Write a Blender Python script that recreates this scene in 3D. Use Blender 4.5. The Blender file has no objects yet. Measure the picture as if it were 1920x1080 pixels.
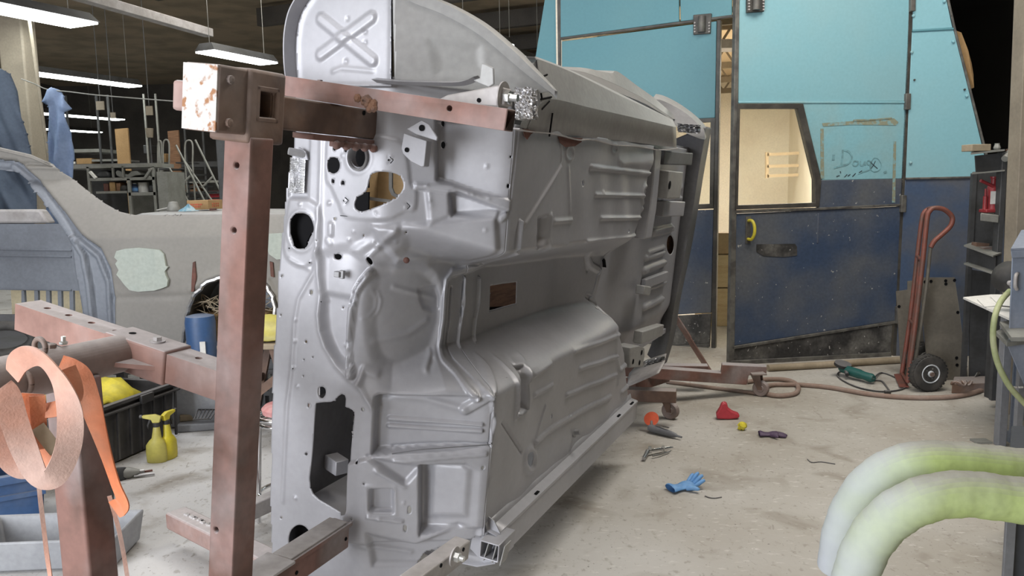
import bpy, bmesh, math, random
import numpy as np
from mathutils import Vector, Matrix
from math import sin, cos, tan, pi, radians, sqrt, hypot, atan2
random.seed(7)
SC = bpy.context.scene
COL = SC.collection

# ------------------------------------------------------------------ camera, world, lights, exposure
FPX = 1500.0
PITCH, ROLL, EYE = radians(7.2), 0.02, 1.5
fwd = Vector((0, cos(PITCH), -sin(PITCH)))
_r0 = Vector((1, 0, 0)); _u0 = _r0.cross(fwd)
RT = _r0 * cos(ROLL) - _u0 * sin(ROLL)
UP = _u0 * cos(ROLL) + _r0 * sin(ROLL)
CAM = Vector((0, 0, EYE))
cd = bpy.data.cameras.new('camera'); co = bpy.data.objects.new('camera', cd); COL.objects.link(co)
cd.sensor_width = 36; cd.lens = 36 * FPX / 1920; cd.clip_start = 0.05; cd.clip_end = 200
m = Matrix((RT, UP, -fwd)).transposed().to_4x4(); m.translation = CAM
co.matrix_world = m
SC.camera = co
wd = bpy.data.worlds.new('world'); SC.world = wd; wd.use_nodes = True
bg = wd.node_tree.nodes['Background']; bg.inputs[0].default_value = (0.85, 0.92, 1.0, 1); bg.inputs[1].default_value = 0.10
SC.view_settings.view_transform = 'Standard'; SC.view_settings.look = 'None'
SC.view_settings.exposure = 0.0; SC.view_settings.gamma = 1.0; SC.view_settings.use_curve_mapping = False

def area(name, loc, target, sx, sy, power, col):
    l = bpy.data.lights.new(name, 'AREA'); l.shape = 'RECTANGLE'; l.size = sx; l.size_y = sy
    l.energy = power; l.color = col
    o = bpy.data.objects.new(name, l); COL.objects.link(o); o.location = loc
    o.rotation_euler = (Vector(target) - Vector(loc)).to_track_quat('-Z', 'Y').to_euler()
    return o
area('left_key_light', (-4.2, -2.4, 2.0), (-0.3, 3.0, 0.9), 3.6, 3.2, 570, (0.93, 0.955, 1.0))  # key from an unseen source behind left; no bay door is modelled
area('shop_fill_front', (-0.8, 1.0, 4.8), (-0.6, 2.0, 0.0), 3.0, 1.2, 50, (0.97, 0.98, 1.0))  # front to store: added broad fill standing in for many ceiling fixtures
area('shop_fill_middle', (2.4, 4.2, 4.8), (2.3, 4.6, 0.0), 3.2, 1.6, 200, (1.0, 0.95, 0.87))
area('shop_fill_back', (-2.6, 5.6, 4.8), (-2.6, 5.4, 0.0), 3.0, 1.4, 115, (0.97, 0.98, 1.0))
area('shop_fill_store', (-4.0, 11.0, 4.8), (-4.0, 12.0, 0.0), 3.0, 1.4, 120, (1.0, 0.97, 0.9))
area('booth_lamp', (3.3, 11.2, 3.12), (3.3, 11.2, 0.0), 3.0, 1.6, 330, (1.0, 0.95, 0.86))

# ------------------------------------------------------------------ measuring helpers
def ray(px, py): return fwd + RT * ((px - 960) / FPX) + UP * ((540 - py) / FPX)
def P(px, py, y):                                   # point at distance y in front of the eye
    d = ray(px, py); return CAM + d * (y / d.y)
def F(px, py, z=0.0):                               # point at height z
    d = ray(px, py); return CAM + d * ((z - EYE) / d.z)
def PL(px, py, o, nn):                              # point on a plane
    d = ray(px, py); return CAM + d * ((o - CAM).dot(nn) / d.dot(nn))
V = Vector

# ------------------------------------------------------------------ materials
def mat(name, col, rough=0.6, metal=0.0, col2=None, scale=6.0, lo=0.42, hi=0.62, bump=0.0, bscale=60.0, emit=None,
        dust=None, dust_amt=0.0, fine=0.05, stretch=None, trans=None, speck=None):
    M = bpy.data.materials.new(name); M.use_nodes = True
    nt = M.node_tree; N = nt.nodes; L = nt.links; b = N['Principled BSDF']
    b.inputs['Roughness'].default_value = rough; b.inputs['Metallic'].default_value = metal
    tc = N.new('ShaderNodeTexCoord'); src = tc.outputs['Object']
    if stretch:
        mp = N.new('ShaderNodeMapping'); mp.inputs['Scale'].default_value = stretch; L.new(src, mp.inputs[0]); src = mp.outputs[0]
    def noise(sc, det=4):
        n = N.new('ShaderNodeTexNoise'); n.inputs['Scale'].default_value = sc; n.inputs['Detail'].default_value = det
        L.new(src, n.inputs['Vector']); return n.outputs[0]
    def ramp(fac, a, bb):
        r = N.new('ShaderNodeMapRange'); r.inputs[1].default_value = a; r.inputs[2].default_value = bb; L.new(fac, r.inputs[0]); return r.outputs[0]
    def mix(fac, c1, c2, mode='MIX'):
        x = N.new('ShaderNodeMix'); x.data_type = 'RGBA'; x.blend_type = mode
        if isinstance(fac, float): x.inputs[0].default_value = fac
        else: L.new(fac, x.inputs[0])
        for i, c in ((6, c1), (7, c2)):
            if isinstance(c, tuple): x.inputs[i].default_value = (*c, 1)
            else: L.new(c, x.inputs[i])
        return x.outputs[2]
    c = tuple(col)
    if col2 is not None: c = mix(ramp(noise(scale), lo, hi), c, tuple(col2))
    if dust is not None:                            # settled dust and overspray on faces that look up, and in patches
        g = N.new('ShaderNodeNewGeometry'); sp = N.new('ShaderNodeSeparateXYZ'); L.new(g.outputs['True Normal'], sp.inputs[0])
        up = ramp(sp.outputs[2], 0.3, 0.95)
        mu = N.new('ShaderNodeMath'); mu.operation = 'MULTIPLY'; L.new(up, mu.inputs[0]); mu.inputs[1].default_value = dust_amt
        pt = ramp(noise(3.3), 0.46, 0.72); m2 = N.new('ShaderNodeMath'); m2.operation = 'MULTIPLY'; L.new(pt, m2.inputs[0]); m2.inputs[1].default_value = dust_amt * 0.6
        mx = N.new('ShaderNodeMath'); mx.operation = 'MAXIMUM'; L.new(mu.outputs[0], mx.inputs[0]); L.new(m2.outputs[0], mx.inputs[1])
        c = mix(mx.outputs[0], c, tuple(dust))
    if speck is not None:                           # small paint specks and scratches
        c = mix(ramp(noise(speck[1], 2), speck[2], speck[2] + .03), c, tuple(speck[0]))
    if fine > 0:
        k = N.new('ShaderNodeMapRange'); L.new(noise(45, 6), k.inputs[0]); k.inputs[1].default_value = 0.25; k.inputs[2].default_value = 0.75
        k.inputs[3].default_value = 1 - fine * 2; k.inputs[4].default_value = 1 + fine * 2
        cc = N.new('ShaderNodeCombineColor')
        for i in range(3): L.new(k.outputs[0], cc.inputs[i])
        c = mix(1.0, c, cc.outputs[0], 'MULTIPLY')
    if isinstance(c, tuple): b.inputs['Base Color'].default_value = (*c, 1)
    else: L.new(c, b.inputs['Base Color'])
    if bump > 0:
        bp = N.new('ShaderNodeBump'); bp.inputs['Strength'].default_value = bump; bp.inputs['Distance'].default_value = 0.01
        L.new(noise(bscale, 5), bp.inputs['Height']); L.new(bp.outputs[0], b.inputs['Normal'])
    if emit:
        b.inputs['Emission Color'].default_value = (*col, 1); b.inputs['Emission Strength'].default_value = emit
    if trans: b.inputs['Transmission Weight'].default_value = trans; b.inputs['IOR'].default_value = 1.1
    return M

WHITE_DUST = (0.55, 0.53, 0.54)
M = {}
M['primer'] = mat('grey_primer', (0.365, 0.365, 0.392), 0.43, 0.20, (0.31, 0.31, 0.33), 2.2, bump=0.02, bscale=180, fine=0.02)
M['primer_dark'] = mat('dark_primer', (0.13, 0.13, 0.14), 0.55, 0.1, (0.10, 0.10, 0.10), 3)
M['primer_shade'] = mat('shaded_arch_primer', (0.17, 0.165, 0.16), 0.6, 0.05, (0.14, 0.137, 0.133), 3)  # dusty arch inside, with its shade mixed into the darker colour
M['primer_side'] = mat('rocker_primer', (0.30, 0.30, 0.295), 0.5, 0.1, (0.27, 0.265, 0.26), 3)
M['primer_flat'] = mat('flat_primer', (0.245, 0.235, 0.215), 0.62, 0.0, (0.22, 0.21, 0.195), 1.5, fine=0.03)
M['primer_blue'] = mat('bluish_primer', (0.20, 0.22, 0.255), 0.55, 0.1, (0.17, 0.185, 0.215), 2.5)
M['filler'] = mat('pale_filler', (0.40, 0.44, 0.40), 0.8, 0, (0.385, 0.43, 0.395), 9)
M['rust'] = mat('red_oxide', (0.205, 0.108, 0.088), 0.7, 0.05, (0.135, 0.076, 0.060), 7, dust=(0.40, 0.375, 0.38), dust_amt=0.85, bump=0.06)
M['rust2'] = mat('red_oxide_overspray', (0.30, 0.175, 0.145), 0.72, 0.05, (0.215, 0.12, 0.098), 5, dust=(0.46, 0.43, 0.43), dust_amt=0.9, bump=0.05)
M['brown'] = mat('brown_steel', (0.17, 0.105, 0.075), 0.65, 0.15, (0.11, 0.07, 0.055), 9, dust=(0.40, 0.37, 0.36), dust_amt=0.7, bump=0.08)
M['rustplate'] = mat('speckled_white_plate', (0.50, 0.475, 0.455), 0.6, 0.1, (0.28, 0.13, 0.055), 42, lo=0.56, hi=0.66)
M['lightsteel'] = mat('dusty_steel', (0.42, 0.40, 0.40), 0.6, 0.2, (0.34, 0.32, 0.31), 8)
M['steel'] = mat('bare_steel', (0.45, 0.45, 0.46), 0.32, 0.9, (0.3, 0.29, 0.28), 20)
M['zinc'] = mat('zinc_bolt', (0.62, 0.63, 0.62), 0.3, 0.9)
M['chrome'] = mat('chrome', (0.75, 0.75, 0.76), 0.15, 1.0, fine=0)
M['foil'] = mat('aluminium_foil', (0.62, 0.62, 0.64), 0.30, 0.9, (0.5, 0.5, 0.5), 30, bump=0.35, bscale=38)
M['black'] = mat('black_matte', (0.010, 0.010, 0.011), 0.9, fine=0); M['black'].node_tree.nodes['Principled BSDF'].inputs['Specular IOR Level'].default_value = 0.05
M['pipe'] = mat('dusty_pipe_paint', (0.25, 0.195, 0.175), 0.65, 0.1, (0.19, 0.15, 0.135), 7, dust=(0.50, 0.46, 0.45), dust_amt=0.7, bump=0.05)
M['blackrub'] = mat('black_rubber', (0.028, 0.027, 0.026), 0.7, 0, (0.06, 0.055, 0.05), 9)
M['blackplastic'] = mat('black_plastic', (0.022, 0.021, 0.022), 0.5, 0, (0.035, 0.033, 0.032), 5, dust=(0.25, 0.24, 0.24), dust_amt=0.5)
M['orange'] = mat('orange_webbing', (0.62, 0.19, 0.08), 0.85, 0, (0.55, 0.25, 0.15), 5, dust=(0.60, 0.40, 0.33), dust_amt=0.55, bump=0.15, bscale=200)
M['orange2'] = mat('faded_webbing', (0.55, 0.30, 0.225), 0.88, 0, (0.50, 0.335, 0.28), 5, dust=(0.60, 0.45, 0.40), dust_amt=0.6, bump=0.15, bscale=200)
M['yellow'] = mat('yellow_plastic', (0.66, 0.56, 0.04), 0.45, 0, (0.5, 0.43, 0.05), 12)
M['yellowdull'] = mat('dull_yellow_plastic', (0.50, 0.45, 0.10), 0.5, 0, (0.42, 0.37, 0.10), 12)
M['bluetote'] = mat('blue_plastic', (0.035, 0.085, 0.20), 0.5, 0, (0.06, 0.10, 0.19), 4, dust=(0.33, 0.35, 0.38), dust_amt=0.4)
M['greyplastic'] = mat('grey_plastic', (0.32, 0.33, 0.35), 0.5, 0, (0.27, 0.28, 0.30), 4)
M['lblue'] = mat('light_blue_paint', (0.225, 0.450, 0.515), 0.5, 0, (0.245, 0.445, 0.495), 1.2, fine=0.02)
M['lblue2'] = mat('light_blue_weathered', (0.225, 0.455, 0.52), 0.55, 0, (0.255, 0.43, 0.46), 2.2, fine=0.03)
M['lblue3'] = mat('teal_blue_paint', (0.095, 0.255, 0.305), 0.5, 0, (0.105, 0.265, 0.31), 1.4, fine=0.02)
M['dblue'] = mat('dark_blue_paint', (0.042, 0.066, 0.120), 0.45, 0, (0.118, 0.124, 0.134), 1.6, lo=0.38, hi=0.66, fine=0.07, speck=((.38, .38, .36), 34, .715))
M['dblue2'] = mat('greyed_blue_paint', (0.055, 0.085, 0.15), 0.5, 0, (0.10, 0.105, 0.12), 2.0, fine=0.05)
M['kick'] = mat('scuffed_black_plate', (0.035, 0.034, 0.034), 0.55, 0.1, (0.14, 0.135, 0.125), 5, lo=0.45, hi=0.72, fine=0.18, speck=((.42, .41, .39), 30, .675))
M['darkframe'] = mat('dark_frame', (0.045, 0.042, 0.038), 0.5, 0, (0.08, 0.075, 0.065), 8)
M['seam'] = mat('dirty_trim', (0.16, 0.155, 0.14), 0.55, 0.3, (0.09, 0.085, 0.08), 12)
M['booth'] = mat('booth_white', (0.76, 0.71, 0.60), 0.7, 0, (0.72, 0.66, 0.55), 1.5)
M['boothceil'] = mat('booth_ceiling', (0.55, 0.43, 0.28), 0.8)
M['truss'] = mat('truss_steel', (0.16, 0.13, 0.09), 0.7)
M['ply'] = mat('plywood', (0.52, 0.40, 0.22), 0.75, 0, (0.45, 0.33, 0.17), 5, stretch=(1, 1, 6))
M['card'] = mat('cardboard', (0.40, 0.255, 0.12), 0.85, 0, (0.35, 0.22, 0.10), 4)
M['cardink'] = mat('red_ink', (0.45, 0.11, 0.06), 0.8)
M['tarp'] = mat('blue_fabric', (0.075, 0.10, 0.14), 0.8, 0, (0.055, 0.075, 0.11), 5)
M['coverall'] = mat('light_blue_fabric', (0.19, 0.255, 0.40), 0.75, 0, (0.14, 0.20, 0.33), 6)
M['beige'] = mat('beige_paint', (0.25, 0.215, 0.165), 0.65, 0, (0.20, 0.17, 0.13), 3)
M['cream'] = mat('cream_wall', (0.55, 0.48, 0.33), 0.7)
M['ceil'] = mat('dark_insulation', (0.48, 0.38, 0.27), 0.9, 0, (0.34, 0.28, 0.20), 1.2)
M['darkwall'] = mat('dark_wall', (0.12, 0.11, 0.10), 0.9, 0, (0.09, 0.083, 0.078), 1.5)
M['voidwall'] = mat('black_wall', (0.015, 0.014, 0.014), 0.9)
M['shelf'] = mat('grey_shelving', (0.27, 0.27, 0.25), 0.55, 0.2, (0.22, 0.22, 0.20), 6)
M['shelfdk'] = mat('dark_shelving', (0.075, 0.077, 0.08), 0.55, 0.3, (0.055, 0.055, 0.055), 6)
M['paper'] = mat('white_paper', (0.66, 0.65, 0.62), 0.85)
M['red'] = mat('red_paint', (0.30, 0.03, 0.035), 0.45, 0.0, (0.22, 0.025, 0.03), 10)
M['redmat'] = mat('red_plastic', (0.40, 0.035, 0.05), 0.55)
M['handtruck'] = mat('worn_red_tube', (0.20, 0.066, 0.048), 0.5, 0.1, (0.13, 0.07, 0.055), 9)
M['platesteel'] = mat('dull_plate_steel', (0.17, 0.155, 0.13), 0.6, 0.3, (0.22, 0.20, 0.165), 4, lo=0.45, hi=0.6)
M['cabinet'] = mat('blue_grey_enamel', (0.19, 0.225, 0.29), 0.5, 0.05, (0.23, 0.255, 0.31), 3)
M['cabgrey'] = mat('grey_enamel', (0.20, 0.205, 0.22), 0.5, 0.1, (0.16, 0.165, 0.18), 3)
M['green'] = mat('dark_green_plastic', (0.012, 0.085, 0.075), 0.45)
M['hose'] = mat('yellow_green_hose', (0.42, 0.52, 0.20), 0.8, 0, (0.36, 0.44, 0.185), 3, dust=(0.27, 0.27, 0.235), dust_amt=1.0, bump=0.12, bscale=25)
M['hosew'] = mat('white_oversprayed_hose', (0.60, 0.64, 0.68), 0.75, 0, (0.52, 0.57, 0.60), 4, bump=0.12, bscale=25)
M['hosethin'] = mat('thin_green_hose', (0.30, 0.34, 0.17), 0.6, 0, (0.36, 0.38, 0.22), 12)
M['airhose'] = mat('dusty_red_hose', (0.24, 0.165, 0.13), 0.8, 0, (0.28, 0.21, 0.175), 9)
M['blueglove'] = mat('blue_nitrile', (0.115, 0.28, 0.56), 0.55, 0, (0.15, 0.32, 0.58), 20)
M['purple'] = mat('purple_nitrile', (0.075, 0.045, 0.085), 0.6)
M['orangedisc'] = mat('orange_disc', (0.62, 0.10, 0.04), 0.6)
M['wood'] = mat('old_wood', (0.24, 0.13, 0.07), 0.75, 0, (0.17, 0.09, 0.05), 8, stretch=(1, 1, 9))
M['woodpale'] = mat('pale_wood', (0.33, 0.27, 0.19), 0.8, 0, (0.27, 0.22, 0.15), 8)
M['bolt'] = mat('painted_bolt', (0.30, 0.30, 0.31), 0.5, 0.4)
M['tan'] = mat('tan_board', (0.34, 0.235, 0.12), 0.8)
M['glass'] = mat('window_glass', (0.95, 0.97, 0.95), 0.06, 0, fine=0, trans=1.0)
M['grime'] = mat('brown_tape_residue', (0.25, 0.265, 0.19), 0.8, 0, (0.22, 0.36, 0.37), 30, lo=0.5, hi=0.6)
M['spray'] = mat('grey_spray_marks', (0.15, 0.285, 0.31), 0.7, 0, (0.20, 0.40, 0.45), 30, lo=0.42, hi=0.62)
M['ink'] = mat('black_ink', (0.035, 0.05, 0.06), 0.6)
M['weld'] = mat('orange_weld_rust', (0.155, 0.078, 0.045), 0.85, 0, (0.10, 0.06, 0.045), 40)
M['rustspot'] = mat('exposed_rust', (0.15, 0.06, 0.045), 0.75, 0, (0.10, 0.045, 0.035), 15)
M['lamp'] = mat('lamp_diffuser', (0.95, 1.0, 0.96), 0.5, emit=14.0, fine=0)

# ------------------------------------------------------------------ mesh helpers
class MB:
    def __init__(s): s.v = []; s.f = []
    def add(s, vs, fs):
        b = len(s.v); s.v += [V(q) for q in vs]; s.f += [tuple(i + b for i in q) for q in fs]; return s
    def hexa(s, q):                                 # eight corners: bottom 4 then top 4
        return s.add(q, [(3, 2, 1, 0), (4, 5, 6, 7), (0, 1, 5, 4), (1, 2, 6, 5), (2, 3, 7, 6), (3, 0, 4, 7)])
    def box(s, c, sx, sy, sz, ax=None):
        c = V(c); X, Yv, Z = ax or (V((1, 0, 0)), V((0, 1, 0)), V((0, 0, 1)))
        X = X * sx / 2; Yv = Yv * sy / 2; Z = Z * sz / 2
        return s.hexa([c - X - Yv - Z, c + X - Yv - Z, c + X + Yv - Z, c - X + Yv - Z, c - X - Yv + Z, c + X - Yv + Z, c + X + Yv + Z, c - X + Yv + Z])
    def bar(s, p0, p1, wdt, h, up=V((0, 0, 1))):
        p0 = V(p0); p1 = V(p1); d = (p1 - p0); L = d.length; d.normalize()
        x = d.cross(up).normalized(); u = x.cross(d).normalized()
        return s.box((p0 + p1) / 2, L, wdt, h, (d, x, u))
    def prism(s, pts, d):                           # polygon extruded by vector d
        n = len(pts); pts = [V(q) for q in pts]; d = V(d)
        nrm = V((0, 0, 0))
        for i in range(n): nrm += (pts[i] - pts[0]).cross(pts[(i + 1) % n] - pts[0])
        if nrm.dot(d) > 0: pts = pts[::-1]
        s.add(pts + [q + d for q in pts], [tuple(range(n)), tuple(range(2 * n - 1, n - 1, -1))] + [(i, i + n, (i + 1) % n + n, (i + 1) % n) for i in range(n)])
        return s
    def rings(s, rings, cap=True, closed=True):
        n = len(rings[0]); b = len(s.v)
        for r in rings: s.v += [V(q) for q in r]
        for i in range(len(rings) - 1):
            for j in range(n if closed else n - 1):
                k = (j + 1) % n
                s.f.append((b + i * n + j, b + i * n + k, b + (i + 1) * n + k, b + (i + 1) * n + j))
        if cap:
            s.f.append(tuple(b + j for j in range(n - 1, -1, -1)))
            e = b + (len(rings) - 1) * n; s.f.append(tuple(e + j for j in range(n)))
        return s
    def tube(s, pts, r, seg=12, cap=True):
        pts = [V(q) for q in pts]; n = len(pts); R = r if isinstance(r, (list, tuple)) else [r] * n
        T = [(pts[min(i + 1, n - 1)] - pts[max(i - 1, 0)]).normalized() for i in range(n)]
        x = T[0].orthogonal().normalized(); rs = []
        for i in range(n):
            x = (x - T[i] * x.dot(T[i])).normalized(); y = T[i].cross(x)
            rs.append([pts[i] + (x * cos(2 * pi * j / seg) + y * sin(2 * pi * j / seg)) * R[i] for j in range(seg)])
        return s.rings(rs, cap)
    def lathe(s, prof, o=(0, 0, 0), ax=V((0, 0, 1)), seg=20, cap=True):   # prof [(r, h)]
        o = V(o); ax = V(ax).normalized(); x = ax.orthogonal().normalized(); y = ax.cross(x)
        return s.rings([[o + ax * h + (x * cos(2 * pi * j / seg) + y * sin(2 * pi * j / seg)) * r for j in range(seg)] for r, h in prof], cap)
    def ribbon(s, pts, side, wdt, th=0.004):        # flat strap; side = width direction (one or per point)
        pts = [V(q) for q in pts]; n = len(pts); rs = []
        for i in range(n):
            sd = V(side[i] if isinstance(side, list) else side)
            t = (pts[min(i + 1, n - 1)] - pts[max(i - 1, 0)]).normalized()
            sd = (sd - t * sd.dot(t)).normalized(); nn = t.cross(sd)
            a0 = sd * wdt / 2; b0 = nn * th / 2
            rs.append([pts[i] - a0 - b0, pts[i] + a0 - b0, pts[i] + a0 + b0, pts[i] - a0 + b0])
        return s.rings(rs)

def spl(pts, n=8):                                  # Catmull-Rom through points
    pts = [V(q) for q in pts]; out = []
    for i in range(len(pts) - 1):
        p0 = pts[max(i - 1, 0)]; p1 = pts[i]; p2 = pts[i + 1]; p3 = pts[min(i + 2, len(pts) - 1)]
        for k in range(n):
            t = k / n
            out.append(0.5 * ((2 * p1) + (p2 - p0) * t + (2 * p0 - 5 * p1 + 4 * p2 - p3) * t * t + (3 * p1 - p0 - 3 * p2 + p3) * t ** 3))
    return out + [pts[-1]]

LOC = {}
def thing(name, label, cat, loc, group=None):
    o = bpy.data.objects.new(name, None); COL.objects.link(o); o.empty_display_size = 0.1
    o.location = loc; LOC[o] = V(loc); o['label'] = label; o['category'] = cat
    if group: o['group'] = group
    return o
def tag(o, label, cat, group=None):
    o['label'] = label; o['category'] = cat
    if group: o['group'] = group
    return o
def part(name, mb, mt, parent=None, smooth=None, bevel=0.0, label=None, sub=0, bseg=2, kind=None):
    me = bpy.data.meshes.new(name)
    if parent is not None: off = LOC[parent]
    else:
        xs = [q.x for q in mb.v]; ys = [q.y for q in mb.v]; zs = [q.z for q in mb.v]
        off = V(((min(xs) + max(xs)) / 2, (min(ys) + max(ys)) / 2, min(zs)))
    me.from_pydata([tuple(q - off) for q in mb.v], [], mb.f); me.validate(); me.update()
    bm = bmesh.new(); bm.from_mesh(me); bmesh.ops.recalc_face_normals(bm, faces=bm.faces); bm.to_mesh(me); bm.free()
    if isinstance(mt, str): mt = M[mt]
    me.materials.append(mt)
    o = bpy.data.objects.new(name, me); COL.objects.link(o)
    if parent is not None: o.parent = parent; LOC[o] = off
    else: o.location = off; LOC[o] = off
    if smooth: me.shade_smooth(); me.set_sharp_from_angle(angle=radians(smooth))
    if bevel:
        b = o.modifiers.new('bevel', 'BEVEL'); b.width = bevel; b.segments = bseg; b.limit_method = 'ANGLE'; b.angle_limit = radians(40)
        me.shade_smooth(); me.set_sharp_from_angle(angle=radians(50))
    if sub:
        b = o.modifiers.new('sub', 'SUBSURF'); b.levels = sub; b.render_levels = sub; me.shade_smooth()
    if label: o['label'] = label
    if kind: o['kind'] = kind
    return o
def struct(name, mb, mt, **k):
    o = part(name, mb, mt, **k); o['kind'] = 'structure'; return o
def cut(o, cutters):                                # cut holes or pockets for good
    mb = MB()
    for c in cutters: mb.add(c.v, c.f)
    c = part('cutter', mb, 'black')
    bm = o.modifiers.new('cut', 'BOOLEAN'); bm.object = c; bm.operation = 'DIFFERENCE'; bm.solver = 'EXACT'
    if len(o.modifiers) > 1 and o.modifiers[0].type == 'BEVEL': o.modifiers.move(len(o.modifiers) - 1, 0)
    bpy.context.view_layer.update()
    dg = bpy.context.evaluated_depsgraph_get()
    me = bpy.data.meshes.new_from_object(o.evaluated_get(dg)); old = o.data
    o.modifiers.clear(); o.data = me; me.name = o.name
    bpy.data.objects.remove(c); bpy.data.meshes.remove(old)
    return o

# ------------------------------------------------------------------ floor, ceiling, walls
def floor_mat():
    X = mat('dusty_concrete', (0.40, 0.375, 0.335), 0.85, 0, fine=0, bump=0.18, bscale=22)
    nt = X.node_tree; N = nt.nodes; L = nt.links; b = N['Principled BSDF']
    g = N.new('ShaderNodeNewGeometry'); pos = g.outputs['Position']
    def noise(sc, det, st=None, dist=0.0):
        n = N.new('ShaderNodeTexNoise'); n.inputs['Scale'].default_value = sc; n.inputs['Detail'].default_value = det; n.inputs['Distortion'].default_value = dist
        s = pos
        if st:
            mp = N.new('ShaderNodeMapping'); mp.inputs['Scale'].default_value = st; mp.inputs['Rotation'].default_value = (0, 0, 0.5); L.new(pos, mp.inputs[0]); s = mp.outputs[0]
        L.new(s, n.inputs['Vector']); return n.outputs[0]
    def rmp(f, a, c, lo=0.0, hi=1.0):
        r = N.new('ShaderNodeMapRange'); r.inputs[1].default_value = a; r.inputs[2].default_value = c; r.inputs[3].default_value = lo; r.inputs[4].default_value = hi; L.new(f, r.inputs[0]); return r.outputs[0]
    def mixc(f, c1, c2):
        x = N.new('ShaderNodeMix'); x.data_type = 'RGBA'; L.new(f, x.inputs[0])
        for i, c in ((6, c1), (7, c2)):
            if isinstance(c, tuple): x.inputs[i].default_value = (*c, 1)
            else: L.new(c, x.inputs[i])
        return x.outputs[2]
    def mth(op, a, c):
        x = N.new('ShaderNodeMath'); x.operation = op
        for i, q in enumerate((a, c)):
            if isinstance(q, (int, float)): x.inputs[i].default_value = q
            else: L.new(q, x.inputs[i])
        return x.outputs[0]
    sp = N.new('ShaderNodeSeparateXYZ'); L.new(pos, sp.inputs[0])
    c = mixc(rmp(noise(0.9, 5), 0.4, 0.65), (0.345, 0.315, 0.270), (0.440, 0.420, 0.385))
    # paint and filler dust lies around the body, thinning out across the shop
    dx = mth('ADD', sp.outputs[0], mth('MULTIPLY', noise(1.6, 5), 1.6))
    c = mixc(rmp(dx, 2.3, -0.3, 0, 0.85), c, (0.60, 0.60, 0.60))
    c = mixc(rmp(noise(3.2, 6, None, 0.6), 0.53, 0.72, 0, 0.75), c, (0.235, 0.205, 0.165))
    c = mixc(rmp(noise(26, 4, (1, 0.45, 1), 1.2), 0.64, 0.71, 0, 0.5), c, (0.235, 0.21, 0.18))
    c = mixc(rmp(noise(40, 3, (0.4, 1, 1)), 0.61, 0.70, 0, 0.6), c, (0.60, 0.585, 0.55))
    c = mixc(rmp(noise(30, 5, (1, .7, 1)), 0.60, 0.70, 0, 0.5), c, (0.24, 0.215, 0.18))
    c = mixc(rmp(noise(70, 2), 0.69, 0.73, 0, 0.7), c, (0.09, 0.08, 0.07))
    L.new(c, b.inputs['Base Color'])
    return X
M['floor'] = floor_mat()
struct('floor', MB().box((-3, 11, -0.05), 26, 36, 0.1), 'floor')
struct('ceiling', MB().box((-3, 11, 5.25), 26, 36, 0.1), 'ceil')
struct('wall_back', MB().box((-3, 28, 2.6), 26, 0.2, 5.2), 'darkwall')
struct('wall_left', MB().box((-15.5, 11, 2.6), 0.2, 36, 5.2), 'darkwall')
struct('wall_right', MB().box((8.6, 11, 2.6), 0.2, 36, 5.2), 'voidwall')
struct('wall_front', MB().box((-3, -6.5, 2.6), 26, 0.2, 5.2), 'cream')
ad = V((sin(radians(24)), cos(radians(24)), 0)); nd = V((cos(radians(24)), -sin(radians(24)), 0))
for k in range(9):
    c = V((-2, 1, 4.95)) + ad * (k * 2.6)
    struct('trim_%d' % (k + 1), MB().bar(c - nd * 9, c + nd * 7, 0.16, 0.34), 'darkwall')

# ------------------------------------------------------------------ the blue spray booth
def bpanel(name, px, o, nn, mt, parent, th=0.03, off=0.0, bevel=0.004, label=None):
    d = V(nn).normalized()
    if d.dot(CAM - o) < 0: d = -d                   # towards the shop
    pts = [PL(x, y, o, V(nn)) + d * off for x, y in px]
    return part(name, MB().prism(pts, -d * th), mt, parent, bevel=bevel, label=label)
B0 = F(1340, 652); BN = V((sin(radians(24)), cos(radians(24)), 0))
R0 = F(1370, 684); R1 = F(1682, 667); RD = (R1 - R0).normalized(); RN = V((-RD.y, RD.x, 0))
X0 = F(1692, 667); XN = V((0.12, 1, 0)).normalized()
t = thing('spray_booth', 'big blue walk-in spray booth at the back with sloping front panels', 'spray booth', (B0.x, B0.y, 0))
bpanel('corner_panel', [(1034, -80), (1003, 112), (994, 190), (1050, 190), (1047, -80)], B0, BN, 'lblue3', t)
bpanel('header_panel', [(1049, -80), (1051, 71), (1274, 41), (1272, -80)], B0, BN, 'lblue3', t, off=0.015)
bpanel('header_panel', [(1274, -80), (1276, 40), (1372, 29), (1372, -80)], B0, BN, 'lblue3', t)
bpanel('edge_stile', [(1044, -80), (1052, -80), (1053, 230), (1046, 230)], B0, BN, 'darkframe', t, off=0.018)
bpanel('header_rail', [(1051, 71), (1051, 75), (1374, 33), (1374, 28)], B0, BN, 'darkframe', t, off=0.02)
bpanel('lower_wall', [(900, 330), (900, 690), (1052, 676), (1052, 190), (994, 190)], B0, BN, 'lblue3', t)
bpanel('side_panel', [(1713, -80), (1711, 56), (1786, 52), (1758, -80)], X0, XN, 'lblue', t)
bpanel('side_panel', [(1710, 60), (1788, 55), (1818, 175), (1848, 300), (1850, 331), (1698, 334)], X0, XN, 'lblue', t)
bpanel('side_panel_seam', [(1710, 56), (1710, 60), (1788, 56), (1787, 52)], X0, XN, 'lblue3', t, off=0.012)
zb = [PL(1697, 336, X0, XN), PL(1900, 333, X0, XN)]
part('side_panel', MB().prism([zb[0], zb[1], V((zb[1].x, zb[1].y, 0)), V((zb[0].x - 0.03, zb[0].y, 0))], V((0.03, 0.06, 0))), 'dblue2', t, bevel=0.004)
bpanel('ledge_strip', [(1697, 333), (1697, 337), (1850, 334), (1850, 330)], X0, XN, 'seam', t, off=0.015)
bpanel('edge_strip', [(1757, -80), (1787, 53), (1847, 292), (1852, 292), (1791, 50), (1762, -80)], X0, XN, 'seam', t, off=0.01)
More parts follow.
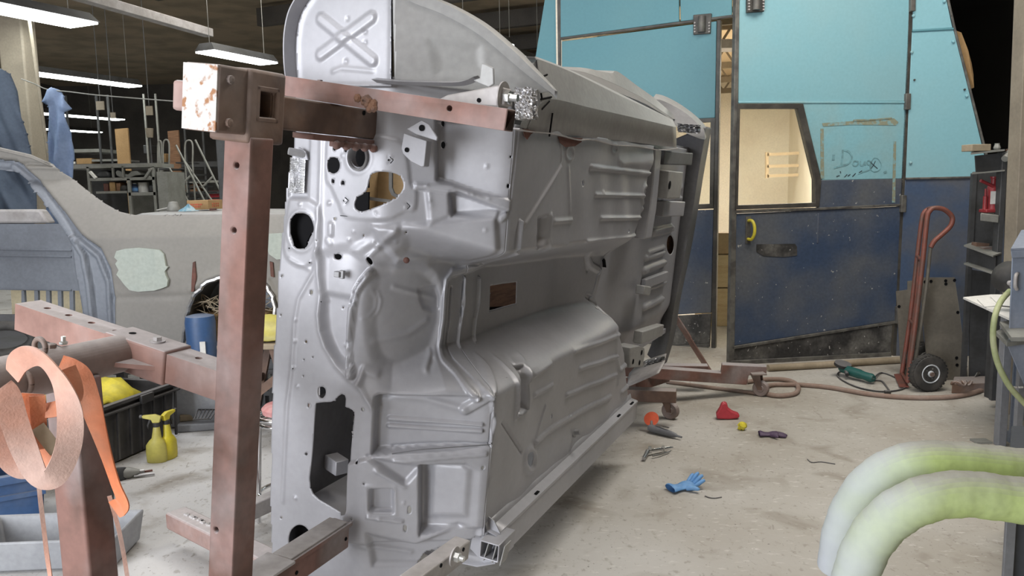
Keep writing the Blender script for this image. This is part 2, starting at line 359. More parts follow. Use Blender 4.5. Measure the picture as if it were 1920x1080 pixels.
for q in ((1709, 98), (1707, 305), (1712, 30), (1787, 78), (1812, 180), (1770, 3)):
    p = PL(q[0], q[1], X0, XN); part('bolt', MB().lathe([(0.012, 0), (0.012, 0.012), (0.006, 0.016)], p - XN * 0.002, -XN, 8), 'lblue2', t)
for q in ((1714, 150), (1783, 30), (1808, 168)):
    p = PL(q[0], q[1], X0, XN); part('bolt', MB().lathe([(0.008, 0), (0.008, 0.01)], p - XN * 0.002, -XN, 8), 'darkframe', t)
# inner room
bl = B0 - nd * 1.45; br = X0 + V((0.16, 0.02, 0))
far = V((sin(radians(12)), cos(radians(12)), 0)) * 9.0
part('inner_wall', MB().prism([V((bl.x, bl.y, 0)), V((bl.x, bl.y, 4.2)), V((bl.x, bl.y, 4.2)) + far, V((bl.x, bl.y, 0)) + far], V((-0.06, 0, 0))), 'booth', t)
part('inner_wall', MB().prism([V((br.x, br.y, 0)) , V((br.x, br.y, 4.2)), V((br.x, br.y, 4.2)) + far, V((br.x, br.y, 0)) + far], V((0.06, 0, 0))), 'booth', t)
part('inner_wall', MB().prism([V((bl.x, bl.y, 0)) + far, V((br.x, br.y, 0)) + far, V((br.x, br.y, 4.2)) + far, V((bl.x, bl.y, 4.2)) + far], V((0, 0.06, 0))), 'booth', t)
part('roof_panel', MB().prism([V((bl.x, bl.y, 3.5)), V((br.x, br.y + 0.05, 3.5)), V((br.x, br.y, 3.5)) + far, V((bl.x, bl.y, 3.5)) + far], V((0, 0, 0.06))), 'boothceil', t)
for k in range(5):
    f = far * (0.18 + 0.19 * k); p0 = V((bl.x, bl.y, 3.22)) + f; p1 = V((br.x, br.y, 3.22)) + f
    mb = MB().bar(p0, p1, 0.06, 0.09).bar(p0 + V((0, 0, .24)), p1 + V((0, 0, .24)), 0.06, 0.06)
    for j in range(10):
        u = p0.lerp(p1, j / 10); w_ = p0.lerp(p1, (j + .5) / 10) + V((0, 0, .24)); mb.bar(u, w_, .03, .03); mb.bar(w_, p0.lerp(p1, (j + 1) / 10), .03, .03)
    part('roof_truss', mb, 'truss', t)
for sx in (1.3, 3.1):
    f = V((bl.x + sx + 0.9, bl.y + 1.9, 3.1))
    part('booth_lamp', MB().box(f, 1.2, 0.3, 0.1), 'lightsteel', t)
rl = PL(1450, 300, V((0, 14.0, 0)), V((0, 1, 0)))
def yp(x, y, d): return PL(x, y, V((0, d, 0)), V((0, 1, 0)))
mb = MB()
for a_, b_ in (((1438, 290), (1560, 284)), ((1438, 312), (1560, 308)), ((1438, 330), (1560, 325)), ((1438, 285), (1438, 334))):
    mb.bar(yp(*a_, 14.2), yp(*b_, 14.2), 0.05, 0.05)
rk = part('tan_bars', mb, 'boothceil'); tag(rk, 'tan bars inside the booth seen through the right door window', 'rack')  # tan bars laid out in a rail shape
# boards standing inside the doorway
for k, (y0, y1, mt, lb) in enumerate(((541, 648, 'ply', 'lower plywood sheet standing inside the booth door gap'), (478, 539, 'ply', 'upper plywood sheet above another inside the booth door gap'), (437, 476, 'tan', 'brown carton on top of the plywood in the booth door gap'))):
    yy = 8.3; pts = [yp(1315, y0, yy), yp(1405, y0, yy), yp(1405, y1, yy), yp(1315, y1, yy)]
    if k == 0:
        for j in (2, 3): pts[j].z = 0.0
    o = part(('plywood_sheet', 'plywood_sheet', 'carton')[k], MB().prism(pts, V((0, 0.3 if k < 2 else 0.25, 0))), mt, bevel=0.004); tag(o, lb, 'board' if k < 2 else 'box')

def window_frame(name, outer, inner, o, nn, mt, parent, th=0.05, off=0.012):
    d = V(nn).normalized()
    if d.dot(CAM - o) < 0: d = -d
    n = len(outer); A = [PL(x, y, o, V(nn)) + d * off for x, y in outer]; I = [PL(x, y, o, V(nn)) + d * off for x, y in inner]
    mb = MB().add(A + I + [q - d * th for q in A] + [q - d * th for q in I],
        [f for i in range(n) for f in ((i, (i + 1) % n, n + (i + 1) % n, n + i), (2 * n + i, 3 * n + i, 3 * n + (i + 1) % n, 2 * n + (i + 1) % n),
          (i, 2 * n + i, 2 * n + (i + 1) % n, (i + 1) % n), (n + i, n + (i + 1) % n, 3 * n + (i + 1) % n, 3 * n + i))])
    fr = part(name, mb, mt, parent, bevel=0.003)
    c = [q - d * th * 0.5 for q in I]
    part('pane', MB().prism(c, -d * 0.004), 'glass', fr)
    return fr
# left leaf (closed)
t = thing('booth_door', 'left teal and dark blue booth door leaf, closed, partly behind the car body', 'door', (B0.x - 0.6, B0.y + 0.3, 0))
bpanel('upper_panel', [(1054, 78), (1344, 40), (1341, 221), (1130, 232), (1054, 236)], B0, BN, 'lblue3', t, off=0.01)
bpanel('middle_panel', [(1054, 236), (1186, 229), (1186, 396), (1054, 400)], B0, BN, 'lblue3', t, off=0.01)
window_frame('window_frame', [(1186, 229), (1342, 221), (1338, 391), (1186, 397)], [(1196, 237), (1333, 229), (1331, 382), (1196, 388)], B0, BN, 'darkframe', t, 0.06, 0.02)
bpanel('lower_panel', [(1054, 402), (1338, 393), (1334, 586), (1054, 602)], B0, BN, 'dblue', t, off=0.01)
bpanel('kick_plate', [(1054, 604), (1334, 588), (1331, 643), (1054, 664)], B0, BN, 'kick', t, off=0.016)
bpanel('bottom_rail', [(1054, 664), (1331, 643), (1331, 650), (1054, 672)], B0, BN, 'seam', t, off=0.02)
bpanel('edge_stile', [(1345, 38), (1352, 38), (1342, 654), (1334, 654)], B0, BN, 'darkframe', t, off=0.02, th=0.07)
# right leaf (ajar)
t = thing('booth_door', 'right light blue over dark blue booth door leaf standing ajar with slanted window', 'door', ((R0.x + R1.x) / 2, (R0.y + R1.y) / 2, 0))
bpanel('upper_panel', [(1387, -80), (1707, -80), (1701, 190), (1384, 191)], R0, RN, 'lblue', t)
bpanel('middle_panel', [(1504, 193), (1700, 192), (1694, 335), (1541, 338)], R0, RN, 'lblue2', t)
bpanel('middle_panel', [(1538, 338), (1694, 335), (1690, 384), (1533, 391)], R0, RN, 'dblue', t)
bpanel('seam_strip', [(1384, 190), (1701, 190), (1701, 194), (1384, 194)], R0, RN, 'lblue2', t, off=0.008)
window_frame('window_frame', [(1381, 195), (1504, 195), (1538, 338), (1534, 388), (1377, 393)], [(1386, 204), (1494, 204), (1526, 336), (1526, 380), (1382, 385)], R0, RN, 'darkframe', t, 0.06, 0.02)
bpanel('seam_strip', [(1377, 394), (1535, 389), (1690, 382), (1690, 386), (1535, 394), (1377, 400)], R0, RN, 'seam', t, off=0.014)
bpanel('lower_panel', [(1377, 401), (1689, 387), (1680, 601), (1372, 649)], R0, RN, 'dblue', t)
bpanel('seam_strip', [(1372, 649), (1680, 601), (1680, 606), (1372, 655)], R0, RN, 'seam', t, off=0.012)
bpanel('kick_plate', [(1371, 655), (1674, 608), (1670, 662), (1369, 678)], R0, RN, 'kick', t)
bpanel('bottom_rail', [(1369, 676), (1670, 660), (1670, 668), (1368, 685)], R0, RN, 'seam', t, off=0.014)
bpanel('edge_stile', [(1380, -80), (1387, -80), (1376, 684), (1366, 684)], R0, RN, 'seam', t, off=0.012, th=0.06)
bpanel('seam_strip', [(1533, 400), (1536, 400), (1534, 456), (1531, 456)], R0, RN, 'dblue2', t, off=0.006)
bpanel('hinge_stile', [(1703, 22), (1712, 22), (1684, 668), (1675, 668)], R0, RN, 'darkframe', t, off=0.0, th=0.05)
for y0, y1 in ((-40, 22), (176, 206), (366, 398), (574, 606)):
    f = (y0 - 22) / 646
    bpanel('hinge', [(1702 - 28 * f, y0), (1711 - 28 * f, y0), (1710 - 28 * f, y1), (1701 - 28 * f, y1)], R0, RN, 'seam', t, off=0.03, th=0.035)
h0 = PL(1404, 412, R0, RN) - RN * 0.0; dd = RN if RN.dot(CAM - R0) > 0 else -RN
p0 = PL(1403, 414, R0, RN); p1 = PL(1402, 448, R0, RN)
hd = part('handle', MB().tube(spl([p0, p0 + dd * .05 + RD * .01, p0.lerp(p1, .3) + dd * .075 + RD * .02, p0.lerp(p1, .7) + dd * .075 + RD * .02, p1 + dd * .05 + RD * .01, p1], 5), 0.013, 8), 'yellow', t, smooth=60)
part('handle_plate', MB().box(p0.lerp(p1, .5), 0.045, 0.012, 0.22, (RD, dd, V((0, 0, 1)))), 'seam', hd)
part('scrape_mark', MB().prism([PL(x, y, R0, RN) + dd * 0.004 for x, y in ((1418, 458), (1490, 457), (1494, 463), (1494, 479), (1470, 482), (1432, 480), (1418, 472))], dd * 0.001), 'kick', t)
# brown adhesive outline, sprayed name and ringed cross on the door
def flat(name, pxs, mt, wpx=None, parent=t, off=0.0025):
    pts = [PL(x, y, R0, RN) + dd * off for x, y in pxs]
    mb = MB()
    if wpx: mb.ribbon(pts, dd.cross((pts[-1] - pts[0]).normalized()), wpx * 0.0047, 0.001) if len(pts) == 2 else mb.tube(pts, wpx * 0.0047 / 2, 6)
    else: mb.prism(pts, dd * 0.001)
    return part(name, mb, mt, parent)
flat('tape_residue', [(1541, 231), (1600, 227), (1676, 222), (1684, 229), (1680, 235), (1600, 234), (1543, 237)], 'grime')
flat('tape_residue', [(1538, 241), (1544, 241), (1545, 335), (1538, 335)], 'grime')
flat('tape_residue', [(1675, 265), (1680, 265), (1678, 380), (1672, 380)], 'grime')
flat('tape_residue', [(1600, 224), (1640, 223), (1672, 220), (1672, 224), (1632, 228), (1598, 229)], 'grime')
def stroke(pts, w, mt, name='sprayed_letter'):
    q = spl([PL(x, y, R0, RN) + dd * 0.003 for x, y in pts], 6)
    return part(name, MB().ribbon(q, [ (q[min(i + 1, len(q) - 1)] - q[max(i - 1, 0)]).cross(dd) for i in range(len(q))], w * 0.0047, 0.001), mt, t)
stroke([(1563, 290), (1562, 300)], 5, 'spray')
stroke([(1580, 281), (1579, 296), (1577, 311)], 3.4, 'spray'); stroke([(1580, 281), (1592, 285), (1597, 296), (1590, 307), (1577, 311), (1563, 315)], 3, 'spray')
stroke([(1609, 303), (1602, 302), (1599, 308), (1604, 311), (1609, 307), (1608, 303)], 2.4, 'spray')
stroke([(1613, 302), (1613, 309), (1618, 310), (1621, 303), (1622, 310)], 2.4, 'spray')
stroke([(1633, 304), (1628, 301), (1625, 306), (1630, 309), (1633, 303), (1632, 315), (1626, 320), (1618, 322), (1609, 326)], 2.2, 'spray')
stroke([(1631, 309), (1638, 297), (1646, 298), (1652, 309), (1648, 319), (1638, 322), (1631, 316), (1631, 309)], 1.1, 'spray', 'ringed_cross')
stroke([(1632, 304), (1638, 310), (1645, 316)], 1.3, 'ink', 'ringed_cross'); stroke([(1641, 302), (1637, 310), (1632, 317)], 1.3, 'ink', 'ringed_cross')
stroke([(1659, 321), (1660, 325)], 6, 'spray')
for a_, b_ in (((1568, 331), (1574, 329)), ((1575, 321), (1576, 325)), ((1583, 332), (1588, 327)), ((1589, 330), (1594, 327)), ((1598, 331), (1604, 325)), ((1610, 324), (1616, 320))):
    stroke([a_, b_], 1.4, 'ink')
for x, y, tg in ((1318, 46, 0), (1415, 5, 1)):
    o_, nn_ = (B0, BN) if tg == 0 else (R0, RN)
    hb = bpanel('hinge_plate', [(x - 17, y - 17), (x + 17, y - 20), (x + 15, y + 18), (x - 17, y + 20)], o_, nn_, 'darkframe', bpy.data.objects['spray_booth'] if tg == 0 else t, off=0.03, th=0.03)
    d2 = V(nn_) if V(nn_).dot(CAM - o_) > 0 else -V(nn_)
    c0 = PL(x, y - 14, o_, V(nn_)) + d2 * .045; c1 = PL(x - 1, y + 16, o_, V(nn_)) + d2 * .045
    part('hinge_knuckle', MB().tube([c0, c1], 0.032, 12), 'seam', hb, smooth=50)
    for sx in (-14, 13):
        for j in range(4):
            p = PL(x + sx, y - 2 + j * 5.5, o_, V(nn_)) + d2 * .03; part('rivet', MB().lathe([(0.009, 0), (0.007, 0.008)], p, d2, 8), 'lightsteel', hb)
# booth frame post and crumpled masking paper beyond the sloping edge
pp = [(1784, 55), (1800, 62), (1808, 72), (1812, 95), (1822, 118), (1824, 140), (1823, 165), (1818, 168), (1806, 120), (1795, 85)]
pts = [PL(x, y, X0 + V((0, .25, 0)), XN) + V((0, random.uniform(-.03, .03), 0)) for x, y in pp]
o = part('masking_paper', MB().prism(pts, V((0, .02, 0))), 'card'); tag(o, 'torn brown masking paper hanging off the sloping booth edge', 'paper')
g0 = P(1903, -60, 5.0); g1 = P(1912, 285, 5.0)
o = struct('trim_20', MB().bar(V((g1.x + .05, g1.y, 0)), V((g0.x + .06, g0.y, 4.9)), 0.12, 0.12, V((0, 1, 0))), 'beige', bevel=0.005)

# ------------------------------------------------------------------ the car body on the rotisserie
# frame of the body: a runs to its tail, w across the underside (upwards here), n out of the underside
TH = radians(6.5)
ca = ad.copy(); cw = V((0, 0, 1)) * cos(TH) + nd * sin(TH); cn = nd * cos(TH) - V((0, 0, 1)) * sin(TH)
CO = F(905, 1005, 0.36)
def CW(s, n, w): return CO + ca * s + cn * n + cw * w
S0, N0, N1 = -0.20, -0.72, -0.33
TF = N1 - N0; TT = TF + hypot(S0, N1)
_toe = CW(0, 0, 0) - CW(S0, N1, 0); _toen = cw.cross(_toe).normalized(); _L = _toe.length
def TW(px, py):                                     # pixel measured on firewall, toe board or floor pan
    p = PL(px, py, CW(S0, 0, 0), ca) - CO
    if p.dot(cn) < N1: return (p.dot(cn) - N0, p.dot(cw))
    q = PL(px, py, CO, _toen) - CO; tt = (q - (CW(S0, N1, 0) - CO)).dot(_toe) / _L
    if tt < _L: return (TF + tt, q.dot(cw))
    p = PL(px, py, CO, cn) - CO
    return (TT + p.dot(ca), p.dot(cw))
def gsm(arr, k):
    x = np.arange(-3 * k, 3 * k + 1); g = np.exp(-x * x / (2 * k * k)); g /= g.sum()
    pad = np.concatenate([2 * arr[0] - arr[1:3 * k + 1][::-1], arr, 2 * arr[-1] - arr[-3 * k - 1:-1][::-1]])
    return np.convolve(pad, g, 'valid')
def sst(x, a, b):
    t = np.clip((x - a) / (b - a), 0, 1); return t * t * (3 - 2 * t)
def seg_dist(T, W, pts):
    best = np.full(T.shape, 9.0)
    for (x0, y0), (x1, y1) in zip(pts[:-1], pts[1:]):
        dx, dy = x1 - x0, y1 - y0; l2 = dx * dx + dy * dy + 1e-12
        k = np.clip(((T - x0) * dx + (W - y0) * dy) / l2, 0, 1)
        best = np.minimum(best, np.hypot(T - x0 - k * dx, W - y0 - k * dy))
    return best
def poly_sd(T, W, pts):                             # signed distance (negative inside) and nearest boundary point
    best = np.full(T.shape, 9.0); nx = T.copy(); ny = W.copy(); ins = np.zeros(T.shape, bool)
    n = len(pts)
    for i in range(n):
        x0, y0 = pts[i]; x1, y1 = pts[(i + 1) % n]
        dx, dy = x1 - x0, y1 - y0; l2 = dx * dx + dy * dy + 1e-12
        k = np.clip(((T - x0) * dx + (W - y0) * dy) / l2, 0, 1); cx = x0 + k * dx; cy = y0 + k * dy
        d = np.hypot(T - cx, W - cy); mk = d < best
        best[mk] = d[mk]; nx[mk] = cx[mk]; ny[mk] = cy[mk]
        c = ((y0 > W) != (y1 > W)) & (T < (x1 - x0) * (W - y0) / (y1 - y0 + 1e-12) + x0)
        ins ^= c
    return np.where(ins, -best, best), nx, ny
def smooth2(pts, n=5):
    q = spl([V((x, y, 0)) for x, y in list(pts) + [pts[0]]], n); return [(p.x, p.y) for p in q[:-1]]
def circ(x, y, rx, ry=None, n=20):
    ry = ry or rx; return [(x + rx * cos(2 * pi * i / n), y + ry * sin(2 * pi * i / n)) for i in range(n)]
def apply_feats(T, W, feats, mp):
    H = np.zeros(T.shape)
    for ft in feats:
        kind, px, h, wd = ft[:4]
        pts = [mp(*q) for q in px] if mp else px
        mg = 4 * wd + 0.02
        x0 = min(p[0] for p in pts) - mg; x1 = max(p[0] for p in pts) + mg; y0 = min(p[1] for p in pts) - mg; y1 = max(p[1] for p in pts) + mg
        mk = (T > x0) & (T < x1) & (W > y0) & (W < y1)
        if not mk.any(): continue
        t_, w_ = T[mk], W[mk]
        if kind == 'r': H[mk] += h * np.exp(-(seg_dist(t_, w_, pts) / wd) ** 2)                    # ridge or groove
        elif kind == 'f': H[mk] += h * (1 - sst(seg_dist(t_, w_, pts), wd * .55, wd))             # flat topped bead
        elif kind == 'p': H[mk] += h * (1 - sst(poly_sd(t_, w_, pts)[0], -wd, wd))                 # raised or sunk area
        elif kind == 'w':                           # step that is deep along its front edge and runs out to nothing
            a0 = min(p[0] for p in pts); a1 = max(p[0] for p in pts)
            H[mk] += h * (1 - sst(poly_sd(t_, w_, pts)[0], -wd, wd)) * (1 - np.clip((t_ - a0 - 2 * wd) / (a1 - a0 - 2 * wd), 0, 1))
        elif kind == 'c': H[mk] += h * np.exp(-(poly_sd(t_, w_, pts)[0] / wd) ** 2)                # bead round an outline
    return H
def np_mesh(name, X, faces_mask, mt, parent, th=0.003, label=None):
    nt_, nw_, _ = X.shape
    idx = np.arange(nt_ * nw_).reshape(nt_, nw_)
    q = np.stack([idx[:-1, :-1], idx[1:, :-1], idx[1:, 1:], idx[:-1, 1:]], -1)[faces_mask]
    used = np.unique(q); rem = np.full(nt_ * nw_, -1); rem[used] = np.arange(len(used)); q = rem[q]
    off = LOC[parent]; co_ = X.reshape(-1, 3)[used] - np.array(off)
    me = bpy.data.meshes.new(name)
    me.vertices.add(len(co_)); me.vertices.foreach_set('co', co_.astype(np.float32).ravel())
    me.loops.add(q.size); me.loops.foreach_set('vertex_index', q.astype(np.int32).ravel())
    me.polygons.add(len(q)); me.polygons.foreach_set('loop_start', np.arange(0, q.size, 4, dtype=np.int32))
    me.polygons.foreach_set('loop_total', np.full(len(q), 4, dtype=np.int32))
    me.update(); me.validate(); me.materials.append(M[mt]); me.shade_smooth()
    o = bpy.data.objects.new(name, me); COL.objects.link(o); o.parent = parent; LOC[o] = off
    if th:
        s_ = o.modifiers.new('sheet', 'SOLIDIFY'); s_.thickness = th; s_.offset = -1
    if label: o['label'] = label
    return o
def cut_grid(T, W, holes, outline=None, res=0.005):   # snap the grid to hole rims, return face mask
    T = T.copy(); W = W.copy()
    fm = np.ones((T.shape[0] - 1, T.shape[1] - 1), bool)
    for pts, inside in [(h, True) for h in holes] + ([(outline, False)] if outline else []):
        x0 = min(p[0] for p in pts) - .03; x1 = max(p[0] for p in pts) + .03; y0 = min(p[1] for p in pts) - .03; y1 = max(p[1] for p in pts) + .03
        mk = (T > x0) & (T < x1) & (W > y0) & (W < y1)
        if not mk.any(): continue
        sd, nx, ny = poly_sd(T[mk], W[mk], pts)
        t_, w_ = T[mk], W[mk]; near = np.abs(sd) < res * .62
        t_[near] = nx[near]; w_[near] = ny[near]; T[mk] = t_; W[mk] = w_
        ct = (T[:-1, :-1] + T[1:, :-1] + T[1:, 1:] + T[:-1, 1:]) / 4; cw_ = (W[:-1, :-1] + W[1:, :-1] + W[1:, 1:] + W[:-1, 1:]) / 4
        mm = (ct > x0) & (ct < x1) & (cw_ > y0) & (cw_ < y1)
        s2 = poly_sd(ct[mm], cw_[mm], pts)[0]
        f = fm[mm]; f &= (s2 > 0) if inside else (s2 < 0); fm[mm] = f
        if not inside: fm &= mm
    return T, W, fm

body = thing('car_body', 'bare grey primered car body shell turned on its side on the rotisserie, underside showing', 'car body', CW(0.9, -0.5, 0.02))
# --- base surface: firewall, toe board and floor pan in one run, with the tunnel between the footwells
RES = 0.005
ts = np.arange(0, TT + 1.98, RES); ws = np.arange(-0.215, 1.48, RES)
def profile(pts, k):
    t_ = [p[0] for p in pts]
    s_ = np.interp(ts, t_, [p[1] for p in pts]); n_ = np.interp(ts, t_, [p[2] for p in pts])
    return gsm(s_, k), gsm(n_, k)
fs, fn = profile([(0, S0, N0), (TF, S0, N1), (TT, 0, 0), (TT + 1.75, 1.75, 0), (TT + 1.86, 1.84, -.04), (TT + 2.0, 1.90, -.16)], 5)
us, un = profile([(0, S0, N0), (.20, S0, N0 + .2), (.33, S0 + .02, -.40), (.46, -.09, -.315), (.60, .03, -.255), (TT, .17, -.225), (TT + .3, .42, -.215), (TT + 1.0, 1.02, -.20), (TT + 1.35, 1.36, -.15), (TT + 1.55, 1.56, -.09), (TT + 1.75, 1.76, -.12), (TT + 2.0, 1.90, -.16)], 10)
T, W = np.meshgrid(ts, ws, indexing='ij')
holes_px = [circ(627, 310, 12.5, 15.5), circ(629, 279, 3.4, 4), circ(650.5, 282, 3.4, 4), circ(626.5, 340, 3.2, 4), circ(645, 342.5, 3.4, 4), circ(675, 294, 15.5, 19.5),
    smooth2([(667, 383), (670, 392), (683, 396), (712, 386), (735, 376), (751, 362), (757, 347), (751, 331), (739, 324.5), (722, 322), (707, 323), (697, 330), (693, 344), (690, 356), (683, 364), (672, 370)], 4),
    smooth2([(546, 437), (547, 415), (555, 403), (567, 399), (583, 404), (590, 418), (591, 432), (583, 447), (577, 462), (567, 466), (555, 462)], 4),
    circ(630, 482, 7.5, 5.5), circ(694.5, 489, 6, 9), circ(627.5, 410, 3, 3), circ(583, 548, 3, 4), circ(573, 641, 2.4, 3), circ(586, 670, 1.6, 2), circ(569, 674, 1.6, 2), circ(567.5, 705, 1.6, 2),
    smooth2([(596, 738), (597, 728), (604, 725), (610, 729), (611, 738), (606, 746), (600, 746)], 3), circ(579, 761, 3, 4), circ(681, 768, 2.6, 3), circ(573, 852, 2.6, 3), circ(672, 865, 2.6, 3), circ(662, 970, 2.4, 3), circ(632, 481, 1),
    circ(529, 517, 1.4, 2), circ(526, 591, 1.4, 2), circ(598, 450, 1.4, 1.6), circ(682, 442, 1.3, 1.6), circ(635, 579, 1.5, 1.6), circ(762, 435, 2, 2.6), circ(685, 904, 1.8, 2), circ(528, 970, 2, 2),
    [(592, 756), (606, 754), (621, 753.5), (629, 750), (634, 743), (641, 738.5), (647, 741), (649, 748), (648, 763), (655, 765), (662, 769), (665.5, 777), (663, 800), (659, 841), (655, 900), (653, 955), (650, 963), (643, 964), (620, 950), (598, 937), (587, 926), (582, 914), (580, 897), (584, 850), (588, 800)],
    smooth2([(541, 1010), (545, 995), (557, 985), (570, 987), (580, 1000), (583, 1020), (575, 1040), (556, 1045), (544, 1032)], 3),
    circ(831.5, 231, 3.4, 5), circ(832, 272, 4.4, 7), circ(958, 294, 2, 3), circ(954, 349, 3, 4.5), circ(902, 874, 2.4, 4), circ(768, 953, 3.6, 7), circ(760, 987, 3, 6),
    [(919, 536), (940, 532), (970, 529), (968, 569), (945, 575), (918, 583)], circ(1093, 343.5, 2, 5), circ(994, 861, 5, 14), circ(1034, 781, 1.2, 4), circ(1179, 433, 2, 3)]
SQ = [(695, 915), (734, 915), (738, 919), (737, 959), (700, 957), (694, 952)]
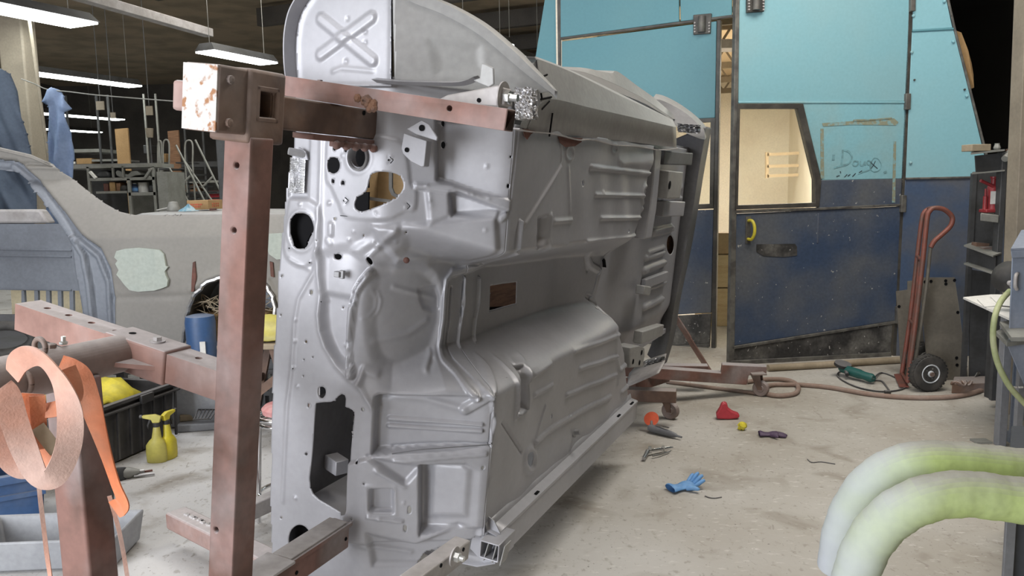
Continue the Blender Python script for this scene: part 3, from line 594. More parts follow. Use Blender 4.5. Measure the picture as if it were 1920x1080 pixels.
feats = [
    # firewall
    ('p', smooth2([(612, 283), (616, 262), (640, 250), (745, 262), (764, 300), (770, 345), (781, 358), (778, 393), (757, 398), (722, 412), (652, 408), (636, 382), (622, 352), (612, 335)], 3), .007, .006),
    ('p', smooth2([(545, 372), (598, 385), (600, 470), (570, 500), (536, 480), (534, 430)], 3), .008, .008), ('c', circ(568, 433, 27, 38), .004, .006),
    ('f', [(621, 422), (621, 438)], .008, .012), ('f', [(615, 450), (619, 456)], .004, .012), ('c', circ(675, 296, 23, 28), .003, .008),
    ('r', [(603, 260), (600, 390), (596, 470), (588, 510), (560, 560), (552, 600), (547, 680), (538, 760), (531, 940)], .005, .007),
    ('p', [(545, 240), (580, 240), (577, 372), (540, 372)], -.010, .006), ('r', [(545, 486), (552, 490), (580, 505), (575, 500)], .004, .006),
    ('r', [(598, 470), (597, 515), (601, 555), (597, 590), (600, 620), (610, 650), (632, 685), (656, 710), (676, 722), (692, 752), (703, 770)], .011, .009),
    ('p', smooth2([(604, 478), (640, 466), (700, 472), (735, 500), (700, 520), (668, 556), (652, 600), (650, 680), (640, 690), (610, 640), (602, 560)], 3), -.012, .02),
    ('p', [(600, 550), (655, 560), (650, 690), (625, 670), (604, 620)], -.012, .012),
    ('f', [(692, 512), (678, 530), (668, 548), (662, 575), (660, 592), (656, 620), (652, 650), (654, 680), (661, 702)], .022, .016),
    ('f', [(684, 520), (670, 540), (664, 570)], -.012, .006), ('f', [(655, 640), (658, 690)], -.012, .006),
    ('r', [(696, 545), (702, 560), (701, 578), (690, 595), (680, 598)], .003, .005), ('r', [(705, 548), (711, 565), (708, 582), (695, 600)], .003, .005),
    ('p', smooth2([(660, 470), (700, 446), (742, 428), (762, 455), (735, 480), (690, 490)], 3), .018, .02), ('r', [(716, 460), (745, 432)], .010, .010), ('r', [(690, 486), (716, 462), (706, 455)], .007, .008),
    ('r', [(708, 700), (684, 690), (672, 722)], .010, .01),
    ('r', [(700, 488), (740, 496), (800, 492)], .01, .02),
    # upper footwell
    ('w', [(818, 225), (962, 235), (954, 370), (905, 366), (846, 345), (820, 338)], -.055, .006),
    ('p', [(777, 343), (842, 346), (954, 374), (952, 396), (846, 360), (778, 353)], .016, .003),
    ('w', [(843, 364), (858, 360), (930, 388), (930, 404), (848, 404)], -.036, .006),
    ('p', [(700, 425), (850, 415), (928, 405), (918, 478), (880, 487), (745, 490)], .022, .014), ('r', [(846, 405), (930, 398)], .006, .006),
    ('f', [(938, 410), (945, 404)], .010, .012), ('r', [(802, 360), (807, 385)], .003, .01), ('p', [(800, 356), (842, 358), (842, 404), (805, 420)], .010, .008),
    # dished mouth of the tunnel
    ('p', smooth2([(700, 512), (760, 492), (812, 520), (826, 575), (815, 640), (790, 672), (735, 690), (700, 660), (690, 580)], 3), -.020, .025),
    ('r', [(736, 540), (815, 562)], .004, .007), ('r', [(700, 640), (765, 628), (800, 604)], .006, .012), ('p', smooth2([(785, 545), (818, 540), (822, 580), (795, 580)], 2), -.012, .008),
    ('r', [(797, 690), (806, 662)], .012, .008), ('r', [(806, 694), (812, 676)], -.012, .006),
    # flange round the tunnel mouth and its beads
    ('f', [(960, 478), (900, 497), (848, 511), (838, 525), (834, 560), (831, 600), (826, 640), (830, 670), (852, 692), (874, 722), (892, 745)], .020, .016),
    ('f', [(846, 540), (842, 590), (838, 650), (848, 674), (886, 712)], -.012, .006),
    ('f', [(870, 522), (868, 570), (862, 610), (861, 648)], .012, .008), ('f', [(897, 522), (894, 570), (889, 600), (888, 636)], .012, .008),
    # lower footwell
    ('w', [(711, 742), (922, 742), (916, 838), (735, 848), (698, 852), (704, 745)], -.050, .006),
    ('f', [(728, 792), (903, 797)], .012, .007), ('f', [(727, 806), (903, 809)], .012, .007), ('r', [(736, 745), (800, 752), (870, 770)], .008, .012),
    ('p', [(690, 858), (708, 853), (736, 848), (790, 841), (922, 831), (905, 1010), (700, 1020), (640, 1010), (640, 870)], .014, .004),
    ('r', [(735, 846), (790, 839), (860, 835), (919, 831)], -.010, .0035), ('f', [(740, 862), (860, 852), (905, 848)], .008, .01),
    ('w', [(788, 872), (872, 868), (898, 880), (892, 984), (788, 1000)], -.060, .008), ('p', [(812, 872), (868, 870), (880, 880), (874, 965), (806, 975)], .012, .014),
    ('p', [(690, 855), (760, 905), (790, 872), (756, 868), (715, 860)], -.018, .010), ('r', [(708, 880), (758, 908)], .008, .008),
    ('p', SQ, -.030, .004), ('c', [(689, 908), (740, 910), (742, 962), (690, 960)], .003, .005), ('f', [(692, 966), (752, 974)], .008, .008),
    ('p', [(690, 1000), (780, 1020), (860, 985), (900, 990), (890, 1060), (700, 1060)], -.02, .012), ('r', [(648, 1010), (770, 1040)], .006, .008), ('f', [(872, 770), (905, 680)], .012, .020),
    # seam between toe board and floor pan
    ('r', [(972, 244), (962, 330), (955, 400)], -.004, .004), ('r', [(926, 740), (920, 835), (912, 905), (908, 990)], -.006, .004), ('f', [(900, 720), (921, 745), (925, 790), (919, 830)], .012, .009),
    # upper floor pan
    ('r', [(984, 420), (1050, 313)], .009, .008), ('c', circ(1069, 287, 8, 13), .005, .006), ('r', [(1052, 262), (1052, 300)], .004, .006), ('r', [(1067, 316), (1069, 395)], .003, .012),
    ('f', [(1107, 313), (1165, 320), (1236, 328)], .011, .012), ('r', [(1116, 365), (1204, 367), (1230, 364)], .010, .0075), ('r', [(1126, 409), (1205, 408), (1224, 402)], .011, .0075), ('r', [(1038, 415), (1072, 413)], .008, .0075),
    ('r', [(1097, 454), (1182, 445), (1215, 432)], .012, .0085), ('r', [(1034, 466), (1062, 460)], .008, .0075), ('c', circ(1209, 372, 6, 23), .010, .014), ('p', circ(1209, 372, 4, 18), -.012, .012),
    ('p', [(1008, 410), (1026, 406), (1022, 446), (1012, 466), (1006, 462)], -.024, .008), ('r', [(1031, 405), (1027, 445), (1016, 474)], .010, .010), ('f', [(974, 416), (969, 466)], .016, .010),
    ('c', circ(1152, 279, 5, 8), .004, .006), ('p', [(1160, 300), (1225, 290), (1228, 316), (1165, 312)], .010, .03),
    ('r', [(1100, 508), (1158, 488)], -.012, .008), ('f', [(1160, 487), (1163, 505), (1172, 515)], .010, .02),
    # lower floor pan
    ('p', [(968, 690), (988, 690), (988, 766), (966, 776)], -.032, .008), ('f', [(992, 690), (993, 720), (990, 765), (974, 776)], .010, .009), ('c', circ(969, 672, 11, 9), .007, .007), ('p', circ(969, 672, 8, 6), -.006, .006),
    ('r', [(936, 678), (958, 700), (966, 715), (966, 780)], .014, .010), ('r', [(941, 793), (978, 848)], -.008, .006), ('r', [(1022, 761), (1003, 828)], .006, .006),
    ('f', [(1004, 829), (1030, 806), (1058, 787), (1143, 743)], .010, .014), ('c', circ(993, 862, 10, 20), .010, .012), ('r', [(1078, 658), (1150, 632), (1180, 618)], .011, .008), ('r', [(1086, 691), (1155, 668)], .011, .0075),
    ('r', [(1061, 740), (1155, 702)], .011, .0075), ('r', [(1004, 703), (1033, 680)], .009, .008), ('r', [(1004, 740), (1034, 721)], .009, .008), ('r', [(1156, 625), (1155, 668), (1160, 690), (1158, 720)], .008, .012),
    ('f', [(1160, 693), (1180, 680)], .012, .012), ('f', [(1164, 735), (1182, 720)], .010, .012),
    ('p', smooth2([(1096, 556), (1102, 552), (1122, 568), (1142, 590), (1140, 594), (1118, 578)], 2), -.012, .006), ('c', smooth2([(1096, 556), (1102, 552), (1122, 568), (1142, 590), (1140, 594), (1118, 578)], 2), .006, .008),
]
for bx, by in ((645, 292), (733, 296), (650, 375), (762, 388), (709, 407), (566, 383), (546, 465), (584, 492), (619, 380), (617, 381), (663, 435), (655, 450), (606, 565), (554, 600), (553, 640), (549, 690), (556, 725), (640, 650), (553, 932), (555, 935),
               (805, 376), (914, 312), (908, 430), (1130, 360), (745, 450), (876, 363), (886, 364), (915, 371), (757, 940), (712, 970), (800, 347)):
    feats.append(('p', circ(bx, by, 2.6, 3), .004, .004))
for bx, by in ((651, 377), (764, 386), (731, 300), (708, 404)):   # small chevron clips punched round the steering opening
    feats.append(('r', [(bx - 2, by - 6), (bx + 4, by), (bx - 1, by + 5)], -.004, .0025))
def base_surface(T_, W_):
    wc = np.interp(T_, [0, .3, .62, TT, TT + .6, TT + 1.2, TT + 1.7], [.745, .745, .742, .722, .715, .70, .68])
    hwd = np.interp(T_, [0, .25, .45, .62, TT, TT + .5, TT + 1.3, TT + 1.75], [.19, .215, .235, .19, .175, .165, .16, .15])
    soft = np.interp(T_, [0, .5, TT, TT + 2], [.05, .05, .055, .065])
    dw = W_ - wc
    tun = 1 - sst(np.where(dw > 0, np.abs(dw), np.abs(dw) * .93), hwd - soft, hwd + soft)
    ip = lambda arr: np.interp(T_, ts, arr)
    S = ip(fs) * (1 - tun) + ip(us) * tun; Nn = ip(fn) * (1 - tun) + ip(un) * tun
    # the rear edge kicks up earlier near the lower rail and the tunnel
    kick = np.interp(W_, [-.2, .06, .30, .42, .55, .75, .95, 1.2, 1.33], [.22, .10, -.06, -.20, -.26, -.20, -.08, .02, .06])
    sf = T_ - TT; drop = sst(sf, 1.62 + kick, 1.86 + kick)
    S = np.where(sf > 1.62 + kick, 1.62 + kick + (sf - 1.62 - kick) * (1 - .55 * drop), S); Nn = Nn * (1 - drop) + drop * np.minimum(Nn, -.20)
    return S, Nn
def world(S, Nn, W_): return np.array(CO)[None, None] + S[..., None] * np.array(ca) + Nn[..., None] * np.array(cn) + W_[..., None] * np.array(cw)
_S, _N = base_surface(T, W); _X = world(_S, _N, W) - np.array(CAM)
_z = _X @ np.array(fwd); _px = 960 + FPX * (_X @ np.array(RT)) / _z; _py = 540 - FPX * (_X @ np.array(UP)) / _z
TW_flat = TW
def TW(px, py):                                     # pixel measured on the curved base sheet itself
    d2 = (_px - px) ** 2 + (_py - py) ** 2; k = np.argmin(d2); i, j = np.unravel_index(k, d2.shape)
    if d2[i, j] > 40: return TW_flat(px, py)
    near = d2 < max(9.0, d2[i, j] * 1.5); zz = np.where(near, _z, 99); z0 = zz.min()
    ok = near & (_z < z0 + .05); k = np.argmin(np.where(ok, d2, 1e9)); i, j = np.unravel_index(k, d2.shape)
    i = min(max(i, 1), T.shape[0] - 2); j = min(max(j, 1), T.shape[1] - 2)
    J = np.array([[(_px[i + 1, j] - _px[i - 1, j]) / 2, (_px[i, j + 1] - _px[i, j - 1]) / 2], [(_py[i + 1, j] - _py[i - 1, j]) / 2, (_py[i, j + 1] - _py[i, j - 1]) / 2]])
    r = np.array([px - _px[i, j], py - _py[i, j]])
    if abs(np.linalg.det(J)) > .15: st = np.clip(np.linalg.solve(J, r), -1.5, 1.5)
    else: st = np.zeros(2)
    return (T[i, j] + st[0] * RES, W[i, j] + st[1] * RES)
T2, W2, fm = cut_grid(T, W, [[TW(*q) for q in h] for h in holes_px], None, RES)
S, Nn = base_surface(T2, W2)
dn = gsm(np.gradient(fs, RES), 8); ds = -gsm(np.gradient(fn, RES), 8)
DN = np.interp(T2, ts, dn); DS = np.interp(T2, ts, ds); ln = np.hypot(DN, DS) + 1e-9
H = apply_feats(T2, W2, feats, TW)
# hand beaten panels: slow waves in the sheet
rs = np.random.RandomState(3)
for k in range(26):
    kx, ky = rs.uniform(-26, 26, 2); H += .00055 * np.sin(kx * T2 + ky * W2 + rs.uniform(0, 6)) 
S += DS / ln * H; Nn += DN / ln * H
CX = np.array(CO)[None, None] + S[..., None] * np.array(ca) + Nn[..., None] * np.array(cn) + W2[..., None] * np.array(cw)
tc_ = ((T2[:-1, :-1] + T2[1:, 1:]) / 2); wc_ = ((W2[:-1, :-1] + W2[1:, 1:]) / 2)
inb = (wc_ < np.interp(tc_, [0, TF, TT - .10, TT - .02, TT, TT + 2], [1.40, 1.44, 1.46, 1.40, 1.335, 1.335])) & (wc_ > np.interp(tc_, [0, TF + .12, TF + .2, TT, TT + 2], [-.215, -.215, -.07, .0, .0]))
fm &= inb & (tc_ > np.interp(wc_, [-.3, .0, .5, .95, 1.1, 1.4], [.035, .012, .0, .018, .035, .06]))
i1 = int((TF + .0) / RES); i2 = int(TT / RES)
jm = np.zeros_like(fm); jm[:i2] = True; np_mesh('firewall', CX, fm & jm, 'primer', body, .004)
jm = np.zeros_like(fm); jm[i2:] = True; np_mesh('floor_pan', CX, fm & jm, 'primer', body, .004)
# light box behind the square opening
sq0 = [CW(S0, 0, 0) + (PL(x, y, CW(S0, 0, 0), ca) - CW(S0, 0, 0)) for x, y in ((695, 915), (738, 915), (738, 958), (695, 958))]
# steering column collar
cc = PL(675, 295, CW(S0, 0, 0), ca)
part('column_collar', MB().rings([[cc - ca * d + (cn * cos(2 * pi * j / 28) * r * .88 + cw * sin(2 * pi * j / 28) * r) for j in range(28)] for r, d in ((.0335, -.02), (.0335, .016), (.037, .020), (.041, .016), (.041, .004), (.048, .004), (.050, .0))], cap=False), 'bolt', body, smooth=40)
cc2 = CW(S0 + .42, -.42, 1.28)
# drain tube and foil pad by the cowl
d0 = PL(572, 290, CW(S0, 0, 0), ca); d1 = PL(541, 283, CW(S0 - .04, 0, 0), ca)
part('drain_tube', MB().tube([d0, d0.lerp(d1, .8), d1 ], [.012, .012, .011], 12), 'bolt', body, smooth=50)
part('drain_bracket', MB().prism([PL(x, y, CW(S0 - .008, 0, 0), ca) for x, y in ((560, 276), (572, 284), (577, 300), (562, 298))], ca * .006), 'primer', body)
fp = np.array([[tuple(PL(545 + (u_ * 28) + 1.5 - v_ * 3, 296 + v_ * 66, CW(S0, 0, 0), ca) - ca * (.004 + .0035 * sin(v_ * 150) * (1 if u_ < .8 else 0))) for v_ in np.linspace(0, 1, 160)] for u_ in np.linspace(0, 1, 9)])
np_mesh('foil_pad', fp, np.ones((8, 159), bool), 'foil', body, 0)

# --- splash panel with the pressed cross, and the triangular filler beside it
PS = S0 - .012
def PN(x, y):
    p = PL(x, y, CW(PS, 0, 0), ca) - CO; return (p.dot(cn), p.dot(cw))
out1 = [(560, 162), (556, 120), (556, 76), (561, 42), (570, 18), (588, -8), (615, -30), (650, -42), (700, -36), (737, -22), (735, 150), (735, 162)]
out2 = [(738, -22), (745, -14), (772, -2), (805, 10), (842, 30), (872, 52), (905, 84), (935, 114), (962, 138), (978, 156), (960, 160), (860, 162), (790, 158), (738, 150)]
fe1 = [('f', [(603, 36), (699, 114)], .009, .020), ('f', [(697, 33), (602, 103)], .009, .020), ('p', circ(650, 70, 13, 15), .001, .012), ('p', circ(684.5, 59.5, 2.2, 3), -.006, .004), ('p', circ(684.5, 79.5, 2.2, 3), -.006, .004),
       ('p', circ(648, 115, 3, 3.6), -.006, .004), ('p', circ(651, 35, 2, 2.6), -.006, .004), ('r', [(625, 134), (640, 128), (700, 133)], .003, .006), ('c', out1, .004, .01)]
fe2 = [('p', [(790, 72), (862, 76), (866, 120), (800, 132)], -.006, .016)]
for nm, out, fe, sx in (('splash_panel', out1, fe1, 0), ('corner_panel', out2, fe2, .03)):
    op = [PN(*q) for q in out]
    a1 = np.arange(min(p[0] for p in op) - .01, max(p[0] for p in op) + .02, .005); b1 = np.arange(min(p[1] for p in op) - .01, max(p[1] for p in op) + .02, .005)
    A, B = np.meshgrid(a1, b1, indexing='ij'); A2, B2, f2 = cut_grid(A, B, [], op, .005)
    hh = apply_feats(A2, B2, fe, PN)
    fold = (A2 - PN(737, 100)[0]) * (0.55 if sx else 0)
    XX = np.array(CO)[None, None] + (PS - hh + fold)[..., None] * np.array(ca) + A2[..., None] * np.array(cn) + B2[..., None] * np.array(cw)
    np_mesh(nm, XX, f2, 'primer' if not sx else 'primer_side', body, .004)
# turned lip round the splash panel and the sloping edge down to the rocker
lip = [CW(PS, *PN(x, y)) for x, y in [(560, 162)] + out1[1:10]]
mb = MB(); n_ = len(lip); outw = []
cen = CW(PS, *PN(650, 70))
rows = [[p - ca * d + (p - cen).normalized() * e for p in spl(lip, 4)] for d, e in ((-.004, .0), (.012, .0), (.045, .010), (.045, .014), (.008, .006), (-.004, .004))]
part('panel_lip', mb.rings(rows, cap=False, closed=False), 'primer', body, smooth=60)
e2 = [(738, -22), (772, -4), (805, 8), (842, 28), (872, 50), (905, 82), (935, 112), (962, 136), (985, 156)]
pe = spl([CW(PS + .0 + (PN(x, y)[0] - PN(738, 0)[0]) * .55, *PN(x, y)) for x, y in e2], 4)
tpr = [min(1.0, (len(pe) - 1 - i) / (len(pe) * .35) + .12) for i in range(len(pe))]
mb = MB().rings([[p - ca * .012 - cw * .012 for p in pe], [p - ca * .014 + cw * .004 for p in pe], [p - ca * .012 + (cw * .016 + cn * .008) * k for p, k in zip(pe, tpr)], [p + (ca * .03 + cw * .022 + cn * .010) * k for p, k in zip(pe, tpr)], [p + (ca * .07 + cw * .020) * k for p, k in zip(pe, tpr)], [p + ca * .07 * k - cw * .02 for p, k in zip(pe, tpr)]], cap=False, closed=False)
part('door_pillar_edge', mb, 'primer_side', body, smooth=50)
part('seam_strip', MB().tube([CW(PS - .004, *PN(736, y)) for y in (-20, 60, 148)], .0022, 6), 'black', body)
fl = [(714, 152), (760, 156), (830, 158), (870, 158), (890, 154), (902, 148)]
mb = MB(); q = [CW(PS - .02, *PN(x, y)) for x, y in fl]
part('flange', MB().rings([[p - cw * .007 for p in spl(q, 4)], [p + cw * .0 - ca * .03 for p in spl(q, 4)], [p + cw * .007 for p in spl(q, 4)], [p + ca * .02 for p in spl(q, 4)]], closed=False, cap=False), 'primer', body, smooth=50)
bq = [(902, 118), (910, 120), (925, 127), (926, 158), (916, 164), (896, 156), (886, 150), (899, 146)]
o = part('flange_bracket', MB().prism([PL(x, y, CW(PS - .035, 0, 0), ca) for x, y in bq], ca * .008), 'primer_side', body, bevel=.003)

# --- rocker sills
def pn(px, py, nn): p = PL(px, py, CW(0, nn, 0), cn) - CO; return CW(p.dot(ca), nn, p.dot(cw))
up_rows = []
for nn, pts in ((.0, [(985, 244), (1035, 250), (1110, 258), (1190, 267), (1268, 277)]), (.012, [(1006, 203), (1034, 186), (1110, 203), (1190, 221), (1267, 239)]), (-.03, [(1010, 115), (1012, 113), (1080, 140), (1170, 184), (1262, 226)]), (-.12, [(1006, 110), (1010, 109), (1078, 136), (1166, 178), (1255, 222)])):
    up_rows.append(spl([pn(x, y, nn) for x, y in pts], 6))
up_rows.append([p - cn * .12 for p in up_rows[-1]])
rk = part('rocker_sill', MB().rings(up_rows, cap=False, closed=False), 'primer_side', body, smooth=25, label='upper rocker sill, a long bevelled box of flat grey primer')
m_ = rk.modifiers.new('sheet', 'SOLIDIFY'); m_.thickness = .004; m_.offset = 0
part('sill_end', MB().prism([r[-1] for r in up_rows[:4]], ca * .004), 'primer_side', body)
pts = [(968, 241), (985, 246), (1035, 251), (1080, 262), (1110, 262), (1150, 272), (1190, 274), (1235, 281), (1269, 278)]
part('pinch_weld', MB().ribbon(spl([pn(x, y, .004) for x, y in pts], 5), cn, .022, .004), 'lightsteel', body)
# short front piece of the sill with dark weld lines, foil wrap, body mount
part('sill_front', MB().rings([spl([pn(x, y, nn) for x, y in pp_], 4) for nn, pp_ in ((.002, [(975, 238), (990, 243), (1012, 248)]), (.006, [(985, 200), (1000, 202), (1016, 206)]), (-.01, [(990, 165), (1003, 150), (1012, 150)]), (-.05, [(985, 128), (996, 120), (1010, 112)]))], cap=False, closed=False), 'primer_side', body, smooth=30)
for a_, b_ in (((1003, 150), (1026, 140)), ((1014, 186), (1034, 182)), ((1016, 205), (1030, 190)), ((1030, 256), (1036, 212)), ((1010, 150), (1016, 184))):
    part('weld_mark', MB().tube([pn(*a_, .012), pn(*b_, .014)], .003, 6), 'black', body)
fo = []
rs = random.Random(5)
for v_ in np.linspace(0, 1, 22):
    fo.append([PL(965 + u_ * 33 + v_ * 2, 164 + v_ * 60 + rs.uniform(-1, 1), CW(-.05, 0, 0), ca) - ca * (rs.uniform(0, .008) + .02 * u_ * (1 - u_)) for u_ in np.linspace(0, 1, 12)])
part('foil_wrap', MB().rings(fo + [[p + ca * .04 for p in r] for r in fo[::-1]], cap=False, closed=False), 'foil', body)
part('rust_stain', MB().prism([pn(x, y, .006) for x, y in ((1046, 256), (1092, 259), (1090, 266), (1078, 274), (1060, 276), (1050, 268))], cn * .001), 'rustspot', body)
part('rust_stain', MB().prism([pn(x, y, .006) for x, y in ((980, 241), (1004, 246), (995, 252), (988, 262), (983, 256))], cn * .001), 'rustspot', body)
p = PL(762, 488, CW(-.07, -.1, 0), _toen); part('rust_stain', MB().lathe([(.010, 0), (.007, .006), (.001, .008)], p + _toen * -.0, -_toen if _toen.dot(CAM - p) < 0 else _toen, 9), 'rustspot', body)
# lower sill: flange, under edge and the open front end
lw = []
for dn_, dw_ in ((-.004, .035), (.004, .010), (.040, .003), (.041, -.004), (.036, -.008), (.043, -.095), (-.02, -.125), (-.18, -.14), (-.30, -.13)):
    lw.append([CW(s_, dn_, dw_ + (.0 if s_ > .0 else 0)) for s_ in np.linspace(.02, 1.80, 20)])
rk2 = part('rocker_sill', MB().rings(lw, cap=False, closed=False), 'primer', body, smooth=30, label='lower rocker sill with a pale flange along the floor edge')
m_ = rk2.modifiers.new('sheet', 'SOLIDIFY'); m_.thickness = .004; m_.offset = 0
part('sill_cap', MB().prism([CW(.04, -.02, .06), CW(.04, .02, .04), CW(.04, .055, -.01), CW(.04, .05, -.08), CW(.04, .0, -.12), CW(.04, -.06, -.08), CW(.04, -.05, .03)], ca * .005), 'primer', body)
bx0 = CW(-.04, .045, -.03)
mb = MB().box(bx0 + ca * .07, .005, .0, .0)
o = part('sill_open_box', MB().bar(CW(-.03, .040, -.030), CW(.10, .040, -.030), .070, .062, cw), 'primer', body, bevel=.003)
cut(o, [MB().bar(CW(-.07, .040, -.030), CW(.07, .040, -.030), .060, .052, cw)])
for k in range(3): part('gusset', MB().bar(CW(.0, .02 + .03 * k, -.07), CW(.0, .035 + .028 * k, .0), .003, .05, ca), 'primer_side', o)
for s_, l_ in ((.40, .03), (1.72, .05), (1.48, .04)): part('flange_slot', MB().box(CW(s_, .030, .009), l_, .010, .004, (ca, cn, cw)), 'black', rk2)
p = pn(1075, 811, 0); part('drain_stud', MB().lathe([(.022, 0), (.022, .006), (.012, .008), (.012, .03), (.008, .032)], p, cn + cw * .3, 10), 'bolt', body, smooth=40)
p = PL(938, 715, CW(.2, -.05, 0), cn); part('drain_stud', MB().lathe([(.022, 0), (.022, .006), (.014, .008), (.010, .03)], p, cn + cw * .4 - ca * .2, 10), 'bolt', body, smooth=40)
# small box bracket on the firewall, pedal bracket plates
p = PL(634, 514, CW(S0 - .012, 0, 0), ca); part('clip_bracket', MB().box(p, .020, .02, .018, (cn, ca, cw)).box(p + cn * .012 + ca * .004, .016, .012, .026, (cn, ca, cw)), 'bolt', body, bevel=.002)
def fplate(name, px, s_, th, mt, lb=None):
    return part(name, MB().prism([PL(x, y, CW(s_, 0, 0), ca) for x, y in px], ca * th), mt, body, bevel=.002, label=lb)
fplate('mount_plate', [(762, 242), (790, 226), (804, 234), (820, 258), (818, 264), (780, 252)], S0 - .04, .008, 'primer')
fplate('mount_plate', [(752, 278), (757, 250), (800, 264), (795, 312), (790, 313), (770, 303), (755, 288)], S0 - .03, .03, 'primer')
p = PL(791, 240, CW(S0 - .043, 0, 0), ca); part('mount_hole', MB().lathe([(.009, 0), (.009, .002)], p, -ca, 12), 'black', body)
for x, y in ((763, 281),): p = PL(x, y, CW(S0 - .032, 0, 0), ca); part('mount_hole', MB().lathe([(.007, 0), (.007, .002)], p, -ca, 12), 'black', body)

# --- rear: trunk floor with beads, rails, wheelhouse and tail panel
def RS(px, py, nn=-.10):
    p = PL(px, py, CW(0, nn, 0), cn) - CO; return (p.dot(ca), p.dot(cw))
ss = np.arange(1.55, 3.14, .008); w2 = np.arange(.10, 1.36, .008)
SS, WW = np.meshgrid(ss, w2, indexing='ij')
hl = [[RS(*q) for q in circ(1257, 459, 7, 18)]]
fr = [('f', [(1209, 484), (1243, 474)], .016, .018), ('f', [(1206, 508), (1244, 493)], .022, .026), ('r', [(1212, 508), (1244, 497)], -.012, .010), ('f', [(1201, 543), (1244, 529)], .020, .020), ('f', [(1206, 576), (1240, 560)], .020, .022),
      ('f', [(1224, 436), (1258, 428)], .022, .026), ('r', [(1226, 437), (1256, 429)], -.010, .010), ('f', [(1214, 474), (1244, 464)], .012, .014), ('f', [(1240, 372), (1275, 372)], .016, .02), ('r', [(1238, 345), (1278, 352)], .010, .03)]
SS2, WW2, f3 = cut_grid(SS, WW, hl, None, .008)
hh = apply_feats(SS2, WW2, fr, lambda x, y: RS(x, y))
kk = sst(SS2, 2.9, 3.14) * .02
nn_ = -.175 + .075 * sst(SS2, 1.72, 2.05) + hh - kk - .05 * (1 - sst(WW2, .18, .34))
f3 &= ((WW2[:-1, :-1] > .14) | (SS2[:-1, :-1] < 2.2))
XX = np.array(CO)[None, None] + SS2[..., None] * np.array(ca) + nn_[..., None] * np.array(cn) + WW2[..., None] * np.array(cw)
np_mesh('trunk_floor', XX, f3, 'primer', body, .003)
def rbar(name, q0, q1, n0_, n1_, wd, h, mt='primer'):
    s0_, w0_ = RS(*q0, n0_); s1_, w1_ = RS(*q1, n1_)
    return part(name, MB().bar(CW(s0_, n0_, w0_), CW(s1_, n1_, w1_), wd, h, cn), mt, body, bevel=.006)
rbar('cross_brace', (1237, 295), (1291, 298), -.06, -.04, .075, .05, 'primer_dark')
o = rbar('frame_mount', (1236, 345), (1262, 346), -.03, -.03, .15, .10, 'primer_side')
p = CW(*[(RS(1255, 347, .02)[0]), .021, RS(1255, 347, .02)[1]]); part('mount_hole', MB().lathe([(.022, 0), (.022, .003)], p, cn, 14), 'black', o)
rbar('cross_brace', (1237, 391), (1276, 391), -.06, -.05, .09, .05, 'primer')
rbar('cross_brace', (1206, 533), (1248, 517), -.085, -.075, .06, .03, 'primer')
rbar('rail_hook', (1200, 543), (1212, 545), -.05, -.05, .05, .05, 'primer_side')
st = [(1229, 276), (1241, 282), (1236, 340), (1231, 392), (1222, 446), (1209, 449), (1220, 392), (1226, 335)]
part('frame_rail', MB().prism([pn(x, y, -.012) for x, y in st], -cn * .06), 'primer', body, bevel=.008)
o = rbar('bumper_bracket', (1196, 632), (1236, 618), -.02, -.02, .07, .05, 'primer_side')
o = part('spring_bracket', MB().prism([pn(x, y, .0) for x, y in ((1181, 652), (1198, 648), (1209, 652), (1209, 668), (1205, 688), (1182, 690))], -cn * .09), 'primer_side', body, bevel=.006)
for x, y in ((1203, 661), (1199, 680), (1187, 678)): part('bracket_hole', MB().lathe([(.014, 0), (.014, .002)], pn(x, y, .001), cn, 12), 'black', o)
# tail panel: curved sheet that closes the trunk and flares out to the lower valance
tp = [(1262, 262, 1326, 238), (1268, 285, 1322, 266), (1272, 330, 1311, 330), (1268, 400, 1300, 400), (1260, 470, 1286, 478), (1250, 540, 1268, 562), (1234, 610, 1257, 632), (1214, 665, 1242, 684)]
TPS = CW(3.12, 0, 0)
L_ = [PL(q[0], q[1], TPS, ca) for q in tp]; R_ = [PL(q[2], q[3], TPS, ca) for q in tp]
L_, R_ = spl(L_, 4), spl(R_, 4); rows = []
for u_ in np.linspace(0, 1, 9): rows.append([l.lerp(r, u_) - ca * (.05 * sin(pi * u_ * .5)) for l, r in zip(L_, R_)])
rows.append([r + cn * .006 + ca * .10 for r in R_])
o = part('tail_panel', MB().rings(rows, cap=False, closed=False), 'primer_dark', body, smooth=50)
m_ = o.modifiers.new('sheet', 'SOLIDIFY'); m_.thickness = .005; m_.offset = 0
# quarter panel bulge, wheel arch lip and the rear wheelhouse foil
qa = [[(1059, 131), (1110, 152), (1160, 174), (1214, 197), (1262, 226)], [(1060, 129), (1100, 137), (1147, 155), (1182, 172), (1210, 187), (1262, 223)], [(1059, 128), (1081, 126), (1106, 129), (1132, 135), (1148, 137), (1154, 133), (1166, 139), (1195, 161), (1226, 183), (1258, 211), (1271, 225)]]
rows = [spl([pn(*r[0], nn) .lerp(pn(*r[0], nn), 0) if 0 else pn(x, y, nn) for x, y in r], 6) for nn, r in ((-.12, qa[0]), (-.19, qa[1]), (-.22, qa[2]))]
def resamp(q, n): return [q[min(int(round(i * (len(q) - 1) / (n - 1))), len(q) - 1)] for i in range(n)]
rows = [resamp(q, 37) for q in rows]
part('wheel_arch', MB().rings([rows[0], rows[1]], cap=False, closed=False), 'primer_shade', body, smooth=60)
part('wheel_arch_lip', MB().rings([[p + cn * .001 for p in rows[1]], rows[2], [p - cn * .35 for p in rows[2]]], cap=False, closed=False), 'primer_side', body, smooth=40)
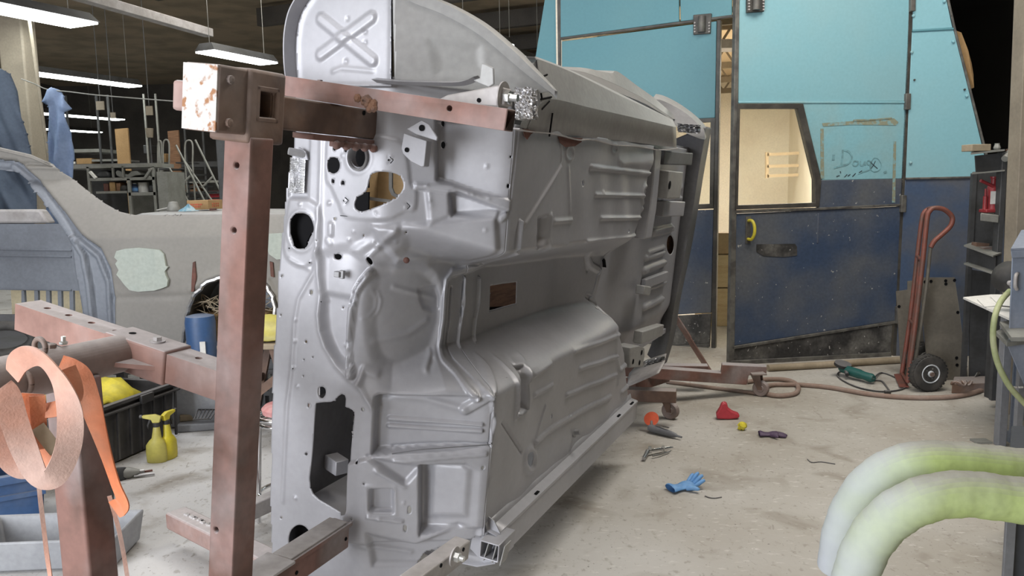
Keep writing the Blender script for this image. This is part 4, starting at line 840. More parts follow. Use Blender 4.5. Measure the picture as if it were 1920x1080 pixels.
qc = [[(1230, 176), (1246, 180), (1270, 192), (1292, 207), (1310, 222), (1323, 238), (1325, 256)], [(1222, 186), (1240, 188), (1266, 200), (1288, 214), (1306, 230), (1319, 245), (1322, 262)], [(1200, 180), (1224, 194), (1250, 214), (1262, 230), (1276, 244), (1292, 252), (1312, 260)]]
rows = [spl([PL(x, y, CW(s_, 0, 0), ca) for x, y in r], 5) for s_, r in ((3.14, qc[0]), (3.04, qc[1]), (2.95, qc[2]))]
o = part('tail_quarter', MB().rings([[p + ca * .25 - cn * .05 for p in rows[0]], rows[0], rows[1]], cap=False, closed=False), 'primer_side', body, smooth=60)
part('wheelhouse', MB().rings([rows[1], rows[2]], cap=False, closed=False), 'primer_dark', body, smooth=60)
fo = []
for v_ in np.linspace(0, 1, 12): fo.append([PL(1272 + u_ * 42, 232 + v_ * 16 + u_ * 3, CW(2.92, 0, 0), ca) - ca * rs.uniform(0, .05) for u_ in np.linspace(0, 1, 16)])
part('foil_wrap', MB().rings(fo, cap=False, closed=False), 'foil', body)
# lower quarter: pale inner arch with crumpled foil
rows = [spl([PL(x, y, CW(s_, 0, 0), ca) for x, y in r], 4) for s_, r in ((2.35, [(1176, 726), (1200, 716), (1236, 700)]), (2.6, [(1180, 702), (1212, 692), (1246, 682)]), (2.9, [(1190, 690), (1214, 676), (1250, 664)]))]
o = part('wheel_arch_lip', MB().rings(rows, cap=False, closed=False), 'lightsteel', body, smooth=60, label='dusty pale lower wheel arch with foil scraps'); m_ = o.modifiers.new('sheet', 'SOLIDIFY'); m_.thickness = .006
fo = []
for v_ in np.linspace(0, 1, 8): fo.append([PL(1212 + u_ * 36, 676 + v_ * 12 - u_ * 10, CW(2.7, 0, 0), ca) - ca * rs.uniform(0, .04) for u_ in np.linspace(0, 1, 14)])
part('foil_wrap', MB().rings(fo, cap=False, closed=False), 'foil', body)
# --- upper body beyond: roof, pillars and inner sides (glimpsed through the firewall openings)
def inside(name, px, s_, mt, th=.01, lb=None): return part(name, MB().prism([PL(x, y, CW(s_, 0, 0), ca) for x, y in px], ca * th), mt, body, label=lb)
inside('cowl_shade_sheet', [(600, 262), (690, 262), (690, 352), (640, 360), (606, 360)], .10, 'black')  # black sheets paint the unlit inside behind the firewall holes
inside('cowl_shade_sheet', [(544, 400), (596, 400), (596, 432), (584, 436), (576, 452), (572, 470), (544, 466)], S0 + .03, 'black')
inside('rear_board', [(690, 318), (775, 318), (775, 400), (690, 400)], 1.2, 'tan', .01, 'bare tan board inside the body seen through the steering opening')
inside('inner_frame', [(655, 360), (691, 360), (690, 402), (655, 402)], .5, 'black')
inside('inner_frame', [(690, 369), (765, 379), (765, 385), (690, 375)], 1.0, 'darkframe')
inside('inner_frame', [(729, 318), (735, 318), (735, 352), (739, 362), (750, 368), (748, 374), (734, 366), (729, 355)], .98, 'darkframe')
hx0 = lambda s_, n_, w_: CW(s_, n_, w_)
q0_ = PL(588, 760, CW(S0 + .01, 0, 0), ca); q1_ = PL(580, 930, CW(S0 + .01, 0, 0), ca)
part('heater_duct', MB().rings([[q0_ + cw * .02 - cn * .012, q0_ + cw * .02 - cn * .012 + ca * .25 + cn * .0], [q1_ - cw * .05 - cn * .012, q1_ - cw * .05 - cn * .012 + ca * .25 + cn * .0]], cap=False, closed=False), 'primer_dark', body)
q2_ = PL(660, 965, CW(S0 + .01, 0, 0), ca)
part('heater_duct', MB().rings([[q1_ - cw * .01 - cn * .012, q1_ - cw * .01 - cn * .012 + ca * .25 + cn * .0], [q2_ + cn * .02 - cw * .02, q2_ + cn * .02 - cw * .02 + ca * .25]], cap=False, closed=False), 'primer', body)
inside('heater_shade_sheet', [(600, 720), (668, 720), (668, 985), (600, 985)], .14, 'black')  # black backing painted as the dark inside the heater opening
for k, (x0_, y0_, x1_, y1_) in enumerate(((650, 773, 658, 776), (654, 780, 662, 791), (654, 797, 661, 807), (646, 813, 653, 827), (656, 822, 661, 831), (644, 840, 648, 846))):
    inside('slot', [(x0_, y0_), (x1_, y0_), (x1_, y1_), (x0_, y1_)], .13, 'paper', .004)
hb0 = PL(638, 868, CW(S0 + .12, 0, 0), ca); part('inner_bracket', MB().bar(hb0 - cn * .04, hb0 + cn * .03 - ca * .03, .05, .05, cw), 'primer', body, bevel=.003)
inside('hole_shade_sheet', [(538, 980), (590, 980), (590, 1050), (538, 1050)], -.12, 'black')  # black sheet is the shade seen in the bottom hole
rf = [[CW(s_, n_, w_) for w_ in np.linspace(.18, 1.28, 8)] for s_, n_ in ((.75, -1.18), (1.1, -1.27), (1.6, -1.29), (2.0, -1.22))]
o = part('roof_skin', MB().rings(rf, cap=False, closed=False), 'tan', body, smooth=60, label='bare tan underside of the roof skin'); m_ = o.modifiers.new('sheet', 'SOLIDIFY'); m_.thickness = .01
for w_ in (.12, 1.34):
    q = spl([CW(-.10, -.70, w_ * 1.02 - .01), CW(.35, -.95, w_), CW(.75, -1.18, w_ + (.06 if w_ < .5 else -.06)), CW(1.4, -1.27, w_ + (.06 if w_ < .5 else -.06)), CW(2.0, -1.22, w_ + (.05 if w_ < .5 else -.05)), CW(2.7, -.80, w_)], 6)
    part('side_pillar', MB().tube(q, .035, 8), 'primer', body, smooth=60)
    part('body_side', MB().prism([CW(1.9, -.16, w_), CW(3.1, -.12, w_), CW(3.1, -.78, w_), CW(2.5, -.82, w_), CW(1.85, -.80, w_)], cw * .03), 'primer', body)
part('tail_skin', MB().prism([CW(3.13, -.12, .12), CW(3.13, -.12, 1.34), CW(3.10, -.78, 1.34), CW(3.10, -.78, .12)], ca * .02), 'primer', body)
part('deck_skin', MB().prism([CW(2.6, -.82, .12), CW(2.6, -.82, 1.34), CW(3.12, -.78, 1.34), CW(3.12, -.78, .12)], -cn * .02), 'primer', body)


inside('cowl_shade_sheet', [(616, 466), (704, 472), (704, 512), (616, 505)], .03, 'black')  # black sheets put inner shade behind the smaller holes
inside('cowl_shade_sheet', [(818, 216), (846, 216), (846, 292), (818, 292)], .14, 'black')
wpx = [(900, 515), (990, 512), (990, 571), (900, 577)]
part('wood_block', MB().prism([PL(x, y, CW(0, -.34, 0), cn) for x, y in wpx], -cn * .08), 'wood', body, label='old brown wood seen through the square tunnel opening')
part('tunnel_shade_sheet', MB().prism([PL(x, y, CW(0, -.36, 0), cn) for x, y in ((880, 560), (1000, 556), (1000, 610), (880, 610))], -cn * .02), 'black', body)  # black sheet standing for the shade below the wood
part('sill_inner', MB().prism([pn(x, y, -.10) for x, y in ((955, 160), (1006, 118), (1030, 200), (1020, 252), (955, 246))], -cn * .02), 'primer_side', body)
part('trunk_inner', MB().prism([PL(x, y, CW(0, -.145, 0), cn) for x, y in ((1240, 430), (1268, 430), (1266, 488), (1240, 488))], -cn * .02), 'wood', body)

def on_sheet(px, py, lift=.004):                     # point on the pressed sheet, a little proud of it
    t_, w_ = TW(px, py); S_, N_ = base_surface(np.array([[t_]]), np.array([[w_]])); h_ = lift
    k_ = np.array([np.interp(t_, ts, DSv) for DSv in (ds, dn)]); l_ = hypot(*k_) + 1e-9
    return CW(S_[0, 0] + k_[0] / l_ * h_, N_[0, 0] + k_[1] / l_ * h_, w_)
q = [on_sheet(x, y, .02) for x, y in ((1173, 491), (1190, 490), (1191, 505), (1175, 507))]
part('square_opening', MB().prism(q, cn * .004), 'black', body)
for bx, by in ((651, 376), (764, 386), (733, 300), (709, 406)):
    q = [on_sheet(x, y, .009) for x, y in ((bx - 1, by - 6), (bx + 5, by), (bx, by + 6))]
    part('chevron_clip', MB().tube(q, .0012, 5), 'black', body)
    part('clip_hole', MB().lathe([(.0028, 0), (.0028, .001)], on_sheet(bx - 3, by, .0085), -ca, 8), 'black', body)
for bx, by in ((566, 383), (546, 465), (584, 492), (606, 565), (553, 690), (762, 435)):
    part('bolt_hole', MB().lathe([(.0022, 0), (.0022, .001)], on_sheet(bx, by, .010), -ca, 8), 'black', body)
q = [on_sheet(x, y, .006) for x, y in ((640, 404), (700, 410), (724, 411), (748, 402), (766, 394), (772, 390), (774, 352))]
part('plate_seam', MB().tube(q, .0010, 5), 'black', body)
q = [on_sheet(x, y, .008) for x, y in ((735, 849), (790, 841), (860, 836), (918, 832))]
part('panel_seam', MB().tube(q, .0012, 5), 'primer_dark', body)
part('toe_shade_sheet', MB().prism([PL(x, y, CW(0, -.06, 0), cn) for x, y in ((940, 282), (972, 282), (968, 362), (936, 362))], -cn * .01), 'black', body)  # black sheet colours in the shade behind the toe holes

# ------------------------------------------------------------------ front rotisserie stand
RA = radians(9.0)
rw = V((0, 0, 1)) * cos(RA) + nd * sin(RA); rn = nd * cos(RA) - V((0, 0, 1)) * sin(RA)
def RP(px, py, s): return PL(px, py, CW(s, 0, 0), ca)
SP = -.72                                           # where the mast stands along the body
m_top = RP(468, 255, SP); m_bot = RP(432, 1090, SP)
rw = (m_top - m_bot).normalized(); rn = (nd - rw * nd.dot(rw)).normalized()
rs_ = thing('rotisserie_stand', 'rusty red welded rotisserie stand in the foreground carrying the front of the body', 'car rotisserie', (m_bot.x, m_bot.y, 0))
mast = part('mast', MB().bar(m_bot - rw * .05, m_top, .082, .082, ca), 'rust', rs_, bevel=.010, bseg=3)
cs = []
for x, y in ((440, 310), (435, 432), (402, 995)):
    p = RP(x, y, SP - .045); cs.append(MB().lathe([(.007, -.03), (.007, .03)], p, ca, 12))
cut(mast, cs)
# clamp head on the mast
hc = RP(440, 190, SP - .03)
hx = (ca, rn, rw)
head = part('clamp_head', MB().box(hc + ca * .0, .215, .104, .150, hx), 'brown', rs_, bevel=.006)
sqp = hc + rn * .052 + ca * .045
cut(head, [MB().box(sqp, .050, .20, .060, hx)])
part('cover_plate', MB().box(hc - ca * .1085, .004, .100, .146, hx), 'rustplate', head)
fr = MB()
for a_, b_, c_, d_ in ((0, .036, .078, .012), (0, -.036, .078, .012)): fr.box(sqp + rw * b_ + rn * .004, c_, .012, d_, hx)
for b_ in (.033, -.033): fr.box(sqp + ca * b_ + rn * .004, .012, .012, .084, hx)
part('socket_rim', fr, 'brown', head, bevel=.003)
part('sleeve', MB().box(hc + ca * .045 - rw * .008, .125, .122, .172, hx), 'brown', rs_, bevel=.008)
cut(bpy.data.objects['sleeve'], [MB().box(sqp + rn * .02, .052, .2, .062, hx)])
for b_ in (.045, -.05):
    part('bolt', MB().lathe([(.010, 0), (.010, .008), (.004, .010)], hc + rn * .052 - ca * .075 + rw * b_, rn, 8), 'brown', head)
part('tab', MB().box(hc - rn * .075 - ca * .06 + rw * .0, .03, .09, .07, hx), 'rust2', head, bevel=.008)
# arm from the head to the firewall
a0 = hc + ca * .10 + rw * .0; ae = RP(752, 240, -.27)
a0 = PL(528, 211, hc + rn * .03, rn); ae = PL(752, 241, hc + rn * .03, rn)
arm = part('arm', MB().bar(a0 - ca * .03 - rn * .035, ae - rn * .035, .076, .084, rw), 'brown', rs_, bevel=.006)
ad_ = (ae - a0).normalized()
for u_ in (.62, .86):
    part('bolt_hole', MB().lathe([(.007, 0), (.007, .002)], a0.lerp(ae, u_) + rn * .004 + rw * (-.02 if u_ > .8 else .03), rn, 10), 'black', arm)
mb = MB()
q0 = a0.lerp(ae, .22) - rw * .052 - rn * .03; q1 = ae - rw * .052 - rn * .03
mb.bar(q0, q1 + ad_ * .005, .07, .016, rw)
part('weld_plate', mb, 'rust', arm, bevel=.003)
mb = MB().bar(a0.lerp(ae, .42) - rw * .066 - rn * .01, ae - rw * .064 + ad_ * .015 - rn * .01, .035, .016, rw)
for k in range(7): mb.lathe([(.012, -.008), (.014, .0), (.009, .010)], a0.lerp(ae, .40 + k * .08) - rw * .068 + rn * .008, rn, 8)
part('weld_plate', mb, 'rust', arm, bevel=.003)
# long perforated beam
BS = -.40
b0 = RP(432, 145, BS); b1 = RP(957, 226, BS); bd = (b1 - b0).normalized(); bu = ca.cross(bd).normalized()
if bu.z < 0: bu = -bu
beam = part('beam', MB().bar(b0 - bd * .02, b1, .052, .054, bu), 'rust', rs_, bevel=.004)
p = RP(841, 203, BS - .03)
cut(beam, [MB().lathe([(.0075, -.03), (.0075, .03)], p, ca, 14), MB().bar(b1 - bd * .10, b1 + bd * .02, .042, .044, bu)])
wmb = MB()
rs2 = random.Random(2)
for k in range(10): wmb.lathe([(.010, -.004), (.012, .0), (.006, .006)], RP(684 + rs2.uniform(-16, 18), 190 + rs2.uniform(-8, 14), BS - .028), -ca, 7)
part('weld_patch', wmb, 'weld', beam, label='rough orange weld rust patch')
part('weld_patch', MB().bar(RP(600, 150, BS), RP(600, 158, BS), .01, .01), 'rust', beam)
# light steel brackets bolting the frame to the body
bk = part('body_bracket', MB().prism([RP(x, y, -.30) for x, y in ((822, 186), (838, 178), (932, 160), (944, 164), (946, 196), (930, 200), (842, 196))], ca * .055), 'lightsteel', rs_, bevel=.004, label='pale steel bracket with washer and bolt')
p = RP(936, 181, -.285); part('washer', MB().lathe([(.040, 0), (.040, .004)], p + rn * .01, rn, 24), 'lightsteel', bk, smooth=40)
part('nut', MB().lathe([(.018, 0), (.018, .018)], p + rn * .014, rn, 6).lathe([(.010, 0), (.010, .040)], p + rn * .014, rn, 12), 'zinc', bk)
part('bolt_hole', MB().lathe([(.006, 0), (.006, .002)], RP(898, 188, -.301), -ca, 10), 'black', bk)
e1 = pn(866, 1026, .05); e0 = pn(762, 1104, .05)
bk = part('body_bracket', MB().bar(e0, e1, .052, .058, cw), 'lightsteel', rs_, bevel=.004, label='lower pale steel bracket with washer and bolt')
part('washer', MB().lathe([(.028, 0), (.028, .004)], pn(851, 1043, .09), cn, 24), 'lightsteel', bk, smooth=40)
part('nut', MB().lathe([(.014, 0), (.014, .016)], pn(852, 1043, .094), cn, 6).lathe([(.008, 0), (.008, .03)], pn(852, 1043, .094), cn, 12), 'zinc', bk)
for x, y in ((868, 1030), (826, 1060)): part('bolt_hole', MB().lathe([(.006, 0), (.006, .003)], pn(x, y, .089), cn, 10), 'black', bk)
# lower arm with its top plates
LP = CW(-.25, 0, 0)
l1 = PL(640, 998, LP, ca); l0 = l1 - ca * .62
la = part('arm', MB().bar(l0, l1, .062, .088, cw), 'rust', rs_, bevel=.005)
part('top_plate', MB().bar(l0 + cw * .048 + ca * .33, l1 + cw * .048 - ca * .02, .066, .008, cw), 'lightsteel', la, bevel=.002)
part('top_plate', MB().bar(l0 + cw * .047 + ca * .16, l0 + cw * .047 + ca * .33, .10, .008, cw), 'lightsteel', la, bevel=.002)
part('weld_plate', MB().bar(l0 + cw * .040 + cn * .036 + ca * .1, l1 + cw * .040 + cn * .036, .008, .012, cw), 'rust', la)
for u_ in (.36, .60): part('bolt_hole', MB().lathe([(.006, 0), (.006, .002)], l1 - ca * (.62 - u_) + cn * .0315 - cw * .005, cn, 10), 'black', la)
part('cross_tube', MB().bar(m_bot - rw * .01, l0 + ca * .05, .07, .07), 'rust', rs_, bevel=.005)
# crossbar, sleeve and pivot pipe
x1 = RP(412, 712, SP); x0 = RP(52, 590, SP); xd = (x1 - x0).normalized()
cb = part('crossbar', MB().bar(x0, x1 + xd * .03, .078, .078, rw), 'rust2', rs_, bevel=.006)
cs = []
for f in (.115, .235, .36, .49, .90, .64): cs.append(MB().lathe([(.0095, -.012), (.0095, .05)], x0.lerp(x1, f) + rw * .035, rw, 12))
cut(cb, cs)
sl = part('sliding_sleeve', MB().bar(x0.lerp(x1, .50), x0.lerp(x1, .80), .094, .094, rw), 'rust2', rs_, bevel=.006)
part('sleeve_bolt', MB().lathe([(.020, 0), (.020, .003)], x0.lerp(x1, .70) + rw * .047, rw, 16).lathe([(.011, .003), (.011, .013)], x0.lerp(x1, .70) + rw * .047, rw, 6), 'lightsteel', sl, smooth=30)
part('bolt_hole', MB().lathe([(.0095, 0), (.0095, .001)], x0.lerp(x1, .575) + rw * .0472, rw, 12), 'black', sl)
part('gusset', MB().prism([x0.lerp(x1, .60) - ca * .047, x0.lerp(x1, .76) - ca * .047, x0.lerp(x1, .60) - ca * .11 + xd * .02], -rw * .012), 'rust2', sl)
pc = x0.lerp(x1, .58) + rw * .0
pq = [pc - ca * .04, pc - ca * .22, pc - ca * .225, pc - ca * .85]
pipe = part('pivot_pipe', MB().tube(pq[:2], .050, 40).tube(pq[2:], .056, 40), 'pipe', rs_, smooth=40)
ps = pc - ca * .185                                   # support post under the pipe
stp = V((ps.x, ps.y, 0))
part('support_post', MB().bar(V((ps.x, ps.y, .03)), V((ps.x, ps.y, ps.z - .03)), .105, .085, ad), 'rust', rs_, bevel=.008, bseg=3)
part('base_plate', MB().box((ps.x, ps.y, .02), .22, .22, .02, (ad, nd, V((0, 0, 1)))), 'rust', rs_, bevel=.003)
bt = part('base_tube', MB().bar(V((ps.x, ps.y, .085)) - ad * .3, V((ps.x, ps.y, .085)) + ad * .55, .09, .09), 'rust', rs_, bevel=.005)
f0 = F(330, 970, .125); f1 = F(575, 1092, .125)
ft = part('foot_tube', MB().bar(f0, f1, .095, .075), 'rust2', rs_, bevel=.012, bseg=3)
part('foot_tube', MB().bar(f0.lerp(f1, .95), V((ps.x, ps.y, .09)), .08, .075), 'rust2', rs_, bevel=.01)
g0_ = F(430, 975, .14); g1_ = F(640, 880, .14)
ft2 = part('base_tube', MB().bar(g0_, g1_, .06, .07), 'lightsteel', rs_, bevel=.005)
gd = (g1_ - g0_).normalized(); gn = V((gd.y, -gd.x, 0))
for u_ in (.30, .36): part('bolt_hole', MB().lathe([(.009, 0), (.009, .002)], g0_.lerp(g1_, u_) + gn * .0305, gn, 10), 'black', ft2)
mb = MB()
for k in range(14): mb.lathe([(.012, 0), (.008, .008)], f0.lerp(f1, .12 + .014 * k) + V((0, 0, .036)) + gn * random.uniform(-.02, .02), V((0, 0, 1)), 6)
part('weld_bead', mb, 'lightsteel', ft)
# eye bolts on the pipe
for q, r_ in (((75, 650), .019), ((45, 716), .026)):
    d_ = .27 if q[0] > 60 else .335
    c0 = pc - ca * d_
    cc_ = PL(q[0], q[1], c0, ca)
    n_ = 24; ring = [cc_ + (rn * cos(2 * pi * i / n_) + rw * sin(2 * pi * i / n_)) * r_ for i in range(n_ + 1)]
    part('lifting_ring', MB().tube(ring, .0065, 8, False), 'brown', pipe, smooth=60)
    part('eye_bolt', MB().lathe([(.012, 0), (.012, .02), (.007, .022)], cc_ - rw * (r_ + .02), rw, 8), 'brown', pipe)
p = pc - ca * .20 + rw * .054 - rn * .01
part('bolt', MB().lathe([(.010, 0), (.010, .006), (.006, .008), (.006, .02)], p, rw, 6), 'zinc', pipe)
p = pc - ca * .24 + rw * .052
part('bolt', MB().lathe([(.012, 0), (.012, .012), (.007, .014)], p, rw, 6), 'brown', pipe)
o = part('masking_sheet', MB().prism([RP(x, y, SP + .06) for x, y in ((74, 622), (88, 620), (112, 640), (122, 640), (160, 652), (139, 667), (110, 640), (90, 632), (75, 634))], ca * .003), 'paper'); tag(o, 'torn white masking sheet stuck under the crossbar of the rusty stand', 'paper')

# ------------------------------------------------------------------ orange ratchet strap on the pipe
stt = thing('ratchet_strap', 'orange webbing ratchet strap looped over the pivot pipe of the rusty stand', 'strap', P(60, 900, 1.72))
def band(px, wd, mt, d0_, d1_=None, side=None, name='webbing', th=.003):
    d1_ = d1_ or d0_; n_ = len(px)
    q = spl([P(x, y, d0_ + (d1_ - d0_) * i / (n_ - 1)) for i, (x, y) in enumerate(px)], 8)
    n_ = len(q)
    if side is None:
        sd = [((q[min(i + 1, n_ - 1)] - q[max(i - 1, 0)]).cross(fwd)).normalized() * .80 + fwd * .62 * sin(i * .085 + .6) for i in range(n_)]
    else: sd = V(side)
    return part(name, MB().ribbon(q, sd, wd, th), mt, stt, smooth=60)
band([(0, 728), (14, 745), (27, 790), (45, 840), (70, 892), (96, 898), (116, 872), (130, 828), (131, 775), (118, 728), (98, 694), (76, 672), (54, 668), (34, 680), (24, 705)], .050, 'orange2', 1.60, 1.66)
band([(-16, 740), (-6, 785), (4, 830), (20, 865), (42, 880), (60, 868), (48, 835), (32, 800), (22, 760)], .044, 'orange2', 1.66, 1.70)
band([(112, 684), (132, 690), (152, 706), (166, 745), (180, 792), (198, 850), (216, 905), (230, 940), (226, 950), (214, 955)], .046, 'orange', 1.80, 1.84)
band([(126, 690), (136, 715), (140, 738), (132, 752), (110, 765), (86, 770)], .034, 'orange', 1.68, 1.66)
band([(62, 738), (60, 765), (64, 800), (72, 830), (80, 862), (84, 890)], .042, 'orange', 1.66, 1.68)
band([(70, 742), (72, 780), (74, 815), (78, 842)], .030, 'orange', 1.65)
band([(70, 800), (84, 818), (96, 834), (106, 846)], .028, 'woodpale', 1.645, None, None, 'label_tag')
band([(72, 900), (76, 940), (82, 990), (88, 1040), (95, 1085)], .009, 'orange2', 1.66, 1.70)
band([(205, 930), (222, 990), (232, 1040), (240, 1090)], .010, 'orange2', 1.90, 1.95)
part('ratchet_handle', MB().lathe([(.022, 0), (.022, .03), (.018, .034)], P(2, 765, 1.66), rn, 14), 'steel', stt, smooth=40)

# ------------------------------------------------------------------ rear rotisserie
rr0 = F(1246, 712, .17)
rr = thing('rotisserie_stand', 'low red rear rotisserie base with stepped arm and casters behind the tail', 'car rotisserie', (rr0.x, rr0.y, 0))
YR = F(1420, 741).y
pts = [P(x, y, YR - (1420 - x) * .0012) for x, y in ((1170, 686), (1352, 700), (1354, 684), (1438, 688), (1437, 704), (1404, 704), (1400, 722), (1240, 712), (1170, 706))]
part('outrigger', MB().prism(pts, V((.02, .09, 0))), 'rust', rr, bevel=.004)
def caster(px, py, name='caster'):
    c = F(px, py); w_ = part(name, MB().box((c.x, c.y, .165), .10, .09, .008), 'brown', rr)
    fk = MB()
    ax = V((.55, .83, 0)).normalized(); sd = V((.83, -.55, 0)).normalized(); b_ = V((c.x, c.y + .02, 0))
    for sx in (-.030, .026): fk.prism([b_ + ax * sx - sd * .04 + V((0, 0, .16)), b_ + ax * sx + sd * .03 + V((0, 0, .16)), b_ + ax * sx + sd * .045 + V((0, 0, .05)), b_ + ax * sx + sd * .015 + V((0, 0, .05))], ax * .005)
    part('fork', fk, 'brown', w_)
    part('wheel', MB().lathe([(.022, -.024), (.026, -.018), (.050, -.022), (.056, -.014), (.056, .014), (.050, .022), (.022, .022)], b_ + sd * .03 + V((0, 0, .056)), ax, 24), 'pipe', w_, smooth=40)
    return w_
caster(1420, 743)
t0 = F(1170, 738, .20); t1 = F(1268, 742, .20)
tb = part('foot_tube', MB().bar(t0 - (t1 - t0), t1, .085, .075), 'brown', rr, bevel=.005)
cut(tb, [MB().bar(t1 - (t1 - t0) * .3, t1 + (t1 - t0) * .1, .068, .058)])
caster(1250, 786)
k0 = P(1262, 588, YR + .15); k1 = F(1332, 699, .02)
part('brace', MB().bar(k0, k0.lerp(k1, .35) + V((.01, 0, -.01)), .05, .012).bar(k0.lerp(k1, .33), k1, .045, .012), 'rust2', rr)
rp = V((rr0.x - .18, rr0.y + .45, 0))
part('mast', MB().bar(V((rp.x, rp.y, .14)), V((rp.x + .05, rp.y, 1.15)), .09, .09, ad), 'rust', rr, bevel=.006)
part('base_tube', MB().bar(rp + V((-.5, .0, .16)), rp + V((.55, -.15, .16)), .09, .08), 'rust', rr, bevel=.006)
part('pivot_pipe', MB().tube([V((rp.x + .05, rp.y, 1.10)) - ca * .3, V((rp.x + .05, rp.y, 1.10)) + ca * .1], .05, 16), 'brown', rr, smooth=40)
part('lower_rail', MB().bar(F(1182, 722, .17), F(1246, 702, .17), .09, .09), 'rust', rr, bevel=.005)

# ------------------------------------------------------------------ second body shell, raised on a dolly at the left
CY = 5.2
CN2 = V((0, 1, 0)); c2o = V((0, CY, 0))
def K(px, py, dy=0.0): return PL(px, py, V((0, CY + dy, 0)), CN2)
zb_ = K(300, 446).z; zt_ = K(300, 402).z; roofz = K(60, 300).z
def lean_in(z): return CY + min(.30, .16 * max(0.0, (z - zb_) / (zt_ - zb_)) ** 1.3 * .55)
def KB(px, py):
    p = K(px, py)
    for k in range(6): p = PL(px, py, V((0, lean_in(p.z), 0)), CN2)
    return p
def K2(px, py): p = KB(px, py); return (p.x, p.z)
b2 = thing('car_body', 'grey primered coupe body with pale filler patches, raised behind the rusty stand', 'car body', (-2.6, CY + .8, 0))
outl = [(-520, 300), (-520, 690), (345, 690), (346, 640), (352, 590), (364, 556), (386, 532), (415, 520), (450, 517), (482, 524), (505, 545), (516, 575), (518, 640), (520, 690), (800, 665), (805, 470), (800, 425), (760, 406), (600, 402), (252, 403), (225, 397), (196, 381), (150, 346), (114, 322), (104, 311), (60, 292), (0, 278), (-200, 272), (-400, 280)]
door = [(-500, 690), (-500, 450), (-470, 330), (-380, 316), (-60, 312), (5, 318), (30, 324), (52, 340), (74, 372), (98, 408), (118, 436), (126, 460), (132, 510), (140, 556), (150, 640), (152, 690)]
rear_w = [(-515, 690), (-515, 620), (-500, 600)]
x0_, z0_ = K2(-520, 690); x1_, z1_ = K2(805, 270)
A, B = np.meshgrid(np.arange(x0_ - .02, x1_ + .03, .009), np.arange(z0_ - .02, z1_ + .03, .009), indexing='ij')
A2, B2, f2 = cut_grid(A, B, [[K2(*q) for q in door]], [K2(*q) for q in outl], .009)
f2e = [('p', [(-40, 296), (30, 302), (75, 344), (122, 402), (150, 440), (186, 466), (204, 505), (210, 560), (206, 690), (130, 690), (110, 440), (60, 350), (10, 318), (-40, 316)], -.05, .02),
       ('f', [(20, 312), (60, 346), (106, 408), (126, 440)], .022, .03), ('f', [(130, 446), (150, 480), (160, 540), (166, 640)], .035, .025), ('f', [(140, 450), (178, 482), (196, 530), (198, 640)], .022, .022),
       ('r', [(206, 560), (340, 556)], -.006, .02), ('f', [(112, 314), (92, 313), (54, 312)], .015, .02), ('r', [(106, 306), (96, 309), (40, 308)], -.02, .014), ('r', [(355, 545), (385, 522), (420, 510), (460, 508), (500, 525), (522, 570)], .012, .018)]
h2 = apply_feats(A2, B2, f2e, K2)
y_ = CY - h2 + np.minimum(.30, .16 * np.clip((B2 - zb_) / (zt_ - zb_), 0, None) ** 1.3 * .55) + .05 * np.clip((zb_ - B2) / .8, 0, 1) ** 1.5
XX = np.stack([A2, y_, B2], -1)
jpl = [K2(*q) for q in [(-40, 296), (30, 303), (75, 346), (122, 404), (150, 441), (186, 467), (205, 506), (211, 560), (206, 700), (120, 700), (100, 440), (50, 350), (10, 330), (-40, 330)]]
jb = poly_sd((A2[:-1, :-1] + A2[1:, 1:]) / 2, (B2[:-1, :-1] + B2[1:, 1:]) / 2, jpl)[0] < 0
np_mesh('side_panel', XX, f2 & ~jb, 'primer_flat', b2, .006); np_mesh('door_jamb', XX, f2 & jb, 'primer_blue', b2, .006, 'bluish grey recessed door jamb')
# roof and rear deck reach across the shell
rf = []
for x, y in ((-460, 284), (-200, 272), (0, 278), (60, 292), (104, 311)):
    p = KB(x, y); k_ = 1.0 if x > -300 else 0.0; rf.append([V((p.x - dy_ * .62 * k_, CY + .29 + dy_, p.z + dz_)) for dy_, dz_ in ((0, -.01), (.07, .012), (.45, .03), (.85, .01), (.95, -.02))])
o = part('roof', MB().rings(rf, cap=False, closed=False), 'primer_flat', b2, smooth=60); s_ = o.modifiers.new('sheet', 'SOLIDIFY'); s_.thickness = .01
dk = []
for x in (252, 400, 560, 700, 790):
    p = KB(x, 403); dk.append([V((p.x, CY + .085, p.z - .004)), V((p.x, CY + .2, p.z + .008)), V((p.x, CY + .8, p.z + .012)), V((p.x, CY + 1.6, p.z))])
o = part('rear_deck', MB().rings(dk, cap=False, closed=False), 'primer_side', b2, smooth=60); s_ = o.modifiers.new('sheet', 'SOLIDIFY'); s_.thickness = .01
p = K(800, 540); part('tail_panel', MB().box((p.x, CY + .85, p.z), .03, 1.5, .5), 'primer_flat', b2)
# far side of the cabin seen through the door opening
far_ = CY + 1.5
def KF(px, py, d=far_): return PL(px, py, V((0, d, 0)), CN2)
part('far_sill', MB().prism([KF(-300, 393), (KF(74, 393)), KF(92, 419), KF(-300, 420)], V((0, .12, 0))), 'lightsteel', b2, bevel=.02, label='pale far window sill seen through the door opening')
ip_ = part('inner_panel', MB().prism([KF(-300, 420), KF(160, 420), KF(160, 545), KF(134, 545), KF(-300, 540)], V((0, .03, 0))), 'primer_blue', b2)
for y in (466, 478, 540):
    part('panel_bead', MB().tube([KF(-300, y - 4, far_ - .005), KF(134, y + 4, far_ - .005)], .010, 6), 'primer_blue', ip_)
mb = MB()
for k, x in enumerate((40, 64, 86, 108, 130)): mb.prism([KF(x, 545), KF(x + (7 if k else 5), 545), KF(x + 8, 592), KF(x + (1 if k else 0), 592)], V((0, .03, 0)))
part('slot_bar', mb, 'primer_blue', b2)
